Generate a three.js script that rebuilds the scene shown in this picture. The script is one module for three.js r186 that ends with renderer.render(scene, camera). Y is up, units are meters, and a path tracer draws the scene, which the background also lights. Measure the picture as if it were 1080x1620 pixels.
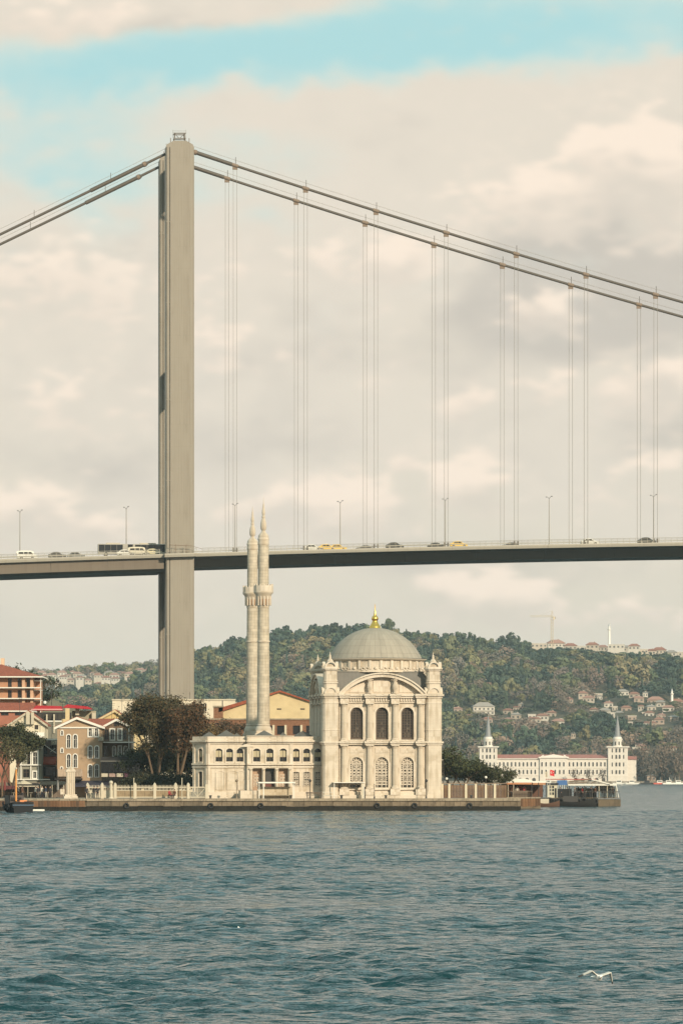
import * as THREE from 'three';
import { mergeGeometries, mergeVertices } from 'three/addons/utils/BufferGeometryUtils.js';
import { RoundedBoxGeometry } from 'three/addons/geometries/RoundedBoxGeometry.js';
import { MarchingCubes } from 'three/addons/objects/MarchingCubes.js';
import { createNoise2D, createNoise3D } from 'simplex-noise';

// ---------- random numbers, colours ----------
function rng(seed) { let a = seed >>> 0; return () => { a = (a + 0x6d2b79f5) | 0; let t = Math.imul(a ^ (a >>> 15), 1 | a); t = (t + Math.imul(t ^ (t >>> 7), 61 | t)) ^ t; return ((t ^ (t >>> 14)) >>> 0) / 4294967296; }; }
const n3 = createNoise3D(rng(11)), n2 = createNoise2D(rng(12));
const lin = (v) => { v /= 255; return v <= 0.04045 ? v / 12.92 : ((v + 0.055) / 1.055) ** 2.4; };
const L = (r, g, b) => [lin(r), lin(g), lin(b)];
const clamp = (x, a = 0, b = 1) => Math.min(b, Math.max(a, x));
const sm = (x, a, b) => { const t = clamp((x - a) / (b - a)); return t * t * (3 - 2 * t); };
const mix = (a, b, t) => a + (b - a) * t;
const mix3 = (a, b, t) => [mix(a[0], b[0], t), mix(a[1], b[1], t), mix(a[2], b[2], t)];

// ---------- camera: level, on a boat five metres above the strait, long lens with a vertical shift ----------
const F = 8300, HORIZON = 1228, EYE = 5;             // focal length and horizon row for a frame of 1080 x 1620
const scene = new THREE.Scene();
const camera = new THREE.PerspectiveCamera(2 * Math.atan(810 / F) * 180 / Math.PI, 1080 / 1620, 1, 40000);
camera.position.set(0, EYE, 0);
camera.lookAt(0, EYE, -100);
camera.setViewOffset(1080, 1620, 0, 810 - HORIZON, 1080, 1620);
const renderer = new THREE.WebGLRenderer({ antialias: true });
renderer.toneMapping = THREE.LinearToneMapping;
renderer.toneMappingExposure = 1.0;
renderer.shadowMap.enabled = true;

// ---------- sky: broken cream cloud with turquoise gaps ----------
{
  const W = 4096, H = 4096, data = new Float32Array(W * H * 4);
  const blue = L(178, 221, 223), pale = L(212, 228, 220), cream = L(233, 223, 207), low = L(229, 220, 202), grey = L(204, 197, 186), puff = L(255, 238, 219), haze = L(229, 220, 202);
  const fbm = (x, y, z, o, f, gain = 0.5) => { let s = 0, a = 1, t = 0; for (let i = 0; i < o; i++) { s += a * n3(x * f, y * f, z * f); t += a; a *= gain; f *= 2.07; } return s / t; };
  // cloud masses seen in the frame: centre and reach in degrees (right of the camera axis, above the horizon)
  const D = 1 / F * 180 / Math.PI;
  const at = (px, py, rx, ry, w) => [(px - 540) * D, (HORIZON - py) * D, rx * D, ry * D, w];
  const gaps = [at(790, 56, 500, 84, 1.6), at(330, 108, 360, 52, 1.15), at(60, 200, 220, 110, 0.72), at(420, 235, 130, 44, 0.62), at(150, 300, 190, 60, 0.6), at(430, 345, 50, 20, 0.45), at(120, 10, 330, 45, -1.6), at(330, 5, 180, 26, -1.2), at(1070, 125, 140, 36, -0.8), at(560, 170, 260, 45, -0.7), at(820, 180, 300, 60, -0.6)];
  const puffs = [at(1015, 275, 95, 80, 1.7), at(960, 250, 50, 40, 0.6), at(845, 325, 110, 55, 0.85), at(865, 495, 65, 34, 1.1), at(1035, 610, 72, 48, 1.15), at(640, 735, 28, 18, 0.8), at(742, 640, 34, 26, 0.75), at(745, 770, 72, 48, 1.2), at(560, 815, 80, 52, 1.2), at(430, 800, 70, 32, 0.9), at(40, 810, 80, 42, 1.0), at(165, 835, 60, 28, 0.9), at(785, 948, 90, 40, 1.35), at(690, 930, 45, 16, 0.7), at(630, 410, 60, 34, 0.65), at(120, 640, 70, 50, 0.5), at(110, 450, 200, 80, 0.6), at(520, 420, 120, 50, 0.35), at(350, 560, 160, 50, 0.35), at(880, 620, 90, 40, 0.35), at(240, 640, 60, 40, 0.3), at(1040, 760, 90, 50, 0.5), at(1000, 970, 90, 26, 0.6), at(60, 30, 230, 30, 0.5)];
  const greys = [at(960, 430, 180, 80, 1.0), at(770, 500, 70, 40, 0.9), at(960, 545, 110, 40, 0.7), at(1060, 690, 90, 40, 0.7), at(660, 560, 300, 60, 0.45), at(170, 740, 160, 40, 0.5), at(640, 880, 90, 30, 0.4), at(480, 700, 160, 50, 0.35), at(880, 900, 300, 30, 0.35), at(350, 60, 200, 16, 0.7), at(1060, 470, 70, 60, 0.7), at(860, 395, 90, 40, 0.5)];
  const field = (list, a, e) => { let s = 0; for (const [x, y, rx, ry, w] of list) { const dx = (a - x) / rx, dy = (e - y) / ry, q = dx * dx + dy * dy; if (q < 9) s += w * Math.exp(-q); } return s; };
  for (let row = 0; row < H; row++) {
    const up = ((row + 0.5) / H - 0.5) * Math.PI, e = up * 180 / Math.PI, y = Math.sin(up), c = Math.cos(up);
    for (let col = 0; col < W; col++) {
      const o = (row * W + col) * 4;
      if (row < H / 2) { data[o] = low[0]; data[o + 1] = low[1]; data[o + 2] = low[2]; data[o + 3] = 1; continue; }
      const ph = ((col + 0.5) / W - 0.5) * 2 * Math.PI, x = c * Math.cos(ph), z = c * Math.sin(ph);
      let a = (ph + Math.PI / 2) * 180 / Math.PI; if (a > 180) a -= 360;
      const near = Math.abs(a) < 20 && e < 24, k = e > 30 ? 0.35 : 1, ys = y * (e > 30 ? 1.6 : near ? 1.35 : 2.0);
      const big = fbm(x, ys, z, near ? 3 : 2, 9 * k), f1 = fbm(x, ys, z, near ? 6 : 3, 30 * k, 0.6), f2 = fbm(x + 3.1, ys, z - 1.7, near ? 6 : 3, 44 * k, 0.64), bil = near ? 1 - 2 * Math.abs(fbm(x - 2, ys * 1.1, z + 4, 4, 60, 0.6)) * 1.6 : f2;
      const wx = a + 0.24 * f1 + 0.16 * f2, we = e + 0.2 * f2 + 0.08 * f1;
      const inFrame = sm(7 - Math.abs(a), 0, 2.5) * sm(12.5 - e, 0, 3);
      // open sky: the share of blue grows with height, as it does at the top of the frame
      const g = (1 - inFrame) * (0.25 + 1.0 * big + 1.5 * sm(e, 8.6, 14)) + inFrame * field(gaps, wx, we) + 0.42 * f1 + 0.2 * f2 + 0.14 * bil * inFrame - 0.08;
      const gap = sm(g, 0.0, 1.05);
      const p = (1 - inFrame) * (0.15 + 0.9 * fbm(x + 5, ys, z + 2, 2, 12 * k)) + inFrame * field(puffs, wx, we) + 0.4 * f2 + 0.42 * (bil - 0.5) * inFrame;
      const pf = 0.35 * sm(p, 0.05, 0.5) + 0.65 * sm(p, 0.33, 0.47), lift = inFrame > 0 ? field(puffs, wx, we - 0.16) - field(puffs, wx, we + 0.16) : 0, lump = clamp(0.45 + 0.4 * bil + 0.75 * lift);
      const gr = sm((1 - inFrame) * (0.2 + big) + inFrame * (0.06 + field(greys, wx, we)) + 0.42 * f1 - 0.3 * f2, 0.05, 0.95);
      let col3 = mix3(low, cream, sm(e + 2.2 * big + 1.2 * f1, 1.5, 4.5));
      col3 = mix3(col3, grey, 0.85 * gr);
      col3 = mix3(col3, mix3(grey, puff, 0.35 + 0.65 * lump), pf * (0.5 + 0.5 * lump));
      col3 = mix3(col3, mix3(pale, blue, sm(g, 0.4, 1.45)), gap * (1 - 0.75 * pf) * sm(e, 3.4, 5.6));
      col3 = mix3(haze, col3, 0.55 + 0.45 * sm(e, 0, 1.6));
      data[o] = col3[0]; data[o + 1] = col3[1]; data[o + 2] = col3[2]; data[o + 3] = 1;
    }
  }
  const t = new THREE.DataTexture(data, W, H, THREE.RGBAFormat, THREE.FloatType);
  t.mapping = THREE.EquirectangularReflectionMapping; t.magFilter = THREE.LinearFilter; t.needsUpdate = true;
  scene.background = t; scene.environment = t;
}

// ---------- sun: low, behind the camera and to its right ----------
const SUN_ELEVATION = 23, SUN_AZIMUTH = 30;
const sun = new THREE.DirectionalLight(new THREE.Color(1.0, 0.855, 0.645), 4.9);
{
  const e = SUN_ELEVATION * Math.PI / 180, a = SUN_AZIMUTH * Math.PI / 180, d = new THREE.Vector3(Math.cos(e) * Math.sin(a), Math.sin(e), Math.cos(e) * Math.cos(a));
  sun.target.position.set(0, 20, -1000); sun.position.copy(sun.target.position).addScaledVector(d, 3000);
  sun.castShadow = true; sun.shadow.mapSize.set(4096, 4096); sun.shadow.radius = 3;
  Object.assign(sun.shadow.camera, { left: -400, right: 400, top: 300, bottom: -300, near: 10, far: 8000 });
  sun.name = 'sun'; scene.add(sun, sun.target);
}
scene.fog = new THREE.FogExp2(new THREE.Color(0.70, 0.87, 0.97), 0.000043);

// ---------- helpers ----------
const X = (px, Z) => (px - 540) * Z / F, Y = (py, Z) => EYE + (HORIZON - py) * Z / F;   // where a sight line meets the distance Z
const GROUND = 1.78;                                                                    // quay level above the water
const taken = new Map();
function numbered(n) { const k = taken.get(n) ?? 0; taken.set(n, k + 1); return k ? n + '_' + String(k).padStart(3, '0') : n; }
function tag(o, label, category, group, kind) { if (label) o.userData.label = label; if (category) o.userData.category = category; if (group) o.userData.group = group; if (kind) o.userData.kind = kind; return o; }
function thing(name, label, category, { p = [0, 0, 0], ry = 0, group } = {}) {
  const g = new THREE.Group(); g.name = numbered(name); g.position.set(...p); g.rotation.y = ry; scene.add(g); return tag(g, label, category, group);
}
let TF = null;                                       // set while the parts of a turned side are built
// every mesh is given in the frame of its thing, also when it is a sub-part
function M(parent, name, geo, mat, { p, r, s, kind } = {}) {
  const m = new THREE.Mesh(geo, mat); m.name = name; m.castShadow = m.receiveShadow = true;
  if (p) m.position.set(...p); if (r) m.rotation.set(...r); if (s) m.scale.set(...s);
  m.updateMatrix();
  if (TF && parent !== scene) m.applyMatrix4(TF);
  if (parent.isMesh) { parent.updateMatrix(); m.applyMatrix4(parent.matrix.clone().invert()); }
  if (kind) m.userData.kind = kind;
  parent.add(m); return m;
}
function top(name, geo, mat, label, category, opt = {}) { const m = M(scene, numbered(name), geo, mat, opt); return tag(m, label, category, opt.group, opt.kind); }
function structure(name, geo, mat, opt = {}) { const m = M(scene, numbered(name), geo, mat, opt); m.userData.kind = 'structure'; return m; }

// uv in metres from the position, by the way the face points
function uvm(g) {
  const p = g.attributes.position, n = g.attributes.normal, uv = new Float32Array(p.count * 2);
  for (let i = 0; i < p.count; i++) {
    const ax = Math.abs(n.getX(i)), ay = Math.abs(n.getY(i)), az = Math.abs(n.getZ(i));
    if (ay > 0.75) { uv[2 * i] = p.getX(i); uv[2 * i + 1] = p.getZ(i); } else if (ax > az) { uv[2 * i] = p.getZ(i); uv[2 * i + 1] = p.getY(i); } else { uv[2 * i] = p.getX(i); uv[2 * i + 1] = p.getY(i); }
  }
  g.setAttribute('uv', new THREE.BufferAttribute(uv, 2)); return g;
}
const cache = new Map(), cached = (k, f) => { if (!cache.has(k)) cache.set(k, f()); return cache.get(k); };
const boxG = (w, h, d) => cached('b' + [w, h, d].map((x) => x.toFixed(3)), () => uvm(new THREE.BoxGeometry(w, h, d)));
const bx = (parent, name, mat, x0, x1, y0, y1, z0, z1, o = {}) => M(parent, name, boxG(Math.abs(x1 - x0), Math.abs(y1 - y0), Math.abs(z1 - z0)), mat, { p: [(x0 + x1) / 2, (y0 + y1) / 2, (z0 + z1) / 2], ...o });
function boxAt(x0, x1, y0, y1, z0, z1) { const g = new THREE.BoxGeometry(x1 - x0, y1 - y0, z1 - z0); g.translate((x0 + x1) / 2, (y0 + y1) / 2, (z0 + z1) / 2); return g; }
function merged(list) { const g = mergeGeometries(list.map((x) => { const q = x.index ? x.toNonIndexed() : x.clone(); for (const k of Object.keys(q.attributes)) if (!['position', 'normal', 'uv'].includes(k)) q.deleteAttribute(k); if (!q.attributes.uv) q.setAttribute('uv', new THREE.BufferAttribute(new Float32Array(q.attributes.position.count * 2), 2)); return q; })); return g; }
function bar(a, b, r, seg = 6, r2 = r) { const A = new THREE.Vector3(...a), B = new THREE.Vector3(...b), d = B.clone().sub(A), l = d.length(), g = new THREE.CylinderGeometry(r2, r, l, seg, 1); g.translate(0, l / 2, 0); g.applyQuaternion(new THREE.Quaternion().setFromUnitVectors(new THREE.Vector3(0, 1, 0), d.normalize())); g.translate(A.x, A.y, A.z); return g; }
const lathe = (pts, seg = 24) => new THREE.LatheGeometry(pts.map(([r, y]) => new THREE.Vector2(Math.max(r, 0.001), y)), seg);
const poly = (pts) => { const s = new THREE.Shape(); pts.forEach(([x, y], i) => (i ? s.lineTo(x, y) : s.moveTo(x, y))); s.closePath(); return s; };
const ext = (shape, depth, z0 = 0, o = {}) => { const g = new THREE.ExtrudeGeometry(shape, { depth, bevelEnabled: false, curveSegments: 14, ...o }); g.translate(0, 0, z0); return uvm(g); };
const rectPath = (x0, x1, y0, y1) => { const p = new THREE.Path(); p.moveTo(x0, y0); p.lineTo(x0, y1); p.lineTo(x1, y1); p.lineTo(x1, y0); p.closePath(); return p; };
// round-headed opening; rise = height of the head (w / 2 for a half circle)
function archOn(p, cx, y0, y1, w, rise = w / 2) { const s = y1 - rise, R = (w * w / 4 + rise * rise) / (2 * rise), cy = y1 - R, a = Math.asin(clamp(w / 2 / R, -1, 1)); p.moveTo(cx - w / 2, y0); p.lineTo(cx + w / 2, y0); p.lineTo(cx + w / 2, s); p.absarc(cx, cy, R, Math.PI / 2 - a, Math.PI / 2 + a, false); p.lineTo(cx - w / 2, y0); return p; }
const archPath = (...a) => archOn(new THREE.Path(), ...a), archShape = (...a) => archOn(new THREE.Shape(), ...a);
function wallG(x0, x1, y0, y1, holes, depth, z0) { const s = poly([[x0, y0], [x1, y0], [x1, y1], [x0, y1]]); s.holes.push(...holes); return ext(s, depth, z0); }
function archFrameG(cx, y0, y1, w, t, depth, z0, rise) { const s = archShape(cx, y0 - t * 0.6, y1 + t, w + 2 * t, (rise ?? w / 2) + t * 0.7); s.holes.push(archPath(cx, y0, y1, w, rise)); return ext(s, depth, z0); }
function segmentShape(c, rise, y0, drop = 0) { const R = (c * c + rise * rise) / (2 * rise), a = Math.asin(c / R), s = new THREE.Shape(); s.moveTo(-c, y0 - drop); s.lineTo(c, y0 - drop); if (drop) s.lineTo(c, y0); s.absarc(0, y0 + rise - R, R, Math.PI / 2 - a, Math.PI / 2 + a, false); s.closePath(); return s; }

// ---------- computed textures: multipliers of the base colour, tileable ----------
function tileNoise(seed, per) { const r = rng(seed), g = new Float32Array(per * per).map(() => r()); return (u, v) => { const x = u * per, y = v * per, xi = Math.floor(x), yi = Math.floor(y), fx = x - xi, fy = y - yi, sx = fx * fx * (3 - 2 * fx), sy = fy * fy * (3 - 2 * fy), q = (i, j) => g[((j % per) + per) % per * per + ((i % per) + per) % per]; return mix(mix(q(xi, yi), q(xi + 1, yi), sx), mix(q(xi, yi + 1), q(xi + 1, yi + 1), sx), sy); }; }
function tileFbm(seed, per, oct) { const l = Array.from({ length: oct }, (_, i) => tileNoise(seed + i * 17, per * 2 ** i)); return (u, v) => { let s = 0, a = 0.5, t = 0; for (const f of l) { s += a * f(u, v); t += a; a *= 0.55; } return s / t; }; }
function tex(size, f, metres) {
  const d = new Uint8Array(size * size * 4);
  for (let j = 0; j < size; j++) for (let i = 0; i < size; i++) { const c = f((i + 0.5) / size, (j + 0.5) / size), o = (j * size + i) * 4; d[o] = 255 * clamp(c[0]); d[o + 1] = 255 * clamp(c[1]); d[o + 2] = 255 * clamp(c[2]); d[o + 3] = 255; }
  const t = new THREE.DataTexture(d, size, size); t.magFilter = THREE.LinearFilter; t.minFilter = THREE.LinearMipmapLinearFilter; t.generateMipmaps = true; t.wrapS = t.wrapT = THREE.RepeatWrapping; t.repeat.set(1 / metres[0], 1 / metres[1]); t.needsUpdate = true; return t;
}
const grain = tileFbm(1, 8, 6), patch = tileFbm(2, 4, 4), fine = tileFbm(3, 48, 3), streakA = tileNoise(4, 64), streakB = tileNoise(5, 5), blot = tileFbm(6, 6, 5);
const marbleT = tex(512, (u, v) => { const s = streakA(u, v * 0.05) * 0.6 + streakA(u * 0.5 + 0.3, v * 0.04) * 0.4, st = sm(s * 0.75 + 0.5 * streakB(u, v) - 0.15, 0.45, 0.95), b = sm(blot(u, v), 0.52, 0.75), jr = Math.floor(v * 15), jq = u * 8 + (jr % 2) * 0.5, jh = ((Math.sin(jr * 11.3 + (Math.floor(jq) % 8) * 57.1) * 7351.7) % 1 + 1) % 1, jt = (v * 15 - jr) < 0.07 || (jq - Math.floor(jq)) < 0.03 ? 0.9 : 0.965 + 0.06 * jh, k = (0.95 + 0.2 * (grain(u, v) - 0.5) - 0.27 * st - 0.14 * b) * jt; return [k + 0.01, k - 0.035 * st - 0.02 * b, k - 0.1 * st - 0.06 * b]; }, [9, 9]);
const ashlarT = tex(512, (u, v) => { const rows = 16, r = Math.floor(v * rows), q = u * 8 + (r % 2) * 0.5, b = Math.floor(q), h = ((Math.sin(r * 12.9898 + (b % 8) * 78.233) * 43758.5453) % 1 + 1) % 1, fv = v * rows - r, fu = q - b, j = fv < 0.09 || fu < 0.035 ? 0.72 : 1, st = sm(streakA(u, v * 0.1) * 0.6 + 0.5 * streakB(u, v), 0.5, 0.95), k = (0.8 + 0.2 * h + 0.2 * (grain(u, v) - 0.5)) * j * (1 - 0.16 * st); return [k, k * (1 - 0.03 * st), k * (1 - 0.08 * st)]; }, [7, 7]);
const plasterT = tex(256, (u, v) => { const k = 0.9 + 0.22 * (grain(u, v) - 0.5) + 0.1 * (patch(u, v) - 0.5); return [k, k, k * 0.99]; }, [6, 6]);
const steelT = tex(512, (u, v) => { const s = sm(streakA(u, v * 0.06) * 0.7 + 0.45 * streakB(u, v), 0.55, 1.0), k = 0.93 - 0.1 * s + 0.1 * (patch(u, v) - 0.5) + 0.04 * (grain(u, v) - 0.5), j = (v * 4) % 1 < 0.012 || (u * 2) % 1 < 0.01 ? 0.93 : 1; return [k * j, k * j * (1 - 0.02 * s), k * j * (1 - 0.05 * s)]; }, [8, 22]);
const concreteT = tex(512, (u, v) => { const b = sm(blot(u, v), 0.45, 0.72), s = sm(streakA(u, v * 0.1) * 0.7 + 0.4 * streakB(u, v), 0.5, 0.9), k = 0.85 + 0.35 * (grain(u, v) - 0.5) - 0.22 * b - 0.25 * s; return [k, k * (1 - 0.04 * b), k * (1 - 0.12 * b)]; }, [7, 7]);
const tileT = tex(256, (u, v) => { const r = Math.floor(v * 20), q = u * 24 + (r % 2) * 0.5, b = Math.floor(q), h = ((Math.sin(r * 27.17 + b * 61.7) * 9731.33) % 1 + 1) % 1, k = (0.72 + 0.3 * h + 0.2 * (grain(u, v) - 0.5)) * ((v * 20 - r) < 0.2 ? 0.75 : 1); return [k, k * (0.94 + 0.08 * h), k * (0.9 + 0.12 * patch(u, v))]; }, [6, 6]);
const tileB = tex(256, (u, v) => { const w = 0.5 + 0.5 * Math.cos(u * 24 * 2 * Math.PI), k = 0.5 * w + 0.5 * ((v * 20) % 1); return [k, k, k]; }, [6, 6]);
const leadT = tex(256, (u, v) => { const seam = (u * 10) % 1 < 0.08 ? 0.8 : 1, k = (0.82 + 0.3 * (patch(u, v) - 0.5) + 0.2 * (grain(u, v) - 0.5)) * seam; return [k, k, k * 1.01]; }, [6, 6]);
const domeT = tex(512, (u, v) => { const row = Math.floor(v * 7), a = u * 4, seam = (a % 1 + 1) % 1 < 0.07 ? 0.76 : 1, ring = (v * 7) % 1 < 0.05 ? 0.8 : 1, h = ((Math.sin(row * 17.3 + Math.floor(a) * 41.1) * 4373.3) % 1 + 1) % 1, k = (0.84 + 0.1 * h + 0.22 * (blot(u, v) - 0.5)) * seam * ring; return [k, k, k]; }, [1 / 12, 1]);
const brickT = tex(512, (u, v) => { const r = Math.floor(v * 32), q = u * 16 + (r % 2) * 0.5, b = Math.floor(q), h = ((Math.sin(r * 7.9 + b * 31.7) * 951.3) % 1 + 1) % 1, m = (v * 32 - r) < 0.16 || (q - b) < 0.07, k = m ? 0.95 : 0.62 + 0.35 * h; return m ? [0.9, 1, 1.1] : [k, k * 0.95, k * 0.92]; }, [4, 4]);
const noiseB = tex(256, (u, v) => { const k = grain(u, v); return [k, k, k]; }, [3, 3]);

const std = (c, rough = 0.8, o = {}) => new THREE.MeshStandardMaterial({ color: new THREE.Color(...c), roughness: rough, metalness: 0, side: THREE.DoubleSide, ...o });
const MAT = {
  marble: std([0.585, 0.505, 0.40], 0.72, { map: marbleT, bumpMap: noiseB, bumpScale: 0.02 }),
  marbleTrim: std([0.615, 0.535, 0.43], 0.65, { map: marbleT }),
  ashlar: std([0.53, 0.455, 0.35], 0.8, { map: ashlarT, bumpMap: ashlarT, bumpScale: 0.02 }),
  redStone: std([0.42, 0.28, 0.185], 0.8, { map: marbleT }),
  lead: std([0.135, 0.122, 0.10], 0.55, { map: leadT }),
  domeLead: std([0.345, 0.305, 0.245], 0.8, { map: domeT, bumpMap: domeT, bumpScale: 0.04 }),
  gold: std([0.80, 0.50, 0.12], 0.28, { metalness: 1 }),
  glassDark: std([0.018, 0.018, 0.018], 0.08, { roughness: 0.1 }),
  glassTint: std([0.05, 0.045, 0.035], 0.1),
  darkWood: std([0.085, 0.055, 0.032], 0.6),
  cream: std([0.56, 0.49, 0.36], 0.7, { map: plasterT }),
  white: std([0.68, 0.65, 0.58], 0.6),
  whitePaint: std([0.52, 0.455, 0.345], 0.55, { map: plasterT }),
  black: std([0.01, 0.0095, 0.009], 0.8),
  charcoal: std([0.022, 0.02, 0.02], 0.85),
  iron: std([0.04, 0.038, 0.035], 0.5),
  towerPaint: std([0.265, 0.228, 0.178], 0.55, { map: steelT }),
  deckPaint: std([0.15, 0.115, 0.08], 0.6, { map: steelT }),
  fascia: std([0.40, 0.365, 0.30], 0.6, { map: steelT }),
  cable: std([0.085, 0.068, 0.052], 0.6),
  hanger: std([0.28, 0.25, 0.21], 0.5),
  rust: std([0.2, 0.145, 0.105], 0.8),
  concrete: std([0.19, 0.145, 0.095], 0.9, { map: concreteT, bumpMap: concreteT, bumpScale: 0.03 }),
  coping: std([0.34, 0.275, 0.195], 0.85, { map: concreteT }),
  algae: std([0.02, 0.017, 0.011], 1, { map: concreteT, bumpMap: concreteT, bumpScale: 0.05 }),
  redTile: std([0.33, 0.085, 0.04], 0.85, { map: tileT, bumpMap: tileB, bumpScale: 0.06 }),
  pinkTile: std([0.38, 0.15, 0.115], 0.85, { map: tileT }),
  brick: std([0.23, 0.11, 0.06], 0.9, { map: brickT }),
  brown: std([0.40, 0.275, 0.175], 0.85, { map: plasterT }),
  yellow: std([0.60, 0.47, 0.27], 0.85, { map: plasterT }),
  asphalt: std([0.06, 0.06, 0.058], 0.95),
  soil: std([0.10, 0.095, 0.055], 1),
  bark: std([0.13, 0.085, 0.05], 0.95, { bumpMap: noiseB, bumpScale: 0.05 }),
  tyre: std([0.015, 0.015, 0.015], 0.8),
  skin: std([0.5, 0.32, 0.22], 0.7),
};
const ord = ['first', 'second', 'third', 'fourth', 'fifth', 'sixth', 'seventh', 'eighth', 'ninth', 'tenth', 'eleventh', 'twelfth', 'thirteenth', 'fourteenth', 'fifteenth', 'sixteenth', 'seventeenth', 'eighteenth', 'nineteenth', 'twentieth', 'twenty-first', 'twenty-second', 'twenty-third', 'twenty-fourth', 'twenty-fifth', 'twenty-sixth', 'twenty-seventh', 'twenty-eighth', 'twenty-ninth', 'thirtieth'];

function normalTex(size, f, metres, depth) {           // relief as a normal map, f in 0..1, depth in metres
  const h = new Float32Array(size * size), d = new Uint8Array(size * size * 4); for (let j = 0; j < size; j++) for (let i = 0; i < size; i++) h[j * size + i] = f((i + 0.5) / size, (j + 0.5) / size) * depth;
  const at = (i, j) => h[((j + size) % size) * size + (i + size) % size];
  for (let j = 0; j < size; j++) for (let i = 0; i < size; i++) { const dx = (at(i + 1, j) - at(i - 1, j)) * size / (2 * metres[0]), dy = (at(i, j + 1) - at(i, j - 1)) * size / (2 * metres[1]), l = 1 / Math.hypot(dx, dy, 1), o = (j * size + i) * 4; d[o] = 127.5 * (1 - dx * l); d[o + 1] = 127.5 * (1 - dy * l); d[o + 2] = 127.5 * (1 + l); d[o + 3] = 255; }
  const t = new THREE.DataTexture(d, size, size); t.magFilter = THREE.LinearFilter; t.wrapS = t.wrapT = THREE.RepeatWrapping; t.repeat.set(1 / metres[0], 1 / metres[1]); t.needsUpdate = true; return t;
}

// ---------- water: real wave relief near the camera, ripples in the material beyond ----------
{
  const r = rng(77), comps = [];
  for (let i = 0; i < 64; i++) {
    const lam = 0.34 * Math.pow(6.5 / 0.34, (i + r() * 0.8) / 64), th = -1.35 + (r() + r() + r() - 1.5) * 1.3, k = 2 * Math.PI / lam;
    comps.push([k * Math.cos(th), k * Math.sin(th), r() * 6.283, 0.0064 * lam * (lam > 2.0 ? Math.pow(2.0 / lam, 1.15) : 1) * (0.6 + 0.8 * r()), lam]);
  }
  const height = (x, z, cut) => {
    const wx = x + 0.3 * n2(x * 0.21, z * 0.21), wz = z + 0.3 * n2(x * 0.23 + 9, z * 0.23);
    let h = 0; for (const [kx, kz, ph, a, lam] of comps) if (lam > cut) { const s = Math.sin(kx * wx + kz * wz + ph); h += a * (s + 0.28 * (2 * s * s - 1)); }
    return h * (0.75 + 0.42 * n2(x * 0.05, z * 0.02) + 0.25 * n2(x * 0.2 + 7, z * 0.09)) + 0.04 * n2(x * 0.09 + 40, z * 0.07);
  };
  const grid = (x0, x1, z0, z1, dx, dz, cut) => {          // z0 > z1 (towards the far shore)
    const nx = Math.round((x1 - x0) / dx), nz = Math.round((z0 - z1) / dz), pos = new Float32Array((nx + 1) * (nz + 1) * 3), idx = new Uint32Array(nx * nz * 6);
    let o = 0; for (let j = 0; j <= nz; j++) for (let i = 0; i <= nx; i++) { const x = x0 + (x1 - x0) * i / nx, z = z0 + (z1 - z0) * j / nz; pos[o++] = x; pos[o++] = height(x, z, cut); pos[o++] = z; }
    o = 0; for (let j = 0; j < nz; j++) for (let i = 0; i < nx; i++) { const a = j * (nx + 1) + i, b = a + 1, c = a + nx + 1, d = c + 1; idx[o++] = a; idx[o++] = b; idx[o++] = c; idx[o++] = b; idx[o++] = d; idx[o++] = c; }
    const g = new THREE.BufferGeometry(); g.setAttribute('position', new THREE.BufferAttribute(pos, 3)); g.setIndex(new THREE.BufferAttribute(idx, 1)); g.computeVertexNormals();
    const uv = new Float32Array(pos.length / 3 * 2); for (let i = 0; i < uv.length / 2; i++) { uv[2 * i] = pos[3 * i]; uv[2 * i + 1] = pos[3 * i + 2]; }
    g.setAttribute('uv', new THREE.BufferAttribute(uv, 2)); return g;
  };
  const flat = (x0, x1, z0, z1) => { const g = new THREE.PlaneGeometry(x1 - x0, z0 - z1); g.rotateX(-Math.PI / 2); g.translate((x0 + x1) / 2, 0, (z0 + z1) / 2); return uvm(g); };
  const rip = tileFbm(91, 9, 5), rip2 = tileNoise(95, 21), ripN = normalTex(512, (u, v) => 0.8 * rip(u, v) + 0.2 * rip2(u, v), [6.1, 4.1], 0.5);
  const water = new THREE.MeshPhysicalMaterial({ color: new THREE.Color(0.005, 0.034, 0.042), roughness: 0.1, ior: 1.33, normalMap: ripN, normalScale: new THREE.Vector2(1, 1), side: THREE.DoubleSide });
  const N = 17, N2 = 34, Mx = 92;
  const g = mergeGeometries([grid(-N, N, -88, -170, 0.105, 0.115, 0), grid(-N2, N2, -170, -340, 0.22, 0.22, 0.5), grid(-Mx, Mx, -340, -770, 0.62, 0.6, 1.3),
    flat(-6000, -N2, 400, -340), flat(N2, 6000, 400, -340), flat(-N2, N2, 400, -88), flat(-N2, -N, -88, -170), flat(N, N2, -88, -170), flat(-6000, -Mx, -340, -770), flat(Mx, 6000, -340, -770), grid(14, 240, -770, -3233, 2.2, 1.6, 3.4), flat(-6000, 14, -770, -3233), flat(240, 6000, -770, -3233), flat(-6000, 6000, -3233, -7500)]);
  structure('water', g, water);
}

// ---------- the near shore: quay, promenade, ground behind ----------
const MYAW = 7 * Math.PI / 180, QP = [X(424, 764), 0, -764], QYAW = MYAW, QF = 8;        // frame of the quay: x along it, z = QF at its edge
{
  const paving = std([0.36, 0.3, 0.22], 0.95, { map: concreteT });
  structure('promenade_ground', uvm(boxAt(-60, 36, -1.2, GROUND - 0.012, -14, QF - 2.5)), paving, { p: QP, r: [0, QYAW, 0] });
  structure('town_ground', uvm(boxAt(-160, 35, -1.2, GROUND - 0.02, -470, -14)), std([0.26, 0.22, 0.16], 0.95, { map: concreteT }), { p: QP, r: [0, QYAW, 0] });
}
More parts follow.
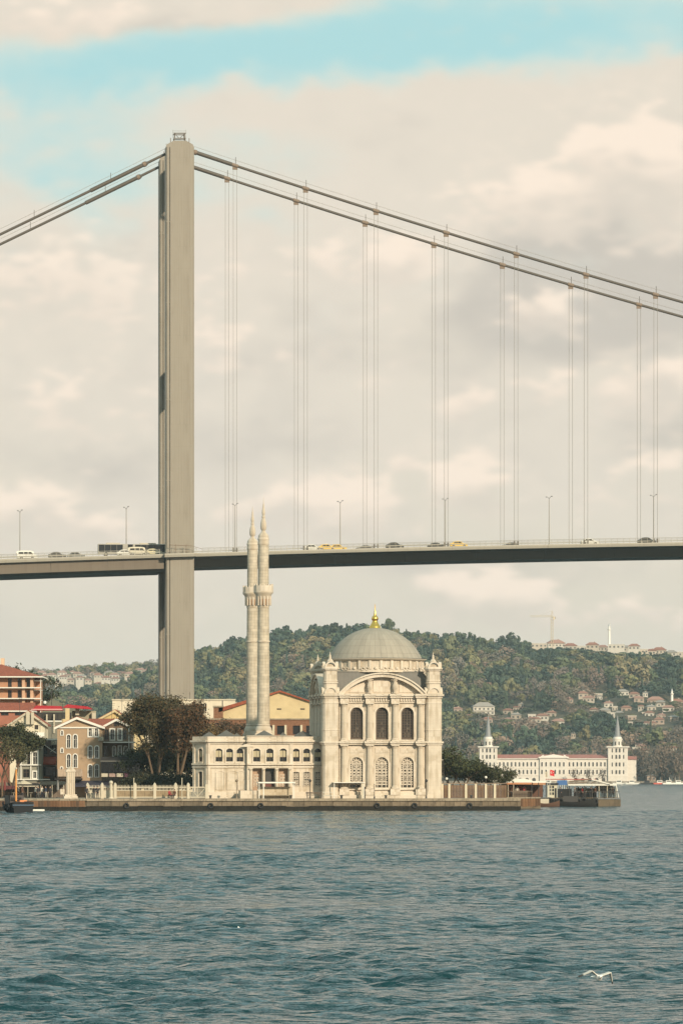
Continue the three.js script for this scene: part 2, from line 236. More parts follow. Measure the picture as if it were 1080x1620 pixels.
// a low wooded slope behind the old houses
{
  const g = new THREE.PlaneGeometry(420, 330, 60, 40); g.rotateX(-Math.PI / 2); const p = g.attributes.position;
  for (let i = 0; i < p.count; i++) { const x = p.getX(i) - 230, z = p.getZ(i) - 1090; const d = sm(-z, 905, 1180) * sm(-x, 12, 90); p.setXYZ(i, x, GROUND - 0.3 + 26 * d + 1.2 * n2(x * 0.03, z * 0.03) * d, z); }
  g.computeVertexNormals(); uvm(g); structure('hillside_ground', g, std([0.15, 0.125, 0.07], 1));
}

// ---------- the far shore ----------
const sky1 = [[-600, 1075], [60, 1122], [160, 1112], [253, 1082], [300, 1055], [330, 1049], [352, 1045], [390, 1033], [430, 1027], [470, 1017], [520, 1014], [560, 1013], [600, 1019], [660, 1021], [700, 1027], [760, 1033], [830, 1038], [870, 1034], [1000, 1040], [1080, 1050], [1200, 1056], [1600, 1050], [2000, 1060]];
const CREST = 4250, SHORE = 3236;
const crestH = (x) => { const px = x * F / CREST + 540; let i = 1; while (i < sky1.length - 1 && sky1[i][0] < px) i++; const [a, b] = [sky1[i - 1], sky1[i]], t = sm(px, a[0], b[0]); return EYE + (HORIZON - mix(a[1], b[1], t)) * CREST / F; };
const farH = (x, z) => { const d = -z, t = clamp((d - SHORE - 30) / (CREST - SHORE - 30)), h = crestH(x); return 1.6 + (h - 1.6) * (0.62 * t + 0.38 * sm(t, 0, 1)) * (d > CREST ? 1 - 0.25 * sm(d, CREST + 60, CREST + 700) : 1) + (4.5 * n2(x * 0.011, z * 0.009) + 2 * n2(x * 0.03, z * 0.03)) * sm(t, 0.02, 0.25) * (1 - 0.6 * sm(t, 0.8, 1)); };
const backH = (x, z) => { const d = -z, px = x * F / 5600 + 540; return 2 + (EYE + (HORIZON - (1078 - 12 * sm(px, 60, 260))) * 5600 / F) * sm(d, 4700, 5600) + 5 * n2(x * 0.008, z * 0.008); };
function terrain(name, x0, x1, d0, d1, nx, nz, f, mat) {
  const g = new THREE.PlaneGeometry(x1 - x0, d1 - d0, nx, nz); g.rotateX(-Math.PI / 2); g.translate((x0 + x1) / 2, 0, -(d0 + d1) / 2); const p = g.attributes.position;
  for (let i = 0; i < p.count; i++) p.setY(i, f(p.getX(i), p.getZ(i)));
  g.computeVertexNormals(); uvm(g); return structure(name, g, mat);
}
const farSoil = std([0.10, 0.09, 0.055], 1, { map: concreteT });
terrain('far_hill', -900, 900, SHORE + 8, 5000, 150, 110, farH, farSoil);
terrain('distant_hill', -1300, 700, 4705, 6200, 110, 60, backH, std([0.12, 0.115, 0.075], 1));
structure('far_embankment', uvm(boxAt(-900, 900, -1, 1.9, -(SHORE + 30), -SHORE)), std([0.34, 0.29, 0.23], 0.9, { map: concreteT }));
// where the sight line through a place in the frame meets the far hill
function onHill(px, py, f = farH, d0 = SHORE + 20, d1 = 4400) { for (let d = d0; d < d1; d += 4) { if (f(X(px, d), -d) >= Y(py, d)) return d; } return d1; }

// ---------- trees ----------
function crownG(seed, { w = 1, h = 1, lobes = 7, leaves = 260, leaf = 0.16, base = 0.25, cone = 0, spread = 0.32 } = {}) {
  const r = rng(seed), L0 = [];
  for (let i = 0; i < lobes; i++) { const t = (i + 0.5) / lobes, a = i * 2.4 + r(), y = base + (1 - base) * (0.12 + 0.76 * t), q = cone ? (1 - t) * cone : Math.sin(Math.PI * (0.18 + 0.72 * t)), d = q * spread * (0.5 + 0.6 * r()); L0.push([Math.cos(a) * d * w, y * h, Math.sin(a) * d * w, (cone ? 0.1 + 0.17 * q : 0.15 + 0.12 * r()) * w * (cone ? 1 : 1.1), (0.1 + 0.06 * r()) * h]); }
  const pos = [], nor = [], V = new THREE.Vector3(), T = new THREE.Vector3(), B = new THREE.Vector3();
  for (let i = 0; i < leaves; i++) {
    const [cx, cy, cz, rr, rh] = L0[i % lobes], u = 2 * r() - 1, a = r() * 6.283, s = Math.sqrt(1 - u * u), k = 0.7 + 0.4 * r();
    V.set(s * Math.cos(a), u, s * Math.sin(a)); const px = cx + V.x * rr * k, py = cy + V.y * rh * k, pz = cz + V.z * rr * k;
    V.x += (r() - 0.5) * 1.1; V.y += (r() - 0.3) * 0.9; V.z += (r() - 0.5) * 1.1; V.normalize();
    T.set(r() - 0.5, r() - 0.5, r() - 0.5).cross(V).normalize(); B.crossVectors(V, T);
    const l = leaf * (0.6 + 0.8 * r()), m = l * (0.5 + 0.5 * r()), c = [];
    for (const [p, q] of [[-1, -0.6], [0.2, -1], [1, 0.3], [-0.3, 1]]) c.push([px + T.x * l * p + B.x * m * q, py + T.y * l * p + B.y * m * q, pz + T.z * l * p + B.z * m * q]);
    for (const j of [0, 1, 2, 0, 2, 3]) { pos.push(...c[j]); nor.push(V.x, V.y, V.z); }
  }
  const g = new THREE.BufferGeometry(); g.setAttribute('position', new THREE.Float32BufferAttribute(pos, 3)); g.setAttribute('normal', new THREE.Float32BufferAttribute(nor, 3)); return g;
}
const leafMat = (c) => new THREE.MeshPhysicalMaterial({ color: new THREE.Color(...c), roughness: 0.95, side: THREE.DoubleSide });
const farLeaf = leafMat([1, 1, 1]);
// far wood: six kinds of crown, 1 m wide and 1 m high before scaling
const farKinds = [
  ['far_broadleaf_wood', 'mixed green broadleaf wood covering the far hillside', [crownG(201, { leaves: 300, leaf: 0.085 }), crownG(202, { leaves: 320, leaf: 0.08, lobes: 9 })]],
  ['far_pine_wood', 'dark pine wood along the crest of the far hill', [crownG(203, { leaves: 260, leaf: 0.075, lobes: 6, base: 0.35, spread: 0.4 })]],
  ['far_cypress_wood', 'dark pointed conifers scattered over the far hillside', [crownG(204, { leaves: 200, leaf: 0.08, lobes: 9, base: 0.02, cone: 0.9, spread: 0.25 })]],
  ['far_bare_wood', 'bare grey brown winter trees low on the far hillside', [crownG(205, { leaves: 210, leaf: 0.05, lobes: 8, spread: 0.36 }), crownG(206, { leaves: 180, leaf: 0.055, lobes: 7, spread: 0.38 })]],
];
const woodLists = farKinds.map(([, , g]) => g.map(() => []));
const clearings = [];                                  // filled by the far houses: no trees in front of them
function plantWood() {
  const r = rng(314), put = (kind, x, y, z, w, h, c) => { const l = woodLists[kind], k = Math.floor(r() * l.length); l[k].push([x, y, z, w, h, c, r() * 6.283]); };
  const green = [[0.06, 0.074, 0.036], [0.082, 0.09, 0.044], [0.115, 0.108, 0.05], [0.142, 0.122, 0.066], [0.05, 0.066, 0.04]], dark = [[0.032, 0.05, 0.033], [0.028, 0.047, 0.036], [0.042, 0.057, 0.034]], bare = [[0.135, 0.105, 0.08], [0.115, 0.095, 0.078], [0.16, 0.115, 0.085], [0.10, 0.085, 0.068]];
  const vary = (c) => { const k = 0.7 + 0.6 * r() * r(); return [1.65 * c[0] * k * (0.93 + 0.14 * r()), 1.6 * c[1] * k, 1.55 * c[2] * k * (0.93 + 0.14 * r())]; };
  const step = 8.2;
  for (let d = SHORE + 36; d < CREST + 130; d += step) for (let x = -430; x < 470; x += step) {
    const px = x + (r() - 0.5) * step * 0.95, pd = d + (r() - 0.5) * step * 0.95, z = -pd, t = (pd - SHORE) / (CREST - SHORE), u = px * F / pd + 540;
    if (u < 20 || u > 1180) { if (r() < 0.5) continue; }
    let room = 99; for (const [cx, cz, rx, rz] of clearings) { const dz = z - cz; if (Math.abs(px - cx) < rx + 2 && dz > -rz && dz < 130) room = Math.min(room, dz < 3 ? 0 : 0.5 + 0.07 * dz); }
    if (room <= 0) continue; room = Math.max(room, 1.4 + 1.6 * r());
    const nA = n2(px * 0.011 + 3, pd * 0.006), nB = n2(px * 0.03 - 7, pd * 0.02), y = farH(px, z) - 0.4, big = r() < 0.13 ? 1.5 : r() < 0.3 ? 0.65 : 1, h0 = (7 + 9 * r() * r() + 2.5 * nB) * (big > 1 ? 1.3 : big), h = Math.min(h0, room, u > 835 && t > 0.8 ? 8 : 99), fit = Math.min(1, (h + 1.5) / 8) * big;
    const town = sm(u, 700, 900) * (1 - sm(t, 0.5, 0.75));
    const q = r();
    if (t > 0.86 && u > 800 && r() < 0.3) { put(1, px, y, z, 7 * fit, Math.min(8, h), vary(dark[0])); continue; }
    if (nA > 0.38 || (t > 0.9 && q < 0.45)) put(q < 0.75 ? 1 : 2, px, y, z, (q < 0.75 ? 8 + 4 * r() : 4.5 + 2 * r()) * fit, h * (q < 0.75 ? 1.05 : 1.3), vary(dark[Math.floor(r() * 3)]));
    else if (q < 0.1) put(2, px, y, z, (3.6 + 2 * r()) * fit, h * 1.25, vary(dark[Math.floor(r() * 3)]));
    else if (q < 0.26 + 0.38 * town + 0.35 * sm(-nA, 0.05, 0.5) * (1 - t * 0.6)) put(3, px, y, z, (9 + 4 * r()) * fit, h, vary(bare[Math.floor(r() * 4)]));
    else { const lit = sm(t, 0.45, 0.95) * 0.55 + 0.3 * (nB + 0.5); put(0, px, y, z, (7 + 9 * r() * r() + 3 * Math.max(0, nB)) * fit, h * 0.95, vary(green[Math.min(4, Math.floor(clamp(0.5 + 1.1 * n2(px * 0.02 + 31, pd * 0.012) + 0.5 * (r() - 0.5)) * (lit > 0.45 ? 3.9 : 2.9)) + (r() < 0.1 ? 2 : 0))])); }  // yellower greens up the slope paint the sunlit band into the leaves
  }
  // the more distant hill to the left
  for (let d = 4950; d < 5680; d += 13) for (let x = -420; x < 20; x += 12) { const px = x + (r() - 0.5) * 12, pd = d + (r() - 0.5) * 13; if (clearings.some(([cx, cz, rx, rz]) => Math.abs(px - cx) < rx && -pd - cz > -rz * 0.5 && -pd - cz < rz)) continue; if (r() < 0.3) continue; const k = r() < 0.4 ? 3 : 0; put(k, px, backH(px, -pd) - 0.4, -pd, 9 + 5 * r(), 7 + 5 * r(), vary(k ? bare[Math.floor(r() * 4)] : green[Math.floor(r() * 4)])); }
  const m = new THREE.Matrix4(), qn = new THREE.Quaternion(), up = new THREE.Vector3(0, 1, 0), c = new THREE.Color();
  farKinds.forEach(([name, label, geos], k) => geos.forEach((g, j) => {
    const l = woodLists[k][j]; if (!l.length) return;
    const im = new THREE.InstancedMesh(g, farLeaf, l.length);
    l.forEach(([x, y, z, w, h, col, a], i) => { m.compose(new THREE.Vector3(x, y, z), qn.setFromAxisAngle(up, a), new THREE.Vector3(w, h, w)); im.setMatrixAt(i, m); im.setColorAt(i, c.setRGB(...col)); });
    im.name = numbered(name); tag(im, j ? label + ', rounder crowns' : label, 'wood', undefined, 'stuff'); im.castShadow = im.receiveShadow = true; scene.add(im);
  }));
}

// a near tree: trunk and limbs grown from the ground, leaves in clusters round the twigs
function tree(name, label, { px, Z, height, spread, y0 = GROUND, leaf = 0.3, leaves = 4200, colors, seed = 1, trunkR = 0.3, lean = 0, density = 1, category = 'tree', group, levels = 4, cluster = 0.75, stem = 0.33 }) {
  const r = rng(seed), t = thing(name, label, category, { p: [X(px, Z), y0, -Z], group }), wood = [], tips = [];
  const grow = (p, dir, len, rad, lv) => {
    const e = p.clone().addScaledVector(dir, len); wood.push(bar(p.toArray(), e.toArray(), rad, lv > 2 ? 7 : 5, rad * 0.68));
    if (lv <= 1) { tips.push(e); }
    if (lv === 0) return;
    if (lv <= 2) tips.push(p.clone().lerp(e, 0.6));
    const n = lv > 2 ? 3 : 3 + Math.floor(r() * 2);
    for (let i = 0; i < n; i++) { const a = i * 6.283 / n + r() * 1.6, o = (lv > 3 ? 0.42 : 0.62) + 0.35 * r(), side = new THREE.Vector3(Math.cos(a), 0, Math.sin(a)); const d = dir.clone().multiplyScalar(Math.cos(o)).addScaledVector(side, Math.sin(o) * spread).normalize(); d.y = Math.max(d.y, lv > 2 ? 0.25 : -0.15); grow(e, d.normalize(), (lv === levels ? height * (1 - stem) / 2.35 : len) * (0.6 + 0.22 * r()) * (lv === levels ? 1.35 : 1), rad * 0.62, lv - 1); }
  };
  grow(new THREE.Vector3(0, 0, 0), new THREE.Vector3(lean, 1, 0.05).normalize(), height * stem, trunkR, levels);
  M(t, 'trunk', merged(wood), MAT.bark);
  const per = Math.floor(leaves / colors.length);
  colors.forEach((c, ci) => {
    const pos = [], nor = [], V = new THREE.Vector3(), T = new THREE.Vector3(), B = new THREE.Vector3();
    for (let i = 0; i < per; i++) {
      const q = tips[Math.floor(Math.pow(r(), 0.9) * tips.length)], cl = cluster * (0.6 + 0.8 * r());
      const g1 = () => (r() + r() + r() - 1.5) / 1.1; const x = q.x + g1() * cl, y = q.y + g1() * cl * 0.8, z = q.z + g1() * cl; if (r() > density) continue;
      V.set(x - q.x + r() - 0.5, y - q.y + 0.5 * r(), z - q.z + r() - 0.5).normalize(); T.set(r() - 0.5, r() - 0.5, r() - 0.5).cross(V).normalize(); B.crossVectors(V, T);
      const l = leaf * (0.5 + 0.7 * r()), m = l * 0.62, cc = [[-1, 0], [0, -1], [1, 0.1], [0.1, 1]].map(([a, b]) => [x + T.x * l * a + B.x * m * b, y + T.y * l * a + B.y * m * b, z + T.z * l * a + B.z * m * b]);
      for (const j of [0, 1, 2, 0, 2, 3]) { pos.push(...cc[j]); nor.push(V.x, V.y, V.z); }
    }
    const g = new THREE.BufferGeometry(); g.setAttribute('position', new THREE.Float32BufferAttribute(pos, 3)); g.setAttribute('normal', new THREE.Float32BufferAttribute(nor, 3)); M(t, 'crown', g, leafMat(c));
  });
  return t;
}

// ---------- suspension bridge ----------
const BZ = 1300, BX = X(284, BZ), BYAW = 5.3 * Math.PI / 180;
const bridge = thing('suspension_bridge', 'long suspension bridge with tall pale steel tower behind the mosque', 'bridge', { p: [BX, 0, -BZ], ry: BYAW });
const deckY = (s) => 60.1 + 0.034 * s - 6e-5 * s * s;
const cableY = (s) => (s >= 0 ? 160.9 - 0.3236 * s + 2.1e-4 * s * s : 160.9 + 0.505 * s + 1.5e-4 * s * s);
// a place along the deck under a column of the frame
const along = (px, lz = 0) => { let s = (px - 284) / 6.385; for (let i = 0; i < 6; i++) { const wx = BX + s * Math.cos(BYAW) + lz * Math.sin(BYAW), wz = -BZ - s * Math.sin(BYAW) + lz * Math.cos(BYAW); s += (px - (540 + wx * F / -wz)) / (F / -wz); } return s; };
const FAR = -28;
{
  // tower legs with a sunk line near each edge
  const leg = (z0) => {
    const n = (x, zz) => [[x - 0.12, zz], [x - 0.1, zz - 0.35 * Math.sign(zz)], [x + 0.1, zz - 0.35 * Math.sign(zz)], [x + 0.12, zz]];
    const s = poly([[-3.2, -2.6], ...n(-2.55, -2.6), [3.2, -2.6], [3.5, -2.3], [3.5, 2.3], [3.2, 2.6], ...n(-2.55, 2.6).reverse(), [-3.2, 2.6], [-3.5, 2.3], [-3.5, -2.3]]);
    const g = new THREE.ExtrudeGeometry(s, { depth: 156.6, bevelEnabled: false }); g.rotateX(-Math.PI / 2);
    const q = mergeVertices(g.deleteAttribute('normal').deleteAttribute('uv')).toNonIndexed(); q.computeVertexNormals(); uvm(q);
    const m = M(bridge, 'tower_leg', q, MAT.towerPaint, { p: [0, 4, z0] });
    const cap = poly([[-3.5, 160.6], [3.5, 160.6], [3.2, 161.3], [1.6, 162.2], [-1.6, 162.2], [-3.2, 161.3]]);
    M(m, 'saddle_housing', ext(cap, 4.6, z0 - 2.3), MAT.towerPaint);
    M(m, 'foundation', uvm(boxAt(-5.5, 5.5, -1, 4, z0 - 5, z0 + 5)), MAT.concrete);
    for (const y of [22, 40, 78, 98, 122, 142]) M(m, 'weld_band', uvm(boxAt(-3.503, 3.503, y, y + 0.14, z0 - 2.605, z0 + 2.605)), MAT.towerPaint);
    // saddle gantry: four posts, two beams, an upper frame and thin masts
    const bars = []; for (const x of [-1.5, 1.5]) for (const z of [-1.6, 1.6]) bars.push(bar([x, 161.6, z0 + z], [x * 0.75, 164.1, z0 + z * 0.8], 0.11));
    for (const y of [162.9, 164.1]) { for (const z of [-1.4, 1.4]) bars.push(bar([-1.5, y, z0 + z], [1.5, y, z0 + z], 0.12)); for (const x of [-1.3, 1.3]) bars.push(bar([x, y, z0 - 1.4], [x, y, z0 + 1.4], 0.1)); }
    bars.push(bar([-1.1, 164.1, z0], [0, 163, z0], 0.07), bar([1.1, 164.1, z0], [0, 163, z0], 0.07));
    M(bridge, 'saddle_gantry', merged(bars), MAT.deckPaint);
    for (const x of [-2.3, 2.3]) { M(bridge, 'gantry_post', bar([x, 161, z0 + 1.8], [x, 162.9, z0 + 1.8], 0.1), MAT.rust); M(bridge, 'aerial', bar([x * 0.7, 163, z0], [x * 0.7, 165.2, z0], 0.04), MAT.hanger); }
    M(bridge, 'railing', merged([bar([-1.7, 164.9, z0], [1.7, 164.9, z0], 0.035), bar([-1.7, 164.5, z0], [1.7, 164.5, z0], 0.035)]), MAT.hanger);
  };
  leg(0); leg(FAR);
  for (const [y, h] of [[152, 6], [102, 5], [47, 5.5]]) bx(bridge, 'cross_beam', MAT.towerPaint, -2.2, 2.2, y, y + h, FAR + 2.6, -2.6);
  // main cables, hand ropes, bands, hangers
  const end = 260, left = -150;
  const cable = (z, r, dy, name, mat, parent) => {
    const out = []; for (const [a, b] of [[left, -0.01], [0.01, end]]) { const pts = []; for (let i = 0; i <= 40; i++) { const s = mix(a, b, i / 40); pts.push(new THREE.Vector3(s, cableY(s) + dy, z)); } out.push(new THREE.TubeGeometry(new THREE.CatmullRomCurve3(pts), 80, r, r > 0.1 ? 10 : 5)); }
    return M(parent, name, merged(out), mat);
  };
  for (const z of [0, FAR]) {
    const c = cable(z, 0.34, 0, 'main_cable', MAT.cable, bridge);
    for (const o of [-0.45, 0.45]) cable(z + o, 0.022, 1.35, 'hand_rope', MAT.hanger, c);
    for (const [a, b] of [[-22, -8], [3.4, 13]]) { const g = bar([a, cableY(a), z], [b, cableY(b), z], 0.5, 12); M(c, 'cable_sleeve', g, MAT.cable); }
    for (const a of [-9, 3.6]) M(c, 'sleeve_collar', bar([a, cableY(a), z], [a + 0.7, cableY(a + 0.7), z], 0.66, 12), MAT.rust);
    for (const a of [-36.5 + 0.6, -17]) M(c, 'rope_post', bar([a, cableY(a), z], [a, cableY(a) + 2.0, z], 0.07), MAT.cable);
    for (let i = 0; i < 14; i++) {
      const s = 13.8 + i * 17.53, y = cableY(s), ropes = [], yd = deckY(s) + 0.2;
      for (const o of [-0.44, 0.44]) for (const q of [-0.12, 0.12]) ropes.push(bar([s + o, yd, z + q], [s + o, y, z + q], 0.036, 5));
      const h = M(bridge, 'hanger', merged(ropes), MAT.hanger);
      const sl = (cableY(s + 1) - y);
      M(h, 'cable_band', merged([bar([s - 0.75, y - 0.75 * sl, z], [s + 0.75, y + 0.75 * sl, z], 0.47, 12), boxAt(s - 0.62, s + 0.62, y - 1.05, y - 0.2, z - 0.16, z + 0.16)]), MAT.rust);
      M(h, 'rope_post', bar([s + 0.15, y, z], [s + 0.15, y + 2.1, z], 0.075), MAT.cable);
      M(h, 'socket', merged([boxAt(s - 0.62, s - 0.26, yd - 0.1, yd + 0.9, z - 0.25, z + 0.25), boxAt(s + 0.26, s + 0.62, yd - 0.1, yd + 0.9, z - 0.25, z + 0.25)]), MAT.cable);
    }
  }
  // deck: box girder segments with overhanging walkways
  const seg = (s0, s1, sec, name, mat) => {
    const n = sec.length, pos = [], idx = [], st = 4;
    for (let i = 0; i <= st; i++) { const s = mix(s0, s1, i / st); for (const [z, y] of sec) pos.push(s, deckY(s) + y, z); }
    for (let i = 0; i < st; i++) for (let j = 0; j < n; j++) { const a = i * n + j, b = i * n + (j + 1) % n, c = a + n, d = b + n; idx.push(a, c, b, b, c, d); }
    const g0 = new THREE.BufferGeometry(); g0.setAttribute('position', new THREE.Float32BufferAttribute(pos, 3)); g0.setIndex(idx); const g = g0.toNonIndexed(); g.computeVertexNormals(); uvm(g);
    return M(bridge, name, g, mat);
  };
  const box = [[-0.35, -0.95], [-1.6, -1.3], [-4.2, -3.4], [-23.8, -3.4], [-26.4, -1.3], [-27.65, -0.95]], box2 = [[1.4, -0.95], [1.4, -3.6], [-0.4, -4.1], [-27.6, -4.1], [-29.4, -3.6], [-29.4, -0.95]];
  const slab = [[2.7, 0], [2.7, -0.28], [2.5, -0.9], [-30.5, -0.9], [-30.7, -0.28], [-30.7, 0]];
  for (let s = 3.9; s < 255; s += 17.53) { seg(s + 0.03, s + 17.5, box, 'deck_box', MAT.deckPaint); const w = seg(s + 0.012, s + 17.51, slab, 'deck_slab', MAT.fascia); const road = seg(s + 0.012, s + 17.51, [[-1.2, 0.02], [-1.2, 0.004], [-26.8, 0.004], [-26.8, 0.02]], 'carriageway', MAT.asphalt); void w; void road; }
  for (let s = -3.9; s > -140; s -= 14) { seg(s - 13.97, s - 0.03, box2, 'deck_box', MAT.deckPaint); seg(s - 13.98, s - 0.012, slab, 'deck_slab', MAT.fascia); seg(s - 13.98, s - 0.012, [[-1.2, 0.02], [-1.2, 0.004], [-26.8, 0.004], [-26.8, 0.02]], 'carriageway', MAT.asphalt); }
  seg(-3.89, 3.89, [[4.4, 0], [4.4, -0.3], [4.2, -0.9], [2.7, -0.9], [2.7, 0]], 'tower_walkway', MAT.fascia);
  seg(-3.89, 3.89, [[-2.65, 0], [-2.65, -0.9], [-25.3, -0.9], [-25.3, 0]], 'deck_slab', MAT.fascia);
  // pier of the approach spans outside the frame
  for (const s of [-72, -128]) { for (const z of [-4, -24]) bx(bridge, 'approach_pier', MAT.concrete, s - 1.5, s + 1.5, 1, deckY(s) - 4.0, z - 1.5, z + 1.5); }
  // railings: posts and rails along both edges, in pieces
  for (const z of [2.55, -30.5]) for (let a = -140; a < 250; a += 15) {
    if (a + 15 > -4.2 && a < 4.2 && z > 0) { /* passes round the tower */ }
    const zz = (s) => (z > 0 && Math.abs(s) < 4.3 ? 4.25 : z), parts = [];
    for (let s = a; s < a + 14.9; s += 1.5) { const y = deckY(s); parts.push(boxAt(s - 0.04, s + 0.04, y - 0.01, y + 1.15, zz(s) - 0.04, zz(s) + 0.04)); if (Math.abs(zz(s) - zz(s + 1.5)) < 0.1) for (const h of [0.35, 0.62, 0.9, 1.15]) parts.push(bar([s, y + h, zz(s)], [s + 1.5, deckY(s + 1.5) + h, zz(s)], h > 1 ? 0.05 : 0.028, 4)); }
    M(bridge, 'railing', merged(parts), MAT.fascia);
  }
  // crash barriers beside the carriageway
  for (const z of [-1.0, -13.8, -27]) for (const [a, b] of [[-140, 60], [60, 250]]) M(bridge, 'crash_barrier', merged([bar([a, deckY(a) + 0.65, z], [(a + b) / 2, deckY((a + b) / 2) + 0.65, z], 0.11, 6), bar([(a + b) / 2, deckY((a + b) / 2) + 0.65, z], [b, deckY(b) + 0.65, z], 0.11, 6)]), MAT.fascia);
  // maintenance stand beside the near leg
  M(bridge, 'tower_stair', merged([bar([-1.2, deckY(0), 4.3], [-1.2, deckY(0) + 2.2, 4.3], 0.07), bar([1.4, deckY(0), 4.3], [1.4, deckY(0) + 2.2, 4.3], 0.07), bar([-2.6, deckY(0) + 2.0, 4.3], [2.8, deckY(0) + 1.8, 4.3], 0.09), bar([2.8, deckY(0) + 1.8, 4.3], [5.5, deckY(0) + 1.0, 4.2], 0.05)]), MAT.rust);
}
const onBridge = (s, z) => { const c = Math.cos(BYAW), q = Math.sin(BYAW); return [BX + s * c + z * q, deckY(s) + 0.02, -BZ - s * q + z * c]; };
// lamp posts on the centre line
[32, 200, 372, 538, 704, 868, 1033].forEach((px, i) => {
  const s = along(px, -13.9), t = thing('street_lamp', `slim bridge lamp post, ${ord[i]} of seven from the photo's left end of the deck`, 'street lamp', { p: onBridge(s, -13.9), ry: BYAW, group: 'lamp posts on the bridge deck' });
  M(t, 'post', bar([0, 0, 0], [0, 12.4, 0], 0.13, 8, 0.075), MAT.hanger);
  M(t, 'base', new THREE.CylinderGeometry(0.2, 0.26, 0.8, 8), MAT.hanger, { p: [0, 0.4, 0] });
  for (const d of [-1, 1]) { const a = M(t, 'arm', bar([0, 12.2, 0], [0.35 * d, 12.7, 1.5 * d], 0.05), MAT.hanger); M(a, 'lamp_head', new THREE.SphereGeometry(0.3, 10, 6), MAT.hanger, { p: [0.45 * d, 12.7, 1.8 * d], s: [0.8, 0.4, 1.4] }); }
});
// road vehicles; x is forward, width along z
function car(name, label, category, s, z, paint, { kind = 'saloon', flip = false, group = 'vehicles on the bridge' } = {}) {
  const len = kind === 'van' ? 4.9 : 4.4, t = thing(name, label, category, { p: onBridge(s, z), ry: BYAW + (flip ? Math.PI : 0), group });
  const P = kind === 'van' ? [[-2.4, 0.35], [-2.42, 1.1], [-2.3, 1.95], [1.2, 2.0], [1.75, 1.2], [2.35, 1.02], [2.45, 0.4]] : [[-2.15, 0.32], [-2.2, 0.85], [-1.75, 0.98], [-1.1, 1.42], [0.35, 1.46], [1.05, 0.98], [2.0, 0.82], [2.18, 0.35]];
  const sh = new THREE.Shape(); sh.moveTo(...P[0]); sh.splineThru(P.slice(1).map((p) => new THREE.Vector2(...p))); sh.closePath();
  const b = M(t, 'body', ext(sh, 1.5, -0.75, { bevelEnabled: true, bevelThickness: 0.12, bevelSize: 0.07, bevelSegments: 3 }), std(paint, 0.25, { roughness: 0.25 })); void b;
  const win = kind === 'van' ? [[[-2.1, 1.25], [-2.05, 1.75], [-0.9, 1.78], [-0.9, 1.25]], [[-0.75, 1.25], [-0.75, 1.78], [0.2, 1.8], [0.2, 1.25]], [[0.35, 1.25], [0.35, 1.8], [1.05, 1.78], [1.5, 1.25]]] : [[[-1.45, 1.0], [-0.98, 1.36], [-0.35, 1.39], [-0.35, 1.0]], [[-0.25, 1.0], [-0.25, 1.39], [0.3, 1.38], [0.85, 1.0]]];
  for (const w of win) for (const d of [-1, 1]) M(t, 'side_window', ext(poly(w), 0.02, d * 0.885 - 0.01), MAT.glassDark);
  for (const x of [-1.35, 1.35]) for (const d of [-1, 1]) { const w = M(t, 'wheel', new THREE.CylinderGeometry(0.32, 0.32, 0.2, 16), MAT.tyre, { p: [x, 0.32, d * 0.8], r: [Math.PI / 2, 0, 0] }); M(w, 'rim', new THREE.CylinderGeometry(0.18, 0.18, 0.03, 12), MAT.hanger, { p: [x, 0.32, d * 0.91], r: [Math.PI / 2, 0, 0] }); }
  for (const d of [-0.6, 0.6]) { bx(t, 'headlight', MAT.white, len / 2 - 0.1, len / 2 + 0.02, 0.6, 0.75, d - 0.16, d + 0.16); bx(t, 'tail_light', std([0.3, 0.02, 0.02], 0.3), -len / 2 - 0.03, -len / 2 + 0.06, 0.7, 0.88, d - 0.16, d + 0.16); }
  if (kind === 'taxi') { M(t, 'roof_sign', boxAt(-0.2, 0.2, 1.5, 1.66, -0.3, 0.3), MAT.white); }
  return t;
}
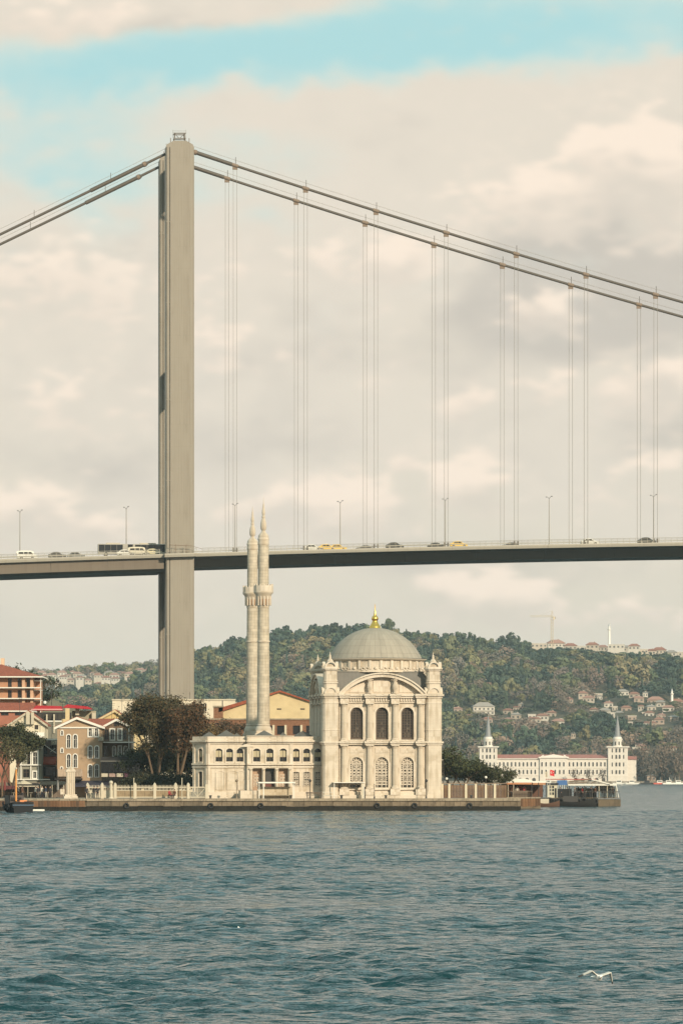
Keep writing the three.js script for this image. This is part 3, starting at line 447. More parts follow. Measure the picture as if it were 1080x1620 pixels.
{
  const Wt = [0.72, 0.69, 0.62], Ye = [0.78, 0.5, 0.1], Bk = [0.02, 0.02, 0.022], Gy = [0.12, 0.11, 0.1], Cr = [0.6, 0.54, 0.42];
  const list = [
    ['car', 'white estate car at the far left end of the bridge', 'car', 43, -4, Wt, { kind: 'van' }], ['car', 'dark grey car behind the articulated bus on the bridge', 'car', 91, -4, Gy, {}], ['car', 'grey car between the dark car and the bus', 'car', 121, -9, [0.2, 0.2, 0.19], {}],
    ['car', 'small white car in front of the long bus', 'car', 199, -3.6, Wt, {}], ['van', 'cream van beside the long bus windows', 'van', 219, -3.6, Cr, { kind: 'van' }], ['car', 'pale yellow white car beside the nose of the bus', 'car', 243, -3.6, [0.7, 0.62, 0.4], {}],
    ['car', 'white car just ahead of the two yellow taxis', 'car', 494, -5, Wt, {}], ['taxi', 'yellow taxi with dark windows, behind the white car', 'taxi', 517, -5, Ye, { kind: 'taxi' }], ['taxi', 'yellow taxi following close by the lamp post', 'taxi', 534, -8.5, Ye, { kind: 'taxi' }],
    ['car', 'low dark car above the dome side of the deck', 'car', 576, -17, Gy, {}], ['car', 'black car above the right side of the dome', 'car', 624, -4, Bk, {}], ['car', 'small black car beside the hanger ropes before the last taxi', 'car', 690, -12, Bk, { }], ['taxi', 'yellow taxi alone in the middle of the span', 'taxi', 725, -5, Ye, { kind: 'taxi' }],
    ['car', 'low grey car half hidden on the far lanes', 'car', 806, -19, Gy, {}], ['car', 'white car towards the right end of the deck', 'car', 932, -5, Wt, {}], ['car', 'black car closest to the photo right edge of the deck', 'car', 1022, -4, Bk, {}],
  ];
  for (const [n, lab, cat, px, z, c, o] of list) car(n, lab, cat, along(px, z), z, c, { ...o, flip: z < -13 });
  // articulated bus
  const s0 = along(155, -7), s1 = along(262, -7), sc = (s0 + s1) / 2, h = (s1 - s0) / 2;
  const t = thing('articulated_bus', 'long articulated bus with dark windows left of the bridge tower', 'bus', { p: onBridge(sc, -7), ry: BYAW, group: 'vehicles on the bridge' });
  const busBody = std([0.34, 0.31, 0.26], 0.4);
  for (const [a, b] of [[-h, -1.0], [0.2, h]]) M(t, 'body', new RoundedBoxGeometry(b - a, 2.6, 2.5, 3, 0.14), busBody, { p: [(a + b) / 2, 1.75, 0] });
  M(t, 'bellows', boxAt(-1.05, 0.25, 0.6, 2.95, -1.1, 1.1), MAT.black);
  for (const d of [-1, 1]) for (let k = 0; k < 11; k++) { const a = -h + 0.2 + k * (2 * h - 0.3) / 11; if (a < 0.2 && a + 1.4 > -1.1) continue; bx(t, 'side_window', MAT.glassDark, a, a + (2 * h - 0.3) / 11 - 0.05, 1.0, 2.85, d * 1.25 - 0.015, d * 1.25 + 0.015); }
  bx(t, 'windscreen', MAT.glassDark, h - 0.01, h + 0.02, 1.3, 2.7, -1.1, 1.1); bx(t, 'roof_unit', MAT.whitePaint, -h + 2, -h + 5.5, 3.05, 3.3, -0.8, 0.8); bx(t, 'roof_unit', MAT.whitePaint, 2, 6, 3.05, 3.3, -0.8, 0.8);
  for (const x of [-h + 2, -3, 3, h - 2.4]) for (const d of [-1, 1]) { const w = M(t, 'wheel', new THREE.CylinderGeometry(0.48, 0.48, 0.3, 16), MAT.tyre, { p: [x, 0.48, d * 1.12], r: [Math.PI / 2, 0, 0] }); M(w, 'rim', new THREE.CylinderGeometry(0.26, 0.26, 0.03, 12), MAT.hanger, { p: [x, 0.48, d * 1.285], r: [Math.PI / 2, 0, 0] }); }
}

// ---------- mosque: domed prayer hall ----------
{
  const Zf = 763, cx = X(605, Zf) - 8.7 * Math.sin(MYAW), cz = -Zf - 8.7 * Math.cos(MYAW);
  const m = thing('mosque', 'cream marble mosque hall with grey lead dome and gold finial on the quay', 'mosque', { p: [cx, GROUND, cz], ry: MYAW });
  const S = MAT.marble, T = MAT.marbleTrim, xs = [-3.72, 0, 3.72], cols = [-5.6, -1.87, 1.87, 5.6];
  // shared shapes
  const colShaft = (h) => lathe([[0.40, 0], [0.415, h * 0.3], [0.355, h]], 20), capG = (y) => merged([lathe([[0.36, y], [0.4, y + 0.08], [0.37, y + 0.12], [0.42, y + 0.3], [0.56, y + 0.44]], 16), boxAt(-0.6, 0.6, y + 0.44, y + 0.58, -0.6, 0.6)]), baseG = (y) => merged([boxAt(-0.56, 0.56, y, y + 0.16, -0.56, 0.56), lathe([[0.53, y + 0.16], [0.55, y + 0.24], [0.44, y + 0.32], [0.48, y + 0.38], [0.4, y + 0.46]], 16)]);
  const lowShaft = colShaft(5.9), upShaft = colShaft(4.5), lowBase = baseG(0), lowCap = capG(0);
  // ornamental stone lattice of a lower window
  const lattice = () => {
    const w = 1.84, y0 = 1.57, y1 = 5.98, g = [], z = 7.62, b = (x0, x1, a, c) => g.push(boxAt(x0, x1, a, c, z - 0.05, z + 0.05));
    for (const x of [-0.62, 0, 0.62]) b(x - 0.05, x + 0.05, y0, y1 - (x ? 0.25 : 0.02));
    for (const y of [2.0, 2.45, 3.35, 3.8, 4.25, 5.05]) b(-w / 2, w / 2, y - 0.05, y + 0.05);
    const ring = (x, y, r, t = 0.05) => { const q = new THREE.TorusGeometry(r, t, 5, 18); q.translate(x, y, z); g.push(q); };
    for (const x of [-0.31, 0.31]) { ring(x, 2.9, 0.3); ring(x, 2.9, 0.13); ring(x, 4.65, 0.3); ring(x, 4.65, 0.12); ring(x, 2.22, 0.17); ring(x, 4.02, 0.19); ring(x, 3.57, 0.17); ring(x * 2.4, 4.02, 0.14); ring(x * 2.4, 2.22, 0.12); }
    for (const x of [-0.77, 0.77]) { ring(x, 2.9, 0.14); ring(x, 4.65, 0.14); ring(x, 3.57, 0.13); }
    for (let k = 1; k < 6; k++) { const a = Math.PI * k / 6; g.push(bar([0, 5.06, z], [0.88 * Math.cos(a), 5.06 + 0.88 * Math.sin(a), z], 0.05, 5)); }
    ring(0, 5.06, 0.45); for (let k = 0; k < 6; k++) { const a = Math.PI * (k + 0.5) / 6; ring(0.67 * Math.cos(a), 5.06 + 0.67 * Math.sin(a), 0.14, 0.045); }
    return merged(g);
  };
  const latticeG = lattice();
  const bars = () => { const g = [], z = 7.5; for (let i = -3; i <= 3; i++) g.push(boxAt(i * 0.23 - (i % 2 ? 0.028 : 0.045), i * 0.23 + (i % 2 ? 0.028 : 0.045), 8.6, 13.15 - (Math.abs(i) > 2 ? 0.45 : Math.abs(i) > 1 ? 0.2 : 0.05), z - 0.03, z + 0.03)); for (let k = 0; k < 11; k++) { const y = 8.9 + k * 0.37; g.push(boxAt(-0.9, 0.9, y - 0.03, y + 0.03, z - 0.03, z + 0.03)); } const s = archShape(0, 8.6, 13.2, 1.8); s.holes.push(archPath(0, 8.8, 13.0, 1.38)); g.push(ext(s, 0.12, z - 0.04)); return merged(g); };
  const barsG = bars();
  const panes = () => { const g = []; for (const [i, y] of [[-0.68, 8.93], [0.68, 8.93], [-0.68, 9.3], [0.68, 9.3], [0, 9.67], [0, 10.04], [0.68, 10.04], [0, 10.78]]) g.push(boxAt(i * 0.34 - 0.09, i * 0.34 + 0.09, y, y + 0.26, 7.475, 7.49)); return merged(g); };
  const panesG = panes(), litTonePane = std([0.16, 0.135, 0.1], 0.2);  // paler colour paints these few panes as lit
  const wallShape = poly([[-6.7, 0.9], [6.7, 0.9], [6.7, 15.0], [-6.7, 15.0]]); for (const x of xs) wallShape.holes.push(archPath(x, 1.57, 5.98, 1.84), archPath(x, 8.55, 13.24, 1.84));
  const wallGeo = ext(wallShape, 0.6, 7.3), lowPane = ext(archShape(0, 1.5, 6.05, 2.0), 0.06, 7.42), upPane = ext(archShape(0, 8.5, 13.3, 2.0), 0.06, 7.38);
  const lowSur = archFrameG(0, 1.57, 5.98, 1.84, 0.26, 0.13, 7.9), upSur = archFrameG(0, 8.55, 13.24, 1.84, 0.3, 0.15, 7.9);
  const dentils = merged(Array.from({ length: 34 }, (_, i) => boxAt(-6.1 + i * 0.37 - 0.1, -6.1 + i * 0.37 + 0.1, 14.12, 14.55, 8.02, 8.3)));
  const arcBand = (c, rise, y0, t, depth, z0) => { const R = (c * c + rise * rise) / (2 * rise), cy = y0 + rise - R, A = Math.asin(c / R), pts = []; for (let i = 0; i <= 40; i++) { const q = -A + 2 * A * i / 40; pts.push([R * Math.sin(q), cy + R * Math.cos(q)]); } for (let i = 40; i >= 0; i--) { const q = -A + 2 * A * i / 40; pts.push([(R - t) * Math.sin(q), cy + (R - t) * Math.cos(q)]); } return ext(poly(pts), depth, z0); };
  const rimG = arcBand(6.35, 2.95, 15.19, 0.5, 1.4, 7.3), rim2 = arcBand(6.52, 3.1, 15.2, 0.2, 1.75, 7.2);
  const tympG = ext(segmentShape(6.0, 2.6, 15.0, 0), 0.35, 7.3, { curveSegments: 30 }), vaultG = ext(segmentShape(6.3, 2.9, 15.1), 7.1, 0.1, { curveSegments: 30 });
  const urn = lathe([[0.3, 0], [0.34, 0.15], [0.2, 0.3], [0.36, 0.7], [0.42, 1.1], [0.3, 1.5], [0.22, 1.7], [0.34, 1.85], [0.4, 2.1]], 14);
  for (let k = 0; k < 4; k++) {
    TF = new THREE.Matrix4().makeRotationY(-k * Math.PI / 2);
    M(m, 'wall', wallGeo, S);
    for (const x of xs) {
      const lo = M(m, 'window', lowPane, MAT.glassTint, { p: [x, 0, 0] }); M(lo, 'lattice', latticeG, T, { p: [x, 0, 0] }); M(lo, 'surround', lowSur, T, { p: [x, 0, 0] }); bx(lo, 'sill', T, x - 1.25, x + 1.25, 1.22, 1.42, 7.9, 8.18);
      const up = M(m, 'window', upPane, MAT.glassDark, { p: [x, 0, 0] }); M(up, 'frame', barsG, MAT.darkWood, { p: [x, 0, 0] }); M(up, 'pane', panesG, litTonePane, { p: [x, 0, 0] }); M(up, 'surround', upSur, T, { p: [x, 0, 0] });
    }
    for (const x of cols) {
      bx(m, 'pedestal', T, x - 0.72, x + 0.72, 0.5, 1.4, 7.9, 8.75);
      bx(m, 'pilaster', S, x - 0.66, x + 0.66, 1.4, 7.5, 7.9, 8.06); bx(m, 'pilaster', S, x - 0.66, x + 0.66, 8.3, 13.7, 7.9, 8.06);
      const a = M(m, 'column', lowShaft, T, { p: [x, 1.86, 8.3] }); M(a, 'base', lowBase, T, { p: [x, 1.4, 8.3] }); M(a, 'capital', lowCap, T, { p: [x, 7.2, 8.3] });
      const b = M(m, 'column', upShaft, T, { p: [x, 8.78, 8.3] }); M(b, 'base', lowBase, T, { p: [x, 8.32, 8.3] }); M(b, 'capital', lowCap, T, { p: [x, 13.28, 8.3] });
      bx(m, 'entablature_block', T, x - 0.62, x + 0.62, 13.88, 14.58, 8.3, 8.72); bx(m, 'cornice_block', T, x - 0.78, x + 0.78, 14.6, 14.9, 8.5, 8.95); bx(m, 'cornice_block', T, x - 0.9, x + 0.9, 14.9, 15.2, 8.72, 9.1);
      bx(m, 'cornice_block', T, x - 0.72, x + 0.72, 7.8, 8.04, 8.36, 8.85); bx(m, 'cornice_block', T, x - 0.84, x + 0.84, 8.04, 8.3, 8.58, 9.02);
    }
    bx(m, 'plinth', S, -6.9, 6.9, 0.0, 0.5, 7.2, 8.62); bx(m, 'plinth', S, -6.8, 6.8, 0.5, 0.95, 7.25, 8.2);
    for (const x of [-3.72, 0, 3.72]) { bx(m, 'panel', S, x - 1.0, x + 1.0, 6.62, 7.3, 7.9, 7.97); }
    bx(m, 'cornice', T, -6.7, 6.7, 7.8, 8.04, 7.9, 8.36); bx(m, 'cornice', T, -6.7, 6.7, 8.04, 8.28, 7.9, 8.58);
    bx(m, 'frieze', S, -6.7, 6.7, 13.88, 14.6, 7.9, 8.12); M(m, 'dentil_course', dentils, T);
    bx(m, 'cornice', T, -6.7, 6.7, 14.6, 14.88, 7.88, 8.5); bx(m, 'cornice', T, -6.7, 6.7, 14.88, 15.18, 7.86, 8.72);
    M(m, 'tympanum', tympG, S); M(m, 'arch_rim', rimG, T); M(m, 'arch_coping', rim2, T); M(m, 'vault_roof', vaultG, MAT.lead);
    bx(m, 'tympanum_panel', T, -1.25, 1.25, 15.5, 17.1, 7.65, 7.74);
    for (const x of [-1.87, 1.87]) { bx(m, 'tympanum_pier', T, x - 0.42, x + 0.42, 15.2, 17.35, 7.65, 8.0); M(m, 'urn', urn, T, { p: [x, 15.25, 8.3] }); bx(m, 'console', T, x - 0.55, x + 0.55, 17.2, 17.45, 7.65, 8.28); }
    for (const d of [-1, 1]) M(m, 'tympanum_panel', ext(poly([[d * 2.6, 15.45], [d * 4.9, 15.45], [d * 3.9, 16.2], [d * 2.6, 16.75]]), 0.09, 7.65), T);
    // roof block under the drum
    const q = new THREE.BufferGeometry(); q.setAttribute('position', new THREE.Float32BufferAttribute([-6.75, 15.1, 6.75, 6.75, 15.1, 6.75, 6.3, 18.5, 6.3, -6.75, 15.1, 6.75, 6.3, 18.5, 6.3, -6.3, 18.5, 6.3], 3)); q.computeVertexNormals(); M(m, 'roof_slope', uvm(q), MAT.lead);
  }
  TF = null;
  bx(m, 'roof', MAT.lead, -7.4, 7.4, 14.6, 15.05, -7.4, 7.4); bx(m, 'drum_base', MAT.lead, -6.35, 6.35, 18.3, 18.52, -6.35, 6.35);
  // corner towers
  const ch = (h, c) => poly([[-h, -h + c], [-h + c, -h], [h - c, -h], [h, -h + c], [h, h - c], [h - c, h], [-h + c, h], [-h, h - c]]);
  const pr = (h, c, y0, y1) => { const g = new THREE.ExtrudeGeometry(ch(h, c), { depth: y1 - y0, bevelEnabled: false }); g.rotateX(-Math.PI / 2); g.translate(0, y0, 0); return uvm(g); };
  const tG = { body: pr(1.15, 0.3, 0.9, 14.6), base: merged([pr(1.36, 0.3, 0, 0.5), pr(1.28, 0.3, 0.5, 1.0)]), mid: merged([pr(1.28, 0.3, 7.8, 8.04), pr(1.42, 0.32, 8.04, 8.28)]), band: pr(1.2, 0.3, 9.9, 10.05), band2: pr(1.2, 0.3, 13.8, 14.0), top: merged([pr(1.26, 0.3, 14.6, 14.88), pr(1.46, 0.34, 14.88, 15.18)]), stage: pr(0.94, 0.28, 15.18, 18.7), rings: pr(1.06, 0.3, 16.75, 16.9), rings2: pr(1.02, 0.28, 17.05, 17.18), rings3: merged([pr(1.12, 0.32, 18.6, 18.8), pr(1.26, 0.36, 18.8, 19.0)]) };
  const ped = (r, y, z0, d) => { const s = new THREE.Shape(); s.moveTo(-r, y); s.lineTo(r, y); s.absarc(0, y, r, 0, Math.PI, false); s.closePath(); const h = new THREE.Path(); h.absarc(0, y + r * 0.16, r * 0.66, 0, Math.PI, false); h.closePath(); s.holes.push(h); return ext(s, d, z0); };
  const pedG = ped(1.0, 15.2, 0.86, 0.42), pedBack = ext((() => { const s = new THREE.Shape(); s.moveTo(-0.95, 15.2); s.lineTo(0.95, 15.2); s.absarc(0, 15.2, 0.95, 0, Math.PI, false); s.closePath(); return s; })(), 0.3, 0.8), ped2 = ped(0.92, 18.98, 0.76, 0.4);
  const fin = lathe([[1.0, 18.95], [0.98, 19.2], [0.8, 19.5], [0.55, 19.68], [0.44, 19.8], [0.5, 19.9], [0.42, 20.05], [0.3, 20.2], [0.14, 20.4], [0.2, 20.5], [0.12, 20.62], [0.17, 20.75], [0.08, 20.9], [0.03, 21.3]], 18);
  for (const [x, z] of [[-1, 1], [1, 1], [-1, -1], [1, -1]]) {
    const p = [x * 7.55, 0, z * 7.55], t = M(m, 'corner_tower', tG.body, S, { p });
    M(t, 'plinth', tG.base, S, { p }); M(t, 'cornice', tG.mid, T, { p }); M(t, 'string_course', tG.band, T, { p }); M(t, 'string_course', tG.band2, T, { p }); M(t, 'cornice', tG.top, T, { p }); M(t, 'upper_stage', tG.stage, S, { p }); for (const g of [tG.rings, tG.rings2, tG.rings3]) M(t, 'string_course', g, T, { p }); M(t, 'finial', fin, T, { p });
    for (let k = 0; k < 4; k++) { const r = [0, k * Math.PI / 2, 0]; M(t, 'round_pediment', pedG, T, { p, r }); M(t, 'pediment_field', pedBack, S, { p, r }); M(t, 'crown_arch', ped2, T, { p, r }); }
  }
  // drum, dome and finial
  const drum = M(m, 'drum', uvm(lathe([[7.15, 18.4], [7.15, 18.75], [7.0, 18.85], [7.0, 20.15]], 84)), S);
  const ribG = boxAt(-0.2, 0.2, 18.85, 20.1, 6.9, 7.2), rosG = new THREE.SphereGeometry(0.24, 10, 8), scrG = merged([new THREE.TorusGeometry(0.22, 0.08, 6, 14).translate(-0.3, 0, 0), new THREE.TorusGeometry(0.22, 0.08, 6, 14).translate(0.3, 0, 0)]);
  for (let i = 0; i < 28; i++) { const a = i * Math.PI * 2 / 28, r = [0, a, 0]; M(drum, 'rib', ribG, T, { r }); const b = a + Math.PI / 28; if (i % 2) M(drum, 'rosette', rosG, T, { p: [7.1 * Math.sin(b), 18.95, 7.1 * Math.cos(b)] }); else M(drum, 'scroll', scrG, T, { p: [7.15 * Math.sin(b), 18.9, 7.15 * Math.cos(b)], r: [0, b, 0] }); }
  M(drum, 'cornice', lathe([[7.1, 20.08], [7.3, 20.14], [7.55, 20.3], [7.58, 20.4], [6.6, 20.48]], 84), T);
  const prof = [[7.52, 20.46], [7.0, 20.5]]; const DR = (6.88 ** 2 + 4.5 ** 2) / 9, DA = Math.asin(6.88 / DR); for (let i = 0; i <= 26; i++) { const a = DA * (1 - i / 26); prof.push([DR * Math.sin(a), 20.55 + 4.5 - DR + DR * Math.cos(a)]); }
  const dome = M(m, 'dome', lathe(prof, 96), MAT.domeLead);
  M(dome, 'finial', lathe([[0.95, 24.95], [0.82, 25.12], [0.84, 25.3], [0.66, 25.42], [0.62, 25.6], [0.5, 25.7], [0.44, 25.95], [0.34, 26.05], [0.46, 26.2], [0.52, 26.4], [0.44, 26.65], [0.25, 26.85], [0.15, 26.95], [0.22, 27.08], [0.12, 27.25], [0.16, 27.38], [0.07, 27.6], [0.04, 28.5]], 24), MAT.gold);
}

// ---------- the two minarets ----------
{
  const S = MAT.ashlar, T = MAT.marbleTrim;
  const build = (px, Z, label, tip, k) => {
    const u = Z / F, x = X(px, Z), t = thing('minaret', label, 'minaret', { p: [x, GROUND, -Z], ry: MYAW, group: 'pair of slender minarets' });
    const h = (py) => (HORIZON - py) * u + EYE - GROUND, hh = (py) => h(py + tip * clamp((960 - py) / 170) * k), q = (pts) => pts.map(([r, py]) => [r * u, h(py + tip * clamp((960 - py) / 170) * k)]);
    const flute = (r0, r1, y0, y1) => { const g = new THREE.CylinderGeometry(r1, r0, y1 - y0, 20, 1); g.translate(0, (y0 + y1) / 2, 0); const uv = g.attributes.uv; for (let i = 0; i < uv.count; i++) uv.setXY(i, uv.getX(i) * 7, uv.getY(i) * (y1 - y0)); return g; };
    M(t, 'base', merged([boxAt(-1.35, 1.35, 0, h(1160), -1.35, 1.35), boxAt(-1.2, 1.2, h(1160), h(1156), -1.2, 1.2), lathe([[1.25, h(1156)], [1.22, h(1153)], [1.02, h(1149)]], 24)]), MAT.marble);
    M(t, 'shaft', flute(10.1 * u, 8.9 * u, h(1150), h(962)), S);
    for (const y of [1148, 1010 + 6 * k]) M(t, 'ring', lathe([[10.3 * u, h(y)], [10.6 * u, h(y - 1)], [10.2 * u, h(y - 2.4)]], 24), T);
    const bal = M(t, 'balcony', lathe(q([[9, 962], [9.8, 960], [9.3, 958.5], [10.6, 948], [11.2, 946], [13, 941], [15.2, 938.4], [15.6, 937], [15.6, 935]]), 28), T);
    M(bal, 'painted_band', lathe(q([[9.6, 957.5], [10.9, 947.5]]), 28), MAT.redStone);
    const y0 = hh(958), y1 = hh(947); for (let i = 0; i < 14; i++) { const a = i * Math.PI / 7; M(bal, 'corbel', boxAt(-0.09, 0.09, y0, y1 + 0.35, 0.92, 1.16), T, { r: [0, a, 0] }); }
    const pa = hh(935.4), pb = hh(926.5); for (let i = 0; i < 14; i++) { const a = (i + 0.5) * Math.PI / 7, r = [0, a, 0]; M(bal, 'parapet_panel', boxAt(-0.3, 0.3, pa, pb, 1.32, 1.42), T, { r }); M(bal, 'parapet_post', boxAt(-0.07, 0.07, pa, pb + 0.22, 1.3, 1.46), T, { r: [0, a + Math.PI / 14, 0] }); }
    M(t, 'upper_shaft', flute(8.6 * u, 8.2 * u, h(936), h(861 + tip * 0.6 * k)), S);
    M(t, 'collar', lathe(q([[8.2, 863], [9.2, 861], [8.7, 858], [8.6, 855], [9.3, 853.5], [9, 851.5], [8.4, 850.5]]), 24), T);
    M(t, 'spire', lathe(q([[8.5, 851], [8.2, 847.5], [6.6, 845], [4.2, 842.6], [3.1, 840.5], [3.0, 839], [4.4, 837.5], [4.9, 833], [4.6, 828], [3.7, 823.5], [2.4, 820.6], [2.2, 819.6], [3.0, 818], [2.2, 816.2], [1.9, 815], [2.7, 812.5], [2.4, 807.5], [1.5, 804.4], [1.9, 803], [1.1, 800.8], [1.5, 799], [0.7, 796.6], [0.5, 793], [0.15, 787]]), 20), T);
    return t;
  };
  build(416.8, 775, 'nearer and taller white stone minaret of the close pair', 0, 1);
  build(399.5, 797, 'minaret half hidden behind its taller twin', 13, 1);
}

// ---------- pavilion joined to the mosque ----------
{
  const Z = 764, t = thing('imperial_pavilion', 'two storey cream stone pavilion with nine arched upper windows beside the minarets', 'pavilion', { p: [X(424, Z), GROUND, -Z], ry: MYAW });
  const S = MAT.marble, T = MAT.marbleTrim, k = Z / F / Math.cos(MYAW), lx = (px) => (px - 424) * k, DEEP = 13;
  const seg = (a, b, f) => { const dx = b[0] - a[0], dz = b[1] - a[1], l = Math.hypot(dx, dz), ang = Math.atan2(-dz, dx); TF = new THREE.Matrix4().makeTranslation(a[0], 0, a[1]).multiply(new THREE.Matrix4().makeRotationY(ang)); f(l); TF = null; };
  const winUp = (cx, w = 0.98) => { const p = M(t, 'window', ext(archShape(cx, 5.34, 7.28, w + 0.1, 0.3), 0.05, -0.3), MAT.glassDark); M(p, 'surround', archFrameG(cx, 5.36, 7.25, w, 0.17, 0.1, 0, 0.28), T); if (w > 0.8) { M(p, 'painted_reflection', boxAt(cx - w / 2 + 0.04, cx + w / 2 - 0.04, 6.0, 6.75 + 0.2 * Math.sin(cx * 5), -0.25, -0.22), std([0.4, 0.34, 0.22], 0.8)); M(p, 'sash', merged([boxAt(cx - 0.02, cx + 0.02, 5.36, 7.2, -0.24, -0.18), boxAt(cx - w / 2, cx + w / 2, 5.95, 6.03, -0.24, -0.18)]), MAT.darkWood); } bx(p, 'sill', T, cx - w / 2 - 0.2, cx + w / 2 + 0.2, 5.12, 5.26, 0, 0.2); };  // beige box behind the sash paints a reflection in the glass
  const latWin = (cx) => { const p = M(t, 'window', ext(archShape(cx, 1.86, 3.86, 0.92, 0.08), 0.05, -0.26), MAT.glassTint), g = []; for (const x of [-0.3, 0, 0.3]) g.push(boxAt(cx + x - 0.03, cx + x + 0.03, 1.86, 3.84, -0.16, -0.09)); for (const y of [2.2, 2.55, 2.9, 3.25, 3.55]) g.push(boxAt(cx - 0.44, cx + 0.44, y - 0.03, y + 0.03, -0.16, -0.09)); for (const x of [-0.2, 0.2]) for (const y of [2.36, 3.05, 3.4, 2.05]) g.push(new THREE.TorusGeometry(0.13, 0.035, 5, 12).translate(cx + x, y, -0.12)); M(p, 'lattice', merged(g), T); M(p, 'surround', archFrameG(cx, 1.86, 3.86, 0.9, 0.14, 0.09, 0, 0.07), T); };
  const crown = (l, out = 0, e = 0) => { bx(t, 'cornice', T, -e, l + e, 7.95, 8.2, -0.2, 0.22 + out); bx(t, 'cornice', T, -e - 0.1, l + e + 0.1, 8.2, 8.46, -0.2, 0.5 + out); bx(t, 'parapet', S, -e, l + e, 8.46, 9.0, -0.35, 0.12 + out); bx(t, 'string_course', T, -e, l + e, 4.45, 4.7, 0, 0.18 + out); bx(t, 'string_course', T, -e, l + e, 4.85, 5.1, 0, 0.28 + out); bx(t, 'plinth', S, -e, l + e, 0, 0.95, -0.1, 0.25 + out); bx(t, 'plinth', S, -e, l + e, 0, 0.4, -0.1, 0.42 + out); };
  const pier = (x, w = 0.34) => { bx(t, 'pilaster', T, x - w / 2, x + w / 2, 0.95, 4.45, 0, 0.14); bx(t, 'pilaster', T, x - w / 2, x + w / 2, 5.1, 7.95, 0, 0.14); };
  const xa = lx(329), xb = lx(390), xc = lx(462.5), xd = lx(519);
  // west wing
  seg([xa, 0], [xb, 0], (l) => {
    const ws = [346.7, 363.4, 379.8].map((p) => lx(p) - xa);
    M(t, 'wall', wallG(0, l, 0, 8.1, ws.map((c) => archPath(c, 5.36, 7.25, 0.98, 0.28)), 0.4, -0.4), S); ws.forEach((c) => winUp(c)); crown(l);
    for (const [c, w] of [[ws[0] + 0.15, 1.1], [ws[1] + 0.4, 1.5], [ws[2] + 0.15, 0.9]]) { const pan = M(t, 'blind_panel', ext(archShape(c, 1.3, 3.95, w, 0.2), 0.06, 0.0), S); M(pan, 'moulding', archFrameG(c, 1.3, 3.95, w, 0.09, 0.12, 0.0, 0.2), T); }
    pier(0.2); pier(l - 0.2);
  });
  // projecting centre with the entrance
  seg([xb, 0.75], [xc, 0.75], (l) => {
    const ws = [405.3, 426, 447].map((p) => lx(p) - xb), ds = [406, 426, 447].map((p) => lx(p) - xb);
    M(t, 'wall', wallG(0, l, 0, 8.3, [...ws.map((c) => archPath(c, 5.36, 7.25, 1.02, 0.3)), ...ds.map((c) => rectPath(c - 0.68, c + 0.68, 1.0, 4.32))], 0.45, -0.45), S);
    ws.forEach((c) => winUp(c, 1.02)); crown(l, 0.06);
    ds.forEach((c, i) => { const d = M(t, i === 1 ? 'door' : 'window', boxAt(c - 0.7, c + 0.7, 1.0, 4.32, -1.0, -0.9), i === 1 ? std([0.03, 0.024, 0.018], 0.5) : MAT.redStone); if (i === 1) { M(d, 'door_leaf', boxAt(c - 0.62, c + 0.62, 1.1, 2.1, -0.89, -0.84), std([0.12, 0.03, 0.015], 0.5)); } else { const g = []; for (const y of [2.4, 3.0, 3.4]) g.push(boxAt(c - 0.42, c + 0.42, y - 0.05, y + 0.05, -0.9, -0.84)); for (const x of [-0.4, 0, 0.4]) g.push(boxAt(c + x - 0.04, c + x + 0.04, 1.6, 3.5, -0.9, -0.84)); for (const x of [-0.2, 0.2]) for (const y of [2.7, 2.05]) g.push(new THREE.TorusGeometry(0.16, 0.05, 5, 12).translate(c + x, y, -0.86)); M(d, 'lattice', merged(g), T); } });
    for (const x of [ds[0] - 0.95, (ds[0] + ds[1]) / 2, (ds[1] + ds[2]) / 2, ds[2] + 0.95]) { const c = M(t, 'column', lathe([[0.2, 1.2], [0.21, 2], [0.17, 4.0]], 14), T, { p: [x, 0, 0.18] }); M(c, 'capital', merged([lathe([[0.17, 4.0], [0.2, 4.08], [0.27, 4.25]], 12), boxAt(-0.28, 0.28, 4.25, 4.4, -0.28, 0.28)]), T, { p: [x, 0, 0.18] }); M(c, 'base', merged([boxAt(-0.3, 0.3, 0.95, 1.1, -0.3, 0.3), lathe([[0.27, 1.1], [0.2, 1.22]], 12)]), T, { p: [x, 0, 0.18] }); }
    pier(0.25, 0.5); pier(l - 0.25, 0.5);
    M(t, 'pediment', ext(segmentShape(0.95, 0.4, 7.5), 0.16, 0.02), T); bx(t, 'attic', S, -0.1, l + 0.1, 9.0, 9.12, -0.4, 0.3);
    bx(t, 'step', S, ds[0] - 1.6, ds[2] + 1.4, 0, 0.32, 0.4, 2.2); bx(t, 'step', S, ds[0] - 1.3, ds[2] + 1.1, 0.32, 0.64, 0.4, 1.8); bx(t, 'step', S, ds[0] - 1.0, ds[2] + 0.8, 0.64, 0.95, 0.4, 1.4);
    bx(t, 'terrace_block', S, lx(376) - xb, lx(408) - xb, 0, 1.15, 0.5, 3.2);
  });
  for (const [x, w] of [[xb, 1], [xc, -1]]) bx(t, 'wall', S, x + (w > 0 ? 0 : -0.4), x + (w > 0 ? 0.4 : 0), 0, 8.4, -0.2, 0.32);
  // east wing
  seg([xc, 0], [xd, 0], (l) => {
    const ws = [468.4, 485, 502.7].map((p) => lx(p) - xc);
    M(t, 'wall', wallG(0, l, 0, 8.1, [...ws.map((c) => archPath(c, 5.36, 7.25, 0.98, 0.28)), ...ws.map((c) => archPath(c, 1.86, 3.86, 0.9, 0.07))], 0.4, -0.4), S);
    ws.forEach((c) => { winUp(c); latWin(c); }); crown(l); pier(l - 0.2);
  });
  // canted bay and set-back side towards the trees
  const c0 = [xa, 0], c1 = [lx(305) + 0.35, -2.6], c2 = [lx(305) + 1.55, -DEEP];
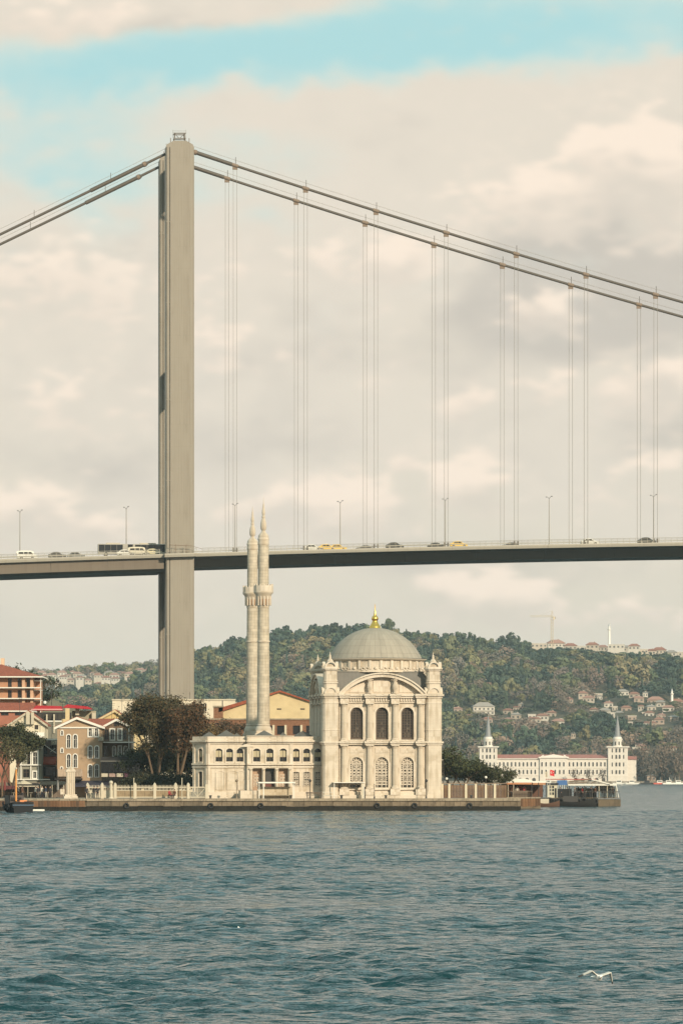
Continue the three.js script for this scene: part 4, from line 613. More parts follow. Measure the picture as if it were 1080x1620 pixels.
  seg(c1, c0, (l) => { const cs = [l * 0.52]; M(t, 'wall', wallG(0, l, 0, 8.1, [archPath(cs[0], 5.36, 7.25, 0.85, 0.28), archPath(cs[0], 1.7, 3.9, 0.85, 0.1)], 0.4, -0.4), S); winUp(cs[0], 0.85); const p = M(t, 'window', boxAt(cs[0] - 0.45, cs[0] + 0.45, 1.7, 3.9, -0.3, -0.25), MAT.glassDark); M(p, 'surround', archFrameG(cs[0], 1.7, 3.9, 0.85, 0.15, 0.1, 0, 0.1), T); crown(l, 0, 0.05); pier(0.25, 0.4); pier(l - 0.25, 0.4); });
  seg(c2, c1, (l) => { const cs = [2.2, 4.6, 7.0]; M(t, 'wall', wallG(0, l, 0, 8.1, cs.map((c) => archPath(c, 5.36, 7.25, 0.98, 0.28)), 0.4, -0.4), S); cs.forEach((c) => winUp(c)); crown(l, 0, 0.05); });
  seg([xd, -DEEP], c2, (l) => { M(t, 'wall', wallG(0, l, 0, 8.1, [], 0.4, -0.4), S); crown(l); });
  const roofS = poly([[xa, -0.3], [xd, -0.3], [xd, DEEP * -1 + 0.3], [c2[0] + 0.3, -DEEP + 0.3], [c1[0] + 0.3, c1[1]]]); const rg = new THREE.ExtrudeGeometry(roofS, { depth: 0.2, bevelEnabled: false }); rg.rotateX(Math.PI / 2); rg.translate(0, 8.72, 0); M(t, 'roof', uvm(rg), MAT.lead);
  // shallow lead pyramids on the roof
  for (const [p0, p1, z, py] of [[321, 350, -3.6, 1157.4], [342, 381, -2.4, 1155], [400, 442, -2.2, 1155.4], [443, 463, -3.8, 1158], [462, 503, -2.4, 1156], [372, 392, -6, 1159]]) { const w = (p1 - p0) * k, y1 = (HORIZON - py) * (Z + 3) / F + EYE - GROUND; const g = new THREE.ConeGeometry(w / Math.SQRT2, y1 - 8.75, 4, 1); g.rotateY(Math.PI / 4); M(t, 'roof_pyramid', uvm(g), MAT.lead, { p: [(lx(p0) + lx(p1)) / 2, (y1 + 8.75) / 2, z - 0.5] }); M(t, 'roof_kerb', boxG(w * 0.96, 0.24, w * 0.96), T, { p: [(lx(p0) + lx(p1)) / 2, 8.8, z - 0.5] }); }
}

// ---------- quay wall ----------
const q2w = (x, z, y = 0) => { const c = Math.cos(QYAW), s = Math.sin(QYAW); return [QP[0] + x * c + z * s, y, QP[2] - x * s + z * c]; };
const qx = (px, z) => { let x = 0; for (let i = 0; i < 8; i++) { const w = q2w(x, z); x += (px - (540 + w[0] * F / -w[2])) * -w[2] / F; } return x; };   // along the quay, under a column of the frame
{
  const t = thing('quay_wall', 'weathered stone quay with pale coping and dark weed line', 'quay', { p: QP, ry: QYAW }), r = rng(5);
  const x0 = qx(137, QF), x1 = qx(823, QF); let x = x0, i = 0;
  const tones = [MAT.concrete, std([0.22, 0.17, 0.115], 0.9, { map: concreteT }), std([0.26, 0.2, 0.135], 0.9, { map: concreteT }), std([0.16, 0.125, 0.085], 0.9, { map: concreteT })];
  while (x < x1 - 0.5) { const w = Math.min(2.4 + 1.8 * r(), x1 - x), e = r() * 0.05; bx(t, 'coping_stone', MAT.coping, x + 0.012, x + w - 0.012, 1.42, GROUND + 0.01 * r(), QF - 2.5, QF + 0.16 + e); x += w; i++; }
  for (const [ya, yb, dz, m] of [[0.72, 1.41, 0, 0], [0.3, 0.71, -0.04, 1]]) { x = x0; while (x < x1 - 0.3) { const w = Math.min(1.3 + 1.6 * r(), x1 - x); bx(t, 'wall_stone', tones[Math.floor(r() * 4)], x + 0.02, x + w - 0.02, ya + 0.008, yb, QF - 1.4, QF + dz - 0.05 * r()); x += w; } void m; }
  x = x0; while (x < x1 - 0.3) { const w = Math.min(2 + 3 * r(), x1 - x); bx(t, 'weed_covered_footing', MAT.algae, x, x + w - 0.01, -1.2, 0.62 + 0.14 * r(), QF - 1.3, QF + 0.1 + 0.08 * r()); x += w; }
  bx(t, 'wall_core', MAT.concrete, x0, x1, -1.2, 1.4, QF - 2.5, QF - 1.42);
  // tyres and mooring rings
  for (const px of [200, 333, 412, 596, 655, 742]) { const g = new THREE.TorusGeometry(0.3, 0.13, 8, 18); M(t, 'tyre_fender', g, MAT.tyre, { p: [qx(px, QF), 0.75, QF + 0.2] }); }
  for (const px of [333, 460, 540, 610, 745]) M(t, 'bollard', lathe([[0.16, 0], [0.14, 0.3], [0.24, 0.36], [0.22, 0.46], [0.02, 0.5]], 14), MAT.iron, { p: [qx(px, QF - 0.6), GROUND, QF - 0.6] });
}
{ // older, lower landing to the left with boarded face
  const t = thing('old_landing', 'low stone landing with rusty boarded face left of the main quay', 'landing', { p: QP, ry: QYAW }), r = rng(6);
  const x0 = qx(-60, QF), x1 = qx(137, QF); let x = x0;
  while (x < x1 - 0.3) { const w = Math.min(1.6 + 1.4 * r(), x1 - x); bx(t, 'coping_stone', MAT.coping, x + 0.015, x + w - 0.015, 1.5, GROUND - 0.01, QF - 2.5, QF + 0.05); x += w; }
  const woods = [std([0.17, 0.085, 0.04], 0.9, { map: concreteT }), std([0.12, 0.07, 0.04], 0.9, { map: concreteT }), std([0.23, 0.12, 0.06], 0.9, { map: concreteT })];
  for (x = x0; x < x1 - 0.4; x += 0.42) bx(t, 'plank', woods[Math.floor(r() * 3)], x, x + 0.38, 0.55 + 0.1 * r(), 1.47, QF - 0.1, QF - 0.02 + 0.05 * r());
  bx(t, 'weed_covered_footing', MAT.algae, x0, x1, -1.2, 0.62, QF - 1.3, QF + 0.02); bx(t, 'wall_core', MAT.concrete, x0, x1, -1.2, 1.48, QF - 2.5, QF - 0.12);
}

// ---------- generic town house ----------
function house(name, label, category, o) {
  const { px0, px1, Z, eave, ridge, ridgeX = (o.px0 + o.px1) / 2, depth = 9, wall = MAT.cream, roof = MAT.redTile, trim = MAT.white, type = 'gable', wins = [], base = GROUND, over = 0.45, ry = 0, glass = MAT.glassDark } = o;
  const pc = (px0 + px1) / 2, k = Z / F, lx = (p) => (p - pc) * k, hy = (p) => Y(p, Z) - base, w = (px1 - px0) * k / 2, he = hy(eave), hr = hy(ridge), rx = lx(ridgeX);
  const t = thing(name, label, category, { p: [X(pc, Z), base, -Z], ry, group: o.group });
  const s = type === 'gable' ? poly([[-w, 0], [w, 0], [w, he], [rx, hr], [-w, he]]) : poly([[-w, 0], [w, 0], [w, he], [-w, he]]);
  for (const [px, a, b, wp, kind] of wins) { const c = lx(px), ww = wp * k; s.holes.push(kind === 'arch' ? archPath(c, hy(b), hy(a), ww) : rectPath(c - ww / 2, c + ww / 2, hy(b), hy(a))); }
  M(t, 'wall', ext(s, 0.35, -0.35), wall);
  const sideX = [[-w, -w + 0.35], [w - 0.35, w]]; for (const [a, b] of sideX) bx(t, 'wall', wall, a, b, 0, he, -depth + 0.35, -0.352);
  M(t, 'wall', ext(type === 'gable' ? poly([[-w, 0], [w, 0], [w, he], [rx, hr], [-w, he]]) : poly([[-w, 0], [w, 0], [w, he], [-w, he]]), 0.35, -depth), wall);
  for (const [px, a, b, wp, kind, style = 'trim'] of wins) {
    const c = lx(px), ww = wp * k, y0 = hy(b), y1 = hy(a);
    const p = M(t, 'window', boxAt(c - ww / 2 - 0.05, c + ww / 2 + 0.05, y0 - 0.05, y1 + 0.05, -0.3, -0.26), glass);
    M(p, 'sash', merged([boxAt(c - 0.025, c + 0.025, y0, y1, -0.26, -0.2), boxAt(c - ww / 2, c + ww / 2, y0 + (y1 - y0) * 0.62, y0 + (y1 - y0) * 0.62 + 0.05, -0.26, -0.2)]), style === 'dark' ? MAT.darkWood : trim);
    if (style === 'trim') M(p, 'surround', kind === 'arch' ? archFrameG(c, y0, y1, ww, Math.max(0.14, ww * 0.3), 0.12, 0) : (() => { const q = poly([[c - ww / 2 - 0.2, y0 - 0.2], [c + ww / 2 + 0.2, y0 - 0.2], [c + ww / 2 + 0.2, y1 + 0.2], [c - ww / 2 - 0.2, y1 + 0.2]]); q.holes.push(rectPath(c - ww / 2, c + ww / 2, y0, y1)); return ext(q, 0.1, 0); })(), trim);
  }
  if (type === 'gable') {
    for (const d of [-1, 1]) { const ex = d * (w + over), sl = (hr - he) / Math.max(0.3, Math.abs(rx - d * w)), ey = he - sl * over; const q = d < 0 ? poly([[ex, ey], [rx, hr], [rx, hr + 0.3], [ex, ey + 0.26]]) : poly([[rx, hr], [ex, ey], [ex, ey + 0.26], [rx, hr + 0.3]]); M(t, 'roof', ext(q, depth + 0.7, -depth - 0.3), roof); const b = d < 0 ? poly([[ex, ey - 0.16], [rx, hr - 0.16], [rx, hr + 0.22], [ex, ey + 0.2]]) : poly([[rx, hr - 0.16], [ex, ey - 0.16], [ex, ey + 0.2], [rx, hr + 0.22]]); M(t, 'bargeboard', ext(b, 0.1, 0.41), trim); }
    if (o.cornice) bx(t, 'cornice', trim, -w, w, he - 0.16, he + 0.04, 0, 0.2);
  } else if (type === 'hip' || type === 'side') {
    const a = w + over, d0 = over, d1 = -depth - over, in_ = type === 'hip' ? Math.min(w * 0.95, depth / 2) : 0, m = (d0 + d1) / 2, A = [-a, he, d0], B = [a, he, d0], C = [a, he, d1], D = [-a, he, d1], R1 = [-a + in_ + (type === 'hip' ? over : 0), hr, m], R2 = [a - in_ - (type === 'hip' ? over : 0), hr, m];
    const f = [A, B, R2, A, R2, R1, B, C, R2, C, D, R1, C, R1, R2, D, A, R1, A, D, C, A, C, B], g = new THREE.BufferGeometry(); g.setAttribute('position', new THREE.Float32BufferAttribute(f.flat(), 3)); g.computeVertexNormals(); M(t, 'roof', uvm(g), roof); bx(t, 'eave_board', trim, -a, a, he - 0.22, he - 0.01, d0 - 0.12, d0 + 0.03); bx(t, 'eave_board', trim, a - 0.1, a + 0.02, he - 0.22, he - 0.01, d1, d0 - 0.13);
  } else { bx(t, 'parapet', trim, -w - 0.1, w + 0.1, he, he + 0.25, -0.6, 0.15); bx(t, 'roof', roof, -w, w, he - 0.2, he - 0.002, -depth, -0.36); }
  return { t, lx, hy, k, w, he, hr };
}
function balcony(h, px0, px1, py, out = 1.2, mat = MAT.iron, slab = MAT.white) {
  const a = h.lx(px0), b = h.lx(px1), y = h.hy(py), p = bx(h.t, 'balcony', slab, a, b, y - 0.18, y, 0, out), g = [];
  for (let x = a + 0.05; x <= b; x += 0.16) g.push(boxAt(x - 0.012, x + 0.012, y, y + 0.95, out - 0.07, out - 0.045)); g.push(boxAt(a, b, y + 0.93, y + 0.99, out - 0.1, out - 0.02)); M(p, 'balustrade', merged(g), mat); return p;
}

// brown house with paired white windows
{
  const P = (x, a, b) => [[x - 5.2, a, b, 5.2, 'arch'], [x + 5.2, a, b, 5.2, 'arch']];
  const h = house('town_house', 'tall tan house with paired white arched windows and front gable', 'house', { px0: 91, px1: 162, Z: 800, eave: 1150.5, ridge: 1136.5, ridgeX: 122, wall: MAT.brown, cornice: true, wins: [...P(114.3, 1162.5, 1183), ...P(114.3, 1193.5, 1214), [143.2, 1152, 1164.5, 4.8, 'rect'], [153, 1152, 1164.5, 4.8, 'rect'], ...P(148.3, 1180.5, 1199), ...P(148.3, 1210, 1229), [98.6, 1156, 1163, 2.6, 'arch'], [98.6, 1184, 1190.5, 2.6, 'arch'], [98, 1213.5, 1218, 2.6, 'arch'], [146, 1238, 1256, 16, 'rect', 'dark'], [112, 1236, 1258, 14, 'rect', 'dark']] });
  bx(h.t, 'sign_panel', std([0.5, 0.38, 0.28], 0.8, { map: concreteT }), h.lx(92), h.lx(131), h.hy(1228.5), h.hy(1216.5), 0.05, 0.45);
  bx(h.t, 'awning', MAT.charcoal, h.lx(88), h.lx(131), h.hy(1233.5), h.hy(1231), 0, 2.4); const aw = ext(poly([[0, 0], [3.4, -0.75], [3.4, -0.95], [0, -0.3]]), h.lx(176) - h.lx(118), 0); aw.rotateY(-Math.PI / 2); M(h.t, 'awning', aw, std([0.035, 0.032, 0.05], 0.8), { p: [h.lx(176), h.hy(1235), 0.1] });
  bx(h.t, 'chimney', MAT.yellow, h.lx(101.5), h.lx(108), h.hy(1148), h.hy(1120), -5, -4.2); bx(h.t, 'chimney_stack', MAT.yellow, h.lx(96), h.lx(106), h.hy(1150), h.hy(1137), -5.4, -4);
}
// neighbour with balconies and black pavilion
{
  const h = house('town_house', 'dark timber balcony house with white gable beside the tan house', 'house', { px0: 163.5, px1: 207, Z: 803, eave: 1150, ridge: 1139, ridgeX: 184.5, wall: std([0.2, 0.13, 0.08], 0.85, { map: plasterT }), wins: [[169, 1154, 1170, 6, 'rect', 'dark'], [178, 1154, 1170, 5.5, 'rect'], [190, 1154, 1170, 4.5, 'rect'], [197.5, 1154, 1170, 6, 'rect', 'dark'], [184.5, 1143.5, 1149, 9, 'rect', 'dark'], [167, 1180, 1196, 5, 'rect', 'dark'], [181, 1181, 1196, 3.6, 'arch'], [190, 1181, 1196, 3, 'rect'], [199, 1181, 1196, 4, 'arch'], [184, 1228, 1256, 34, 'rect', 'dark']] });
  balcony(h, 164, 215, 1173.5, 1.6); for (const p of [205, 212]) M(h.t, 'balcony_post', bar([h.lx(p), h.hy(1197), 1.5], [h.lx(p), h.hy(1150), 1.5], 0.07), MAT.white);
  const cafeGlass = new THREE.MeshPhysicalMaterial({ color: new THREE.Color(0.3, 0.32, 0.33), roughness: 0.06, transmission: 1, thickness: 0, ior: 1.5 });
  const t = thing('cafe_pavilion', 'black framed glass cafe pavilion in front of the balcony house', 'cafe', { p: [X(190, 797), GROUND, -797] }), k = 797 / F, lx = (p) => (p - 190) * k, hy = (p) => Y(p, 797) - GROUND;
  M(t, 'roof', ext(poly([[lx(159), hy(1203)], [lx(161), hy(1197.5)], [lx(212), hy(1196.5)], [lx(224), hy(1203.5)]]), 4.2, -3.6), MAT.charcoal); bx(t, 'fascia_board', std([0.12, 0.115, 0.1], 0.6), lx(159), lx(224), hy(1205), hy(1203.3), -3.5, 0.65);
  for (let i = 0; i < 9; i++) { const a = lx(160 + i * 6.9), b = lx(160 + i * 6.9 + 6.4); bx(t, 'glass_panel', cafeGlass, a, b, hy(1222), hy(1205), 0.1, 0.13); bx(t, 'mullion', MAT.black, b, b + 0.06, hy(1258), hy(1205), 0.08, 0.18); }
  for (let i = 0; i < 5; i++) bx(t, 'banner_panel', [MAT.whitePaint, std([0.35, 0.24, 0.2], 0.8), MAT.whitePaint, std([0.1, 0.03, 0.06], 0.8), MAT.charcoal][i], lx(161 + i * 12), lx(171 + i * 12), hy(1229), hy(1223.5), 0.12, 0.18);
  bx(t, 'back_wall', std([0.2, 0.15, 0.11], 0.85), lx(160), lx(222), 0, hy(1203.5), -3.4, -3.2); bx(t, 'counter', MAT.darkWood, lx(162), lx(220), 0, 1.1, -0.8, -0.3);
}
house('tiled_house', 'low house with red tile roof between the tan house and balcony house', 'house', { px0: 143, px1: 176, Z: 830, eave: 1147, ridge: 1136.5, type: 'side', wall: MAT.yellow, depth: 7 });
house('yellow_house', 'ochre yellow gabled house behind the balcony house', 'house', { px0: 152, px1: 204, Z: 850, eave: 1141, ridge: 1125, ridgeX: 182, wall: std([0.62, 0.45, 0.2], 0.85, { map: plasterT }), trim: MAT.yellow, roof: MAT.redTile, wins: [[192, 1136.5, 1143, 11, 'rect', 'dark']] });
house('red_roof_house', 'small house with pointed red tile roof beside the large trees', 'house', { px0: 198, px1: 228, Z: 870, eave: 1137.5, ridge: 1126, type: 'hip', depth: 5, wall: MAT.yellow });
// long white building in front of the bridge tower
{
  const h = house('long_white_building', 'long plain white flat roofed building at the foot of the bridge tower', 'building', { px0: 178, px1: 372, Z: 985, eave: 1108, ridge: 1108, type: 'flat', wall: std([0.66, 0.57, 0.44], 0.85, { map: plasterT }), roof: MAT.concrete, trim: MAT.whitePaint, depth: 30, over: 0 });
  for (let i = 0; i < 4; i++) bx(h.t, 'roof_vent', MAT.charcoal, h.lx(314 + i * 3.5), h.lx(316.4 + i * 3.5), h.hy(1125), h.hy(1113), 0, 0.06);
  bx(h.t, 'antenna', MAT.iron, h.lx(299), h.lx(299.6), h.hy(1108), h.hy(1094), -4, -3.95); bx(h.t, 'downpipe', MAT.hanger, h.lx(308), h.lx(309), h.hy(1128), h.hy(1110), 0, 0.12);
}
// cream gabled hall behind the minarets
{
  const Z = 862, k = Z / F, t = thing('gabled_hall', 'large cream gabled hall with brick lower storey behind the minarets', 'hall', { p: [X(430, Z), GROUND, -Z] }), lx = (p) => (p - 430) * k, hy = (p) => Y(p, Z) - GROUND;
  const P = [[345, 1137], [345, 1125], [353, 1120.5], [443, 1094.5], [520, 1119], [520, 1137]].map(([a, b]) => [lx(a), hy(b)]);
  M(t, 'gable_wall', ext(poly(P), 0.4, -0.4), MAT.yellow); M(t, 'gable_wall', ext(poly(P), 0.4, -24), MAT.yellow);
  const slab = (a, b, c, d) => ext(poly([[lx(a), hy(b)], [lx(c), hy(d)], [lx(c), hy(d - 2.8)], [lx(a), hy(b - 6.5)]]), 25, -24.5); M(t, 'roof', slab(346, 1127, 443, 1095), MAT.redTile); M(t, 'roof', ext(poly([[lx(443), hy(1095)], [lx(526), hy(1122)], [lx(526), hy(1120.6)], [lx(443), hy(1092.2)]]), 25, -24.5), MAT.redTile);
  const s = poly([[lx(306), 0], [lx(520), 0], [lx(520), hy(1136.8)], [lx(306), hy(1136.8)]]), ws = [425, 444, 469, 490, 510, 405]; for (const p of ws) s.holes.push(rectPath(lx(p) - 0.6, lx(p) + 0.6, hy(1162), hy(1148)));
  M(t, 'brick_wall', ext(s, 0.4, 0.02), MAT.brick); for (const p of ws) { const w = M(t, 'window', boxAt(lx(p) - 0.65, lx(p) + 0.65, hy(1162), hy(1147.6), 0.06, 0.1), MAT.glassDark); bx(w, 'surround', MAT.cream, lx(p) + 0.62, lx(p) + 0.98, hy(1163), hy(1147), 0.42, 0.5); }
  bx(t, 'cornice', MAT.coping, lx(306), lx(520), hy(1138.6), hy(1136.6), 0.0, 0.6);
  for (const p of [438, 475]) bx(t, 'gable_vent', MAT.charcoal, lx(p), lx(p + 7), hy(1122.6), hy(1120.8), 0, 0.05);
  bx(t, 'chimney', MAT.brick, lx(338), lx(353), hy(1150), hy(1118.5), -0.6, 0.5); bx(t, 'chimney_cap', MAT.coping, lx(337), lx(354), hy(1119), hy(1116.6), -0.8, 0.7); M(t, 'flue_pipe', bar([lx(352), hy(1118), 0], [lx(352), hy(1108), 0], 0.09), MAT.iron);
}
// red hip roof block on the slope, far left
{
  const h = house('apartment_house', 'terracotta apartment house with broad red hip roof and white balcony lines', 'house', { px0: -60, px1: 54, Z: 905, eave: 1070, ridge: 1050, type: 'hip', wall: std([0.42, 0.22, 0.13], 0.85, { map: plasterT }), over: 1.6, depth: 12, wins: [[31, 1073, 1087, 5.5, 'rect', 'dark'], [45, 1073, 1087, 5.5, 'rect', 'dark'], [31, 1092, 1104, 5.5, 'rect', 'dark'], [45, 1092, 1104, 5.5, 'rect', 'dark'], [16, 1073, 1087, 6, 'rect', 'dark'], [16, 1092, 1104, 6, 'rect', 'dark']] });
  for (const y of [1089, 1106]) { bx(h.t, 'balcony_slab', MAT.white, h.lx(0), h.lx(66), h.hy(y), h.hy(y - 1.6), 0.0, 1.5); } for (const p of [38, 51]) bx(h.t, 'pillar', std([0.5, 0.31, 0.2], 0.8), h.lx(p) - 0.25, h.lx(p) + 0.25, 0, h.hy(1070), 0.3, 0.7);
  bx(h.t, 'side_wall', std([0.42, 0.22, 0.13], 0.85, { map: plasterT }), h.lx(54), h.lx(62), 0, h.hy(1072), -11, -5); for (const y of [1076, 1091, 1107, 1121]) bx(h.t, 'loggia_slab', MAT.white, h.lx(54), h.lx(65), h.hy(y + 1.2), h.hy(y), -5, -0.3); bx(h.t, 'loggia_post', MAT.white, h.lx(64), h.lx(65), 0, h.hy(1072), -0.6, -0.3);
  bx(h.t, 'chimney', std([0.6, 0.42, 0.28], 0.8), h.lx(-2), h.lx(4), h.hy(1062), h.hy(1040), -6.6, -6);
}
{
  const h = house('red_roof_house', 'wide low house with plain red roof below the terracotta apartment house', 'house', { px0: -60, px1: 50, Z: 868, eave: 1124, ridge: 1111, type: 'side', depth: 8, wall: std([0.36, 0.14, 0.09], 0.85, { map: plasterT }), wins: [[8, 1127, 1132, 12, 'rect', 'dark'], [33, 1127, 1132, 18, 'rect', 'dark'], [17, 1150, 1160, 8, 'rect'], [36, 1150, 1160, 8, 'rect']] }); void h;
}
{ // roof terrace with crimson awnings
  const Z = 862, k = Z / F, t = thing('roof_terrace', 'roof terrace restaurant with crimson awnings and dark windows', 'building', { p: [X(98, Z), GROUND, -Z] }), lx = (p) => (p - 98) * k, hy = (p) => Y(p, Z) - GROUND, red = std([0.36, 0.015, 0.025], 0.8);
  bx(t, 'wall', std([0.2, 0.19, 0.15], 0.85, { map: plasterT }), lx(53), lx(146), 0, hy(1140), -7, 0); bx(t, 'terrace_front', MAT.charcoal, lx(53), lx(112), hy(1140), hy(1127), -3, -0.4);
  M(t, 'awning', ext(poly([[lx(50), hy(1124)], [lx(100), hy(1124)], [lx(97), hy(1117)], [lx(58), hy(1116)]]), 3, -3), red); bx(t, 'awning_valance', std([0.6, 0.3, 0.28], 0.8), lx(50), lx(100), hy(1123.2), hy(1121.4), 0.02, 0.08);
  M(t, 'awning', ext(poly([[lx(98), hy(1119)], [lx(146), hy(1122)], [lx(138), hy(1117.5)], [lx(106), hy(1114)]]), 3, -5), red); bx(t, 'roof_wall', std([0.3, 0.26, 0.18], 0.9), lx(112), lx(150), hy(1142), hy(1124), -5.5, -4.5);
  for (let i = 0; i < 6; i++) bx(t, 'window', MAT.glassTint, lx(60 + i * 8), lx(66 + i * 8), hy(1138), hy(1129), -0.4, -0.36);
  bx(t, 'beam', MAT.white, lx(56), lx(100), hy(1142), hy(1140), -0.3, 0.1); for (const p of [73.5, 85]) bx(t, 'post', MAT.whitePaint, lx(p), lx(p + 2.2), hy(1160), hy(1130), 0, 0.25);
  const d = M(t, 'satellite_dish', new THREE.SphereGeometry(3.4 * k, 16, 8, 0, 6.283, 0, 0.9), MAT.white, { p: [lx(72), hy(1112), 0], r: [1.2, 0, 0.2] }); void d; M(t, 'dish_mast', bar([lx(72), hy(1120), -0.4], [lx(72), hy(1108), -0.4], 0.06), MAT.iron);
  M(t, 'roof_aerial', merged([bar([lx(81), hy(1116), -2], [lx(81), hy(1093), -2], 0.06), bar([lx(74), hy(1095.5), -2], [lx(84), hy(1094.5), -2], 0.06)]), MAT.iron);
  for (const [p, y] of [[118, 1119], [144, 1127]]) bx(t, 'chimney', MAT.whitePaint, lx(p), lx(p + 6), hy(y + 12), hy(y), -4.4, -3.6);
}
{ // white gable house
  const h = house('white_gable_house', 'cream white gabled house with tall white chimney behind the shore trees', 'house', { px0: 16, px1: 72, Z: 835, eave: 1146, ridge: 1127, ridgeX: 45, wall: std([0.68, 0.6, 0.45], 0.85, { map: plasterT }), trim: MAT.whitePaint, roof: MAT.redTile, depth: 8, wins: [[33, 1149, 1158, 5, 'rect', 'dark'], [58, 1147, 1154, 6, 'rect', 'dark'], [45, 1168, 1182, 5, 'rect'], [30, 1168, 1182, 5, 'rect']] });
  bx(h.t, 'chimney', MAT.whitePaint, h.lx(42), h.lx(48), h.hy(1146), h.hy(1127), -0.1, 0.7); bx(h.t, 'chimney', MAT.whitePaint, h.lx(50), h.lx(54.5), h.hy(1146), h.hy(1127), 0.1, 0.8);
}
{ // white banded shop house by the landing
  const h = house('shop_house', 'grey shop house with white bands and narrow dark windows by the landing', 'house', { px0: 28, px1: 66, Z: 806, eave: 1167, ridge: 1167, type: 'flat', wall: std([0.26, 0.25, 0.2], 0.85, { map: plasterT }), trim: MAT.white, depth: 10, wins: [[40, 1169.5, 1178, 4, 'rect'], [45.5, 1169.5, 1178, 3, 'rect'], [56, 1190, 1209, 6, 'rect'], [46, 1190, 1209, 5, 'rect', 'dark'], [55.5, 1221, 1231, 4.5, 'rect'], [42, 1217, 1230, 10, 'rect', 'dark'], [46, 1238, 1258, 26, 'rect', 'dark']] });
  for (const y of [1180, 1211, 1234]) bx(h.t, 'white_band', MAT.white, h.lx(27), h.lx(y === 1234 ? 80 : 66), h.hy(y), h.hy(y - 1.6), 0.0, 0.4); for (const p of [48.5, 60.5, 33]) bx(h.t, 'pilaster', MAT.white, h.lx(p), h.lx(p + 1.6), h.hy(1234), h.hy(1168), 0.0, 0.2);
  bx(h.t, 'roof_tank', MAT.white, h.lx(53), h.lx(70), h.hy(1169), h.hy(1158.5), -2, -0.6);
}
{
  const h = house('awning_house', 'narrow dark house with rust red awning between shop house and tan house', 'house', { px0: 66, px1: 90, Z: 812, eave: 1171, ridge: 1171, type: 'flat', wall: std([0.14, 0.1, 0.085], 0.85, { map: plasterT }), trim: MAT.white, depth: 9, wins: [[72, 1180, 1193, 6, 'rect', 'dark'], [82, 1180, 1193, 6, 'rect', 'dark'], [78, 1213, 1227, 20, 'rect', 'dark'], [78, 1238, 1258, 18, 'rect', 'dark']] });
  const g = ext(poly([[0, 0], [1.8, -1.1], [1.8, -1.3], [0, -0.2]]), h.lx(90) - h.lx(65), 0); g.rotateY(-Math.PI / 2); M(h.t, 'awning', g, std([0.26, 0.05, 0.02], 0.85), { p: [h.lx(90), h.hy(1197), 0.05] }); bx(h.t, 'balcony', MAT.hanger, h.lx(66), h.lx(90), h.hy(1212), h.hy(1210.8), 0, 1.4); bx(h.t, 'flower_box', std([0.4, 0.16, 0.06], 0.8), h.lx(66), h.lx(79), h.hy(1231), h.hy(1228.5), 0, 0.5);
  M(h.t, 'roof_brace', merged([bar([h.lx(70), h.hy(1178), 0.4], [h.lx(90), h.hy(1192), 0.4], 0.07), bar([h.lx(80), h.hy(1190), 0.45], [h.lx(88), h.hy(1184), 0.45], 0.06)]), MAT.white);
}
{ // dark cafe front along the landing
  const Z = 786, k = Z / F, t = thing('waterside_cafe', 'row of dark cafe canopies along the landing behind the moored boat', 'cafe', { p: [X(50, Z), GROUND, -Z] }), lx = (p) => (p - 50) * k, hy = (p) => Y(p, Z) - GROUND, fab = [MAT.charcoal, std([0.03, 0.035, 0.03], 0.9), std([0.1, 0.03, 0.03], 0.9)];
  [[-40, 26, 1243, 2], [27, 62, 1239, 0], [63, 103, 1236, 1]].forEach(([a, b, y, f], i) => { const g = ext(poly([[lx(a), hy(y + 4)], [lx(b), hy(y + 4)], [lx(b - 3), hy(y)], [lx(a + 3), hy(y)]]), 4, -4); M(t, 'canopy', g, fab[f]); bx(t, 'canopy_valance', i === 1 ? MAT.whitePaint : fab[f], lx(a), lx(b), hy(y + 5.6), hy(y + 4), 0, 0.05); for (const p of [a + 2, (a + b) / 2, b - 2]) M(t, 'canopy_post', bar([lx(p), 0, 0], [lx(p), hy(y + 4), 0], 0.05), i ? MAT.whitePaint : MAT.iron); });
  bx(t, 'back_wall', std([0.17, 0.13, 0.1], 0.9), lx(-40), lx(104), 0, hy(1238), -4.6, -4.3);
  const r = rng(9); for (let i = 0; i < 12; i++) { const p = -4 + i * 9; const tb = M(t, 'cafe_table', merged([bar([lx(p), 0, 1 + r()], [lx(p), 0.72, 1.5], 0.04), new THREE.CylinderGeometry(0.35, 0.35, 0.04, 12).translate(lx(p), 0.74, 1.5)]), i % 3 ? MAT.darkWood : MAT.whitePaint); void tb; }
}
// white stone fountain pylon
{
  const w = q2w(qx(112, 3), 3), t = thing('stone_fountain', 'white fluted stone fountain standing on the promenade before the tan house', 'fountain', { p: [w[0], GROUND, w[2]], ry: QYAW });
  for (const [a, b, y0, y1, d] of [[-1.0, 1.0, 0, 0.35, 0.9], [-0.85, 0.85, 0.35, 0.6, 0.75], [-0.72, 0.72, 3.85, 4.05, 0.62], [-0.62, 0.62, 4.05, 4.2, 0.55]]) bx(t, y0 > 2 ? 'cornice' : 'step', MAT.marbleTrim, a, b, y0, y1, -d, d);
  bx(t, 'shaft', MAT.marble, -0.6, 0.6, 0.6, 3.85, -0.5, 0.5); for (const x of [-0.45, -0.15, 0.15, 0.45]) M(t, 'flute', bar([x, 0.62, 0.5], [x, 3.84, 0.5], 0.1, 8), MAT.marbleTrim);
  M(t, 'crown', lathe([[0.55, 4.2], [0.45, 4.4], [0.2, 4.55], [0.02, 4.7]], 14), MAT.marble); bx(t, 'basin', MAT.marble, -1.5, -0.9, 0.6, 1.35, -0.3, 0.5);
}
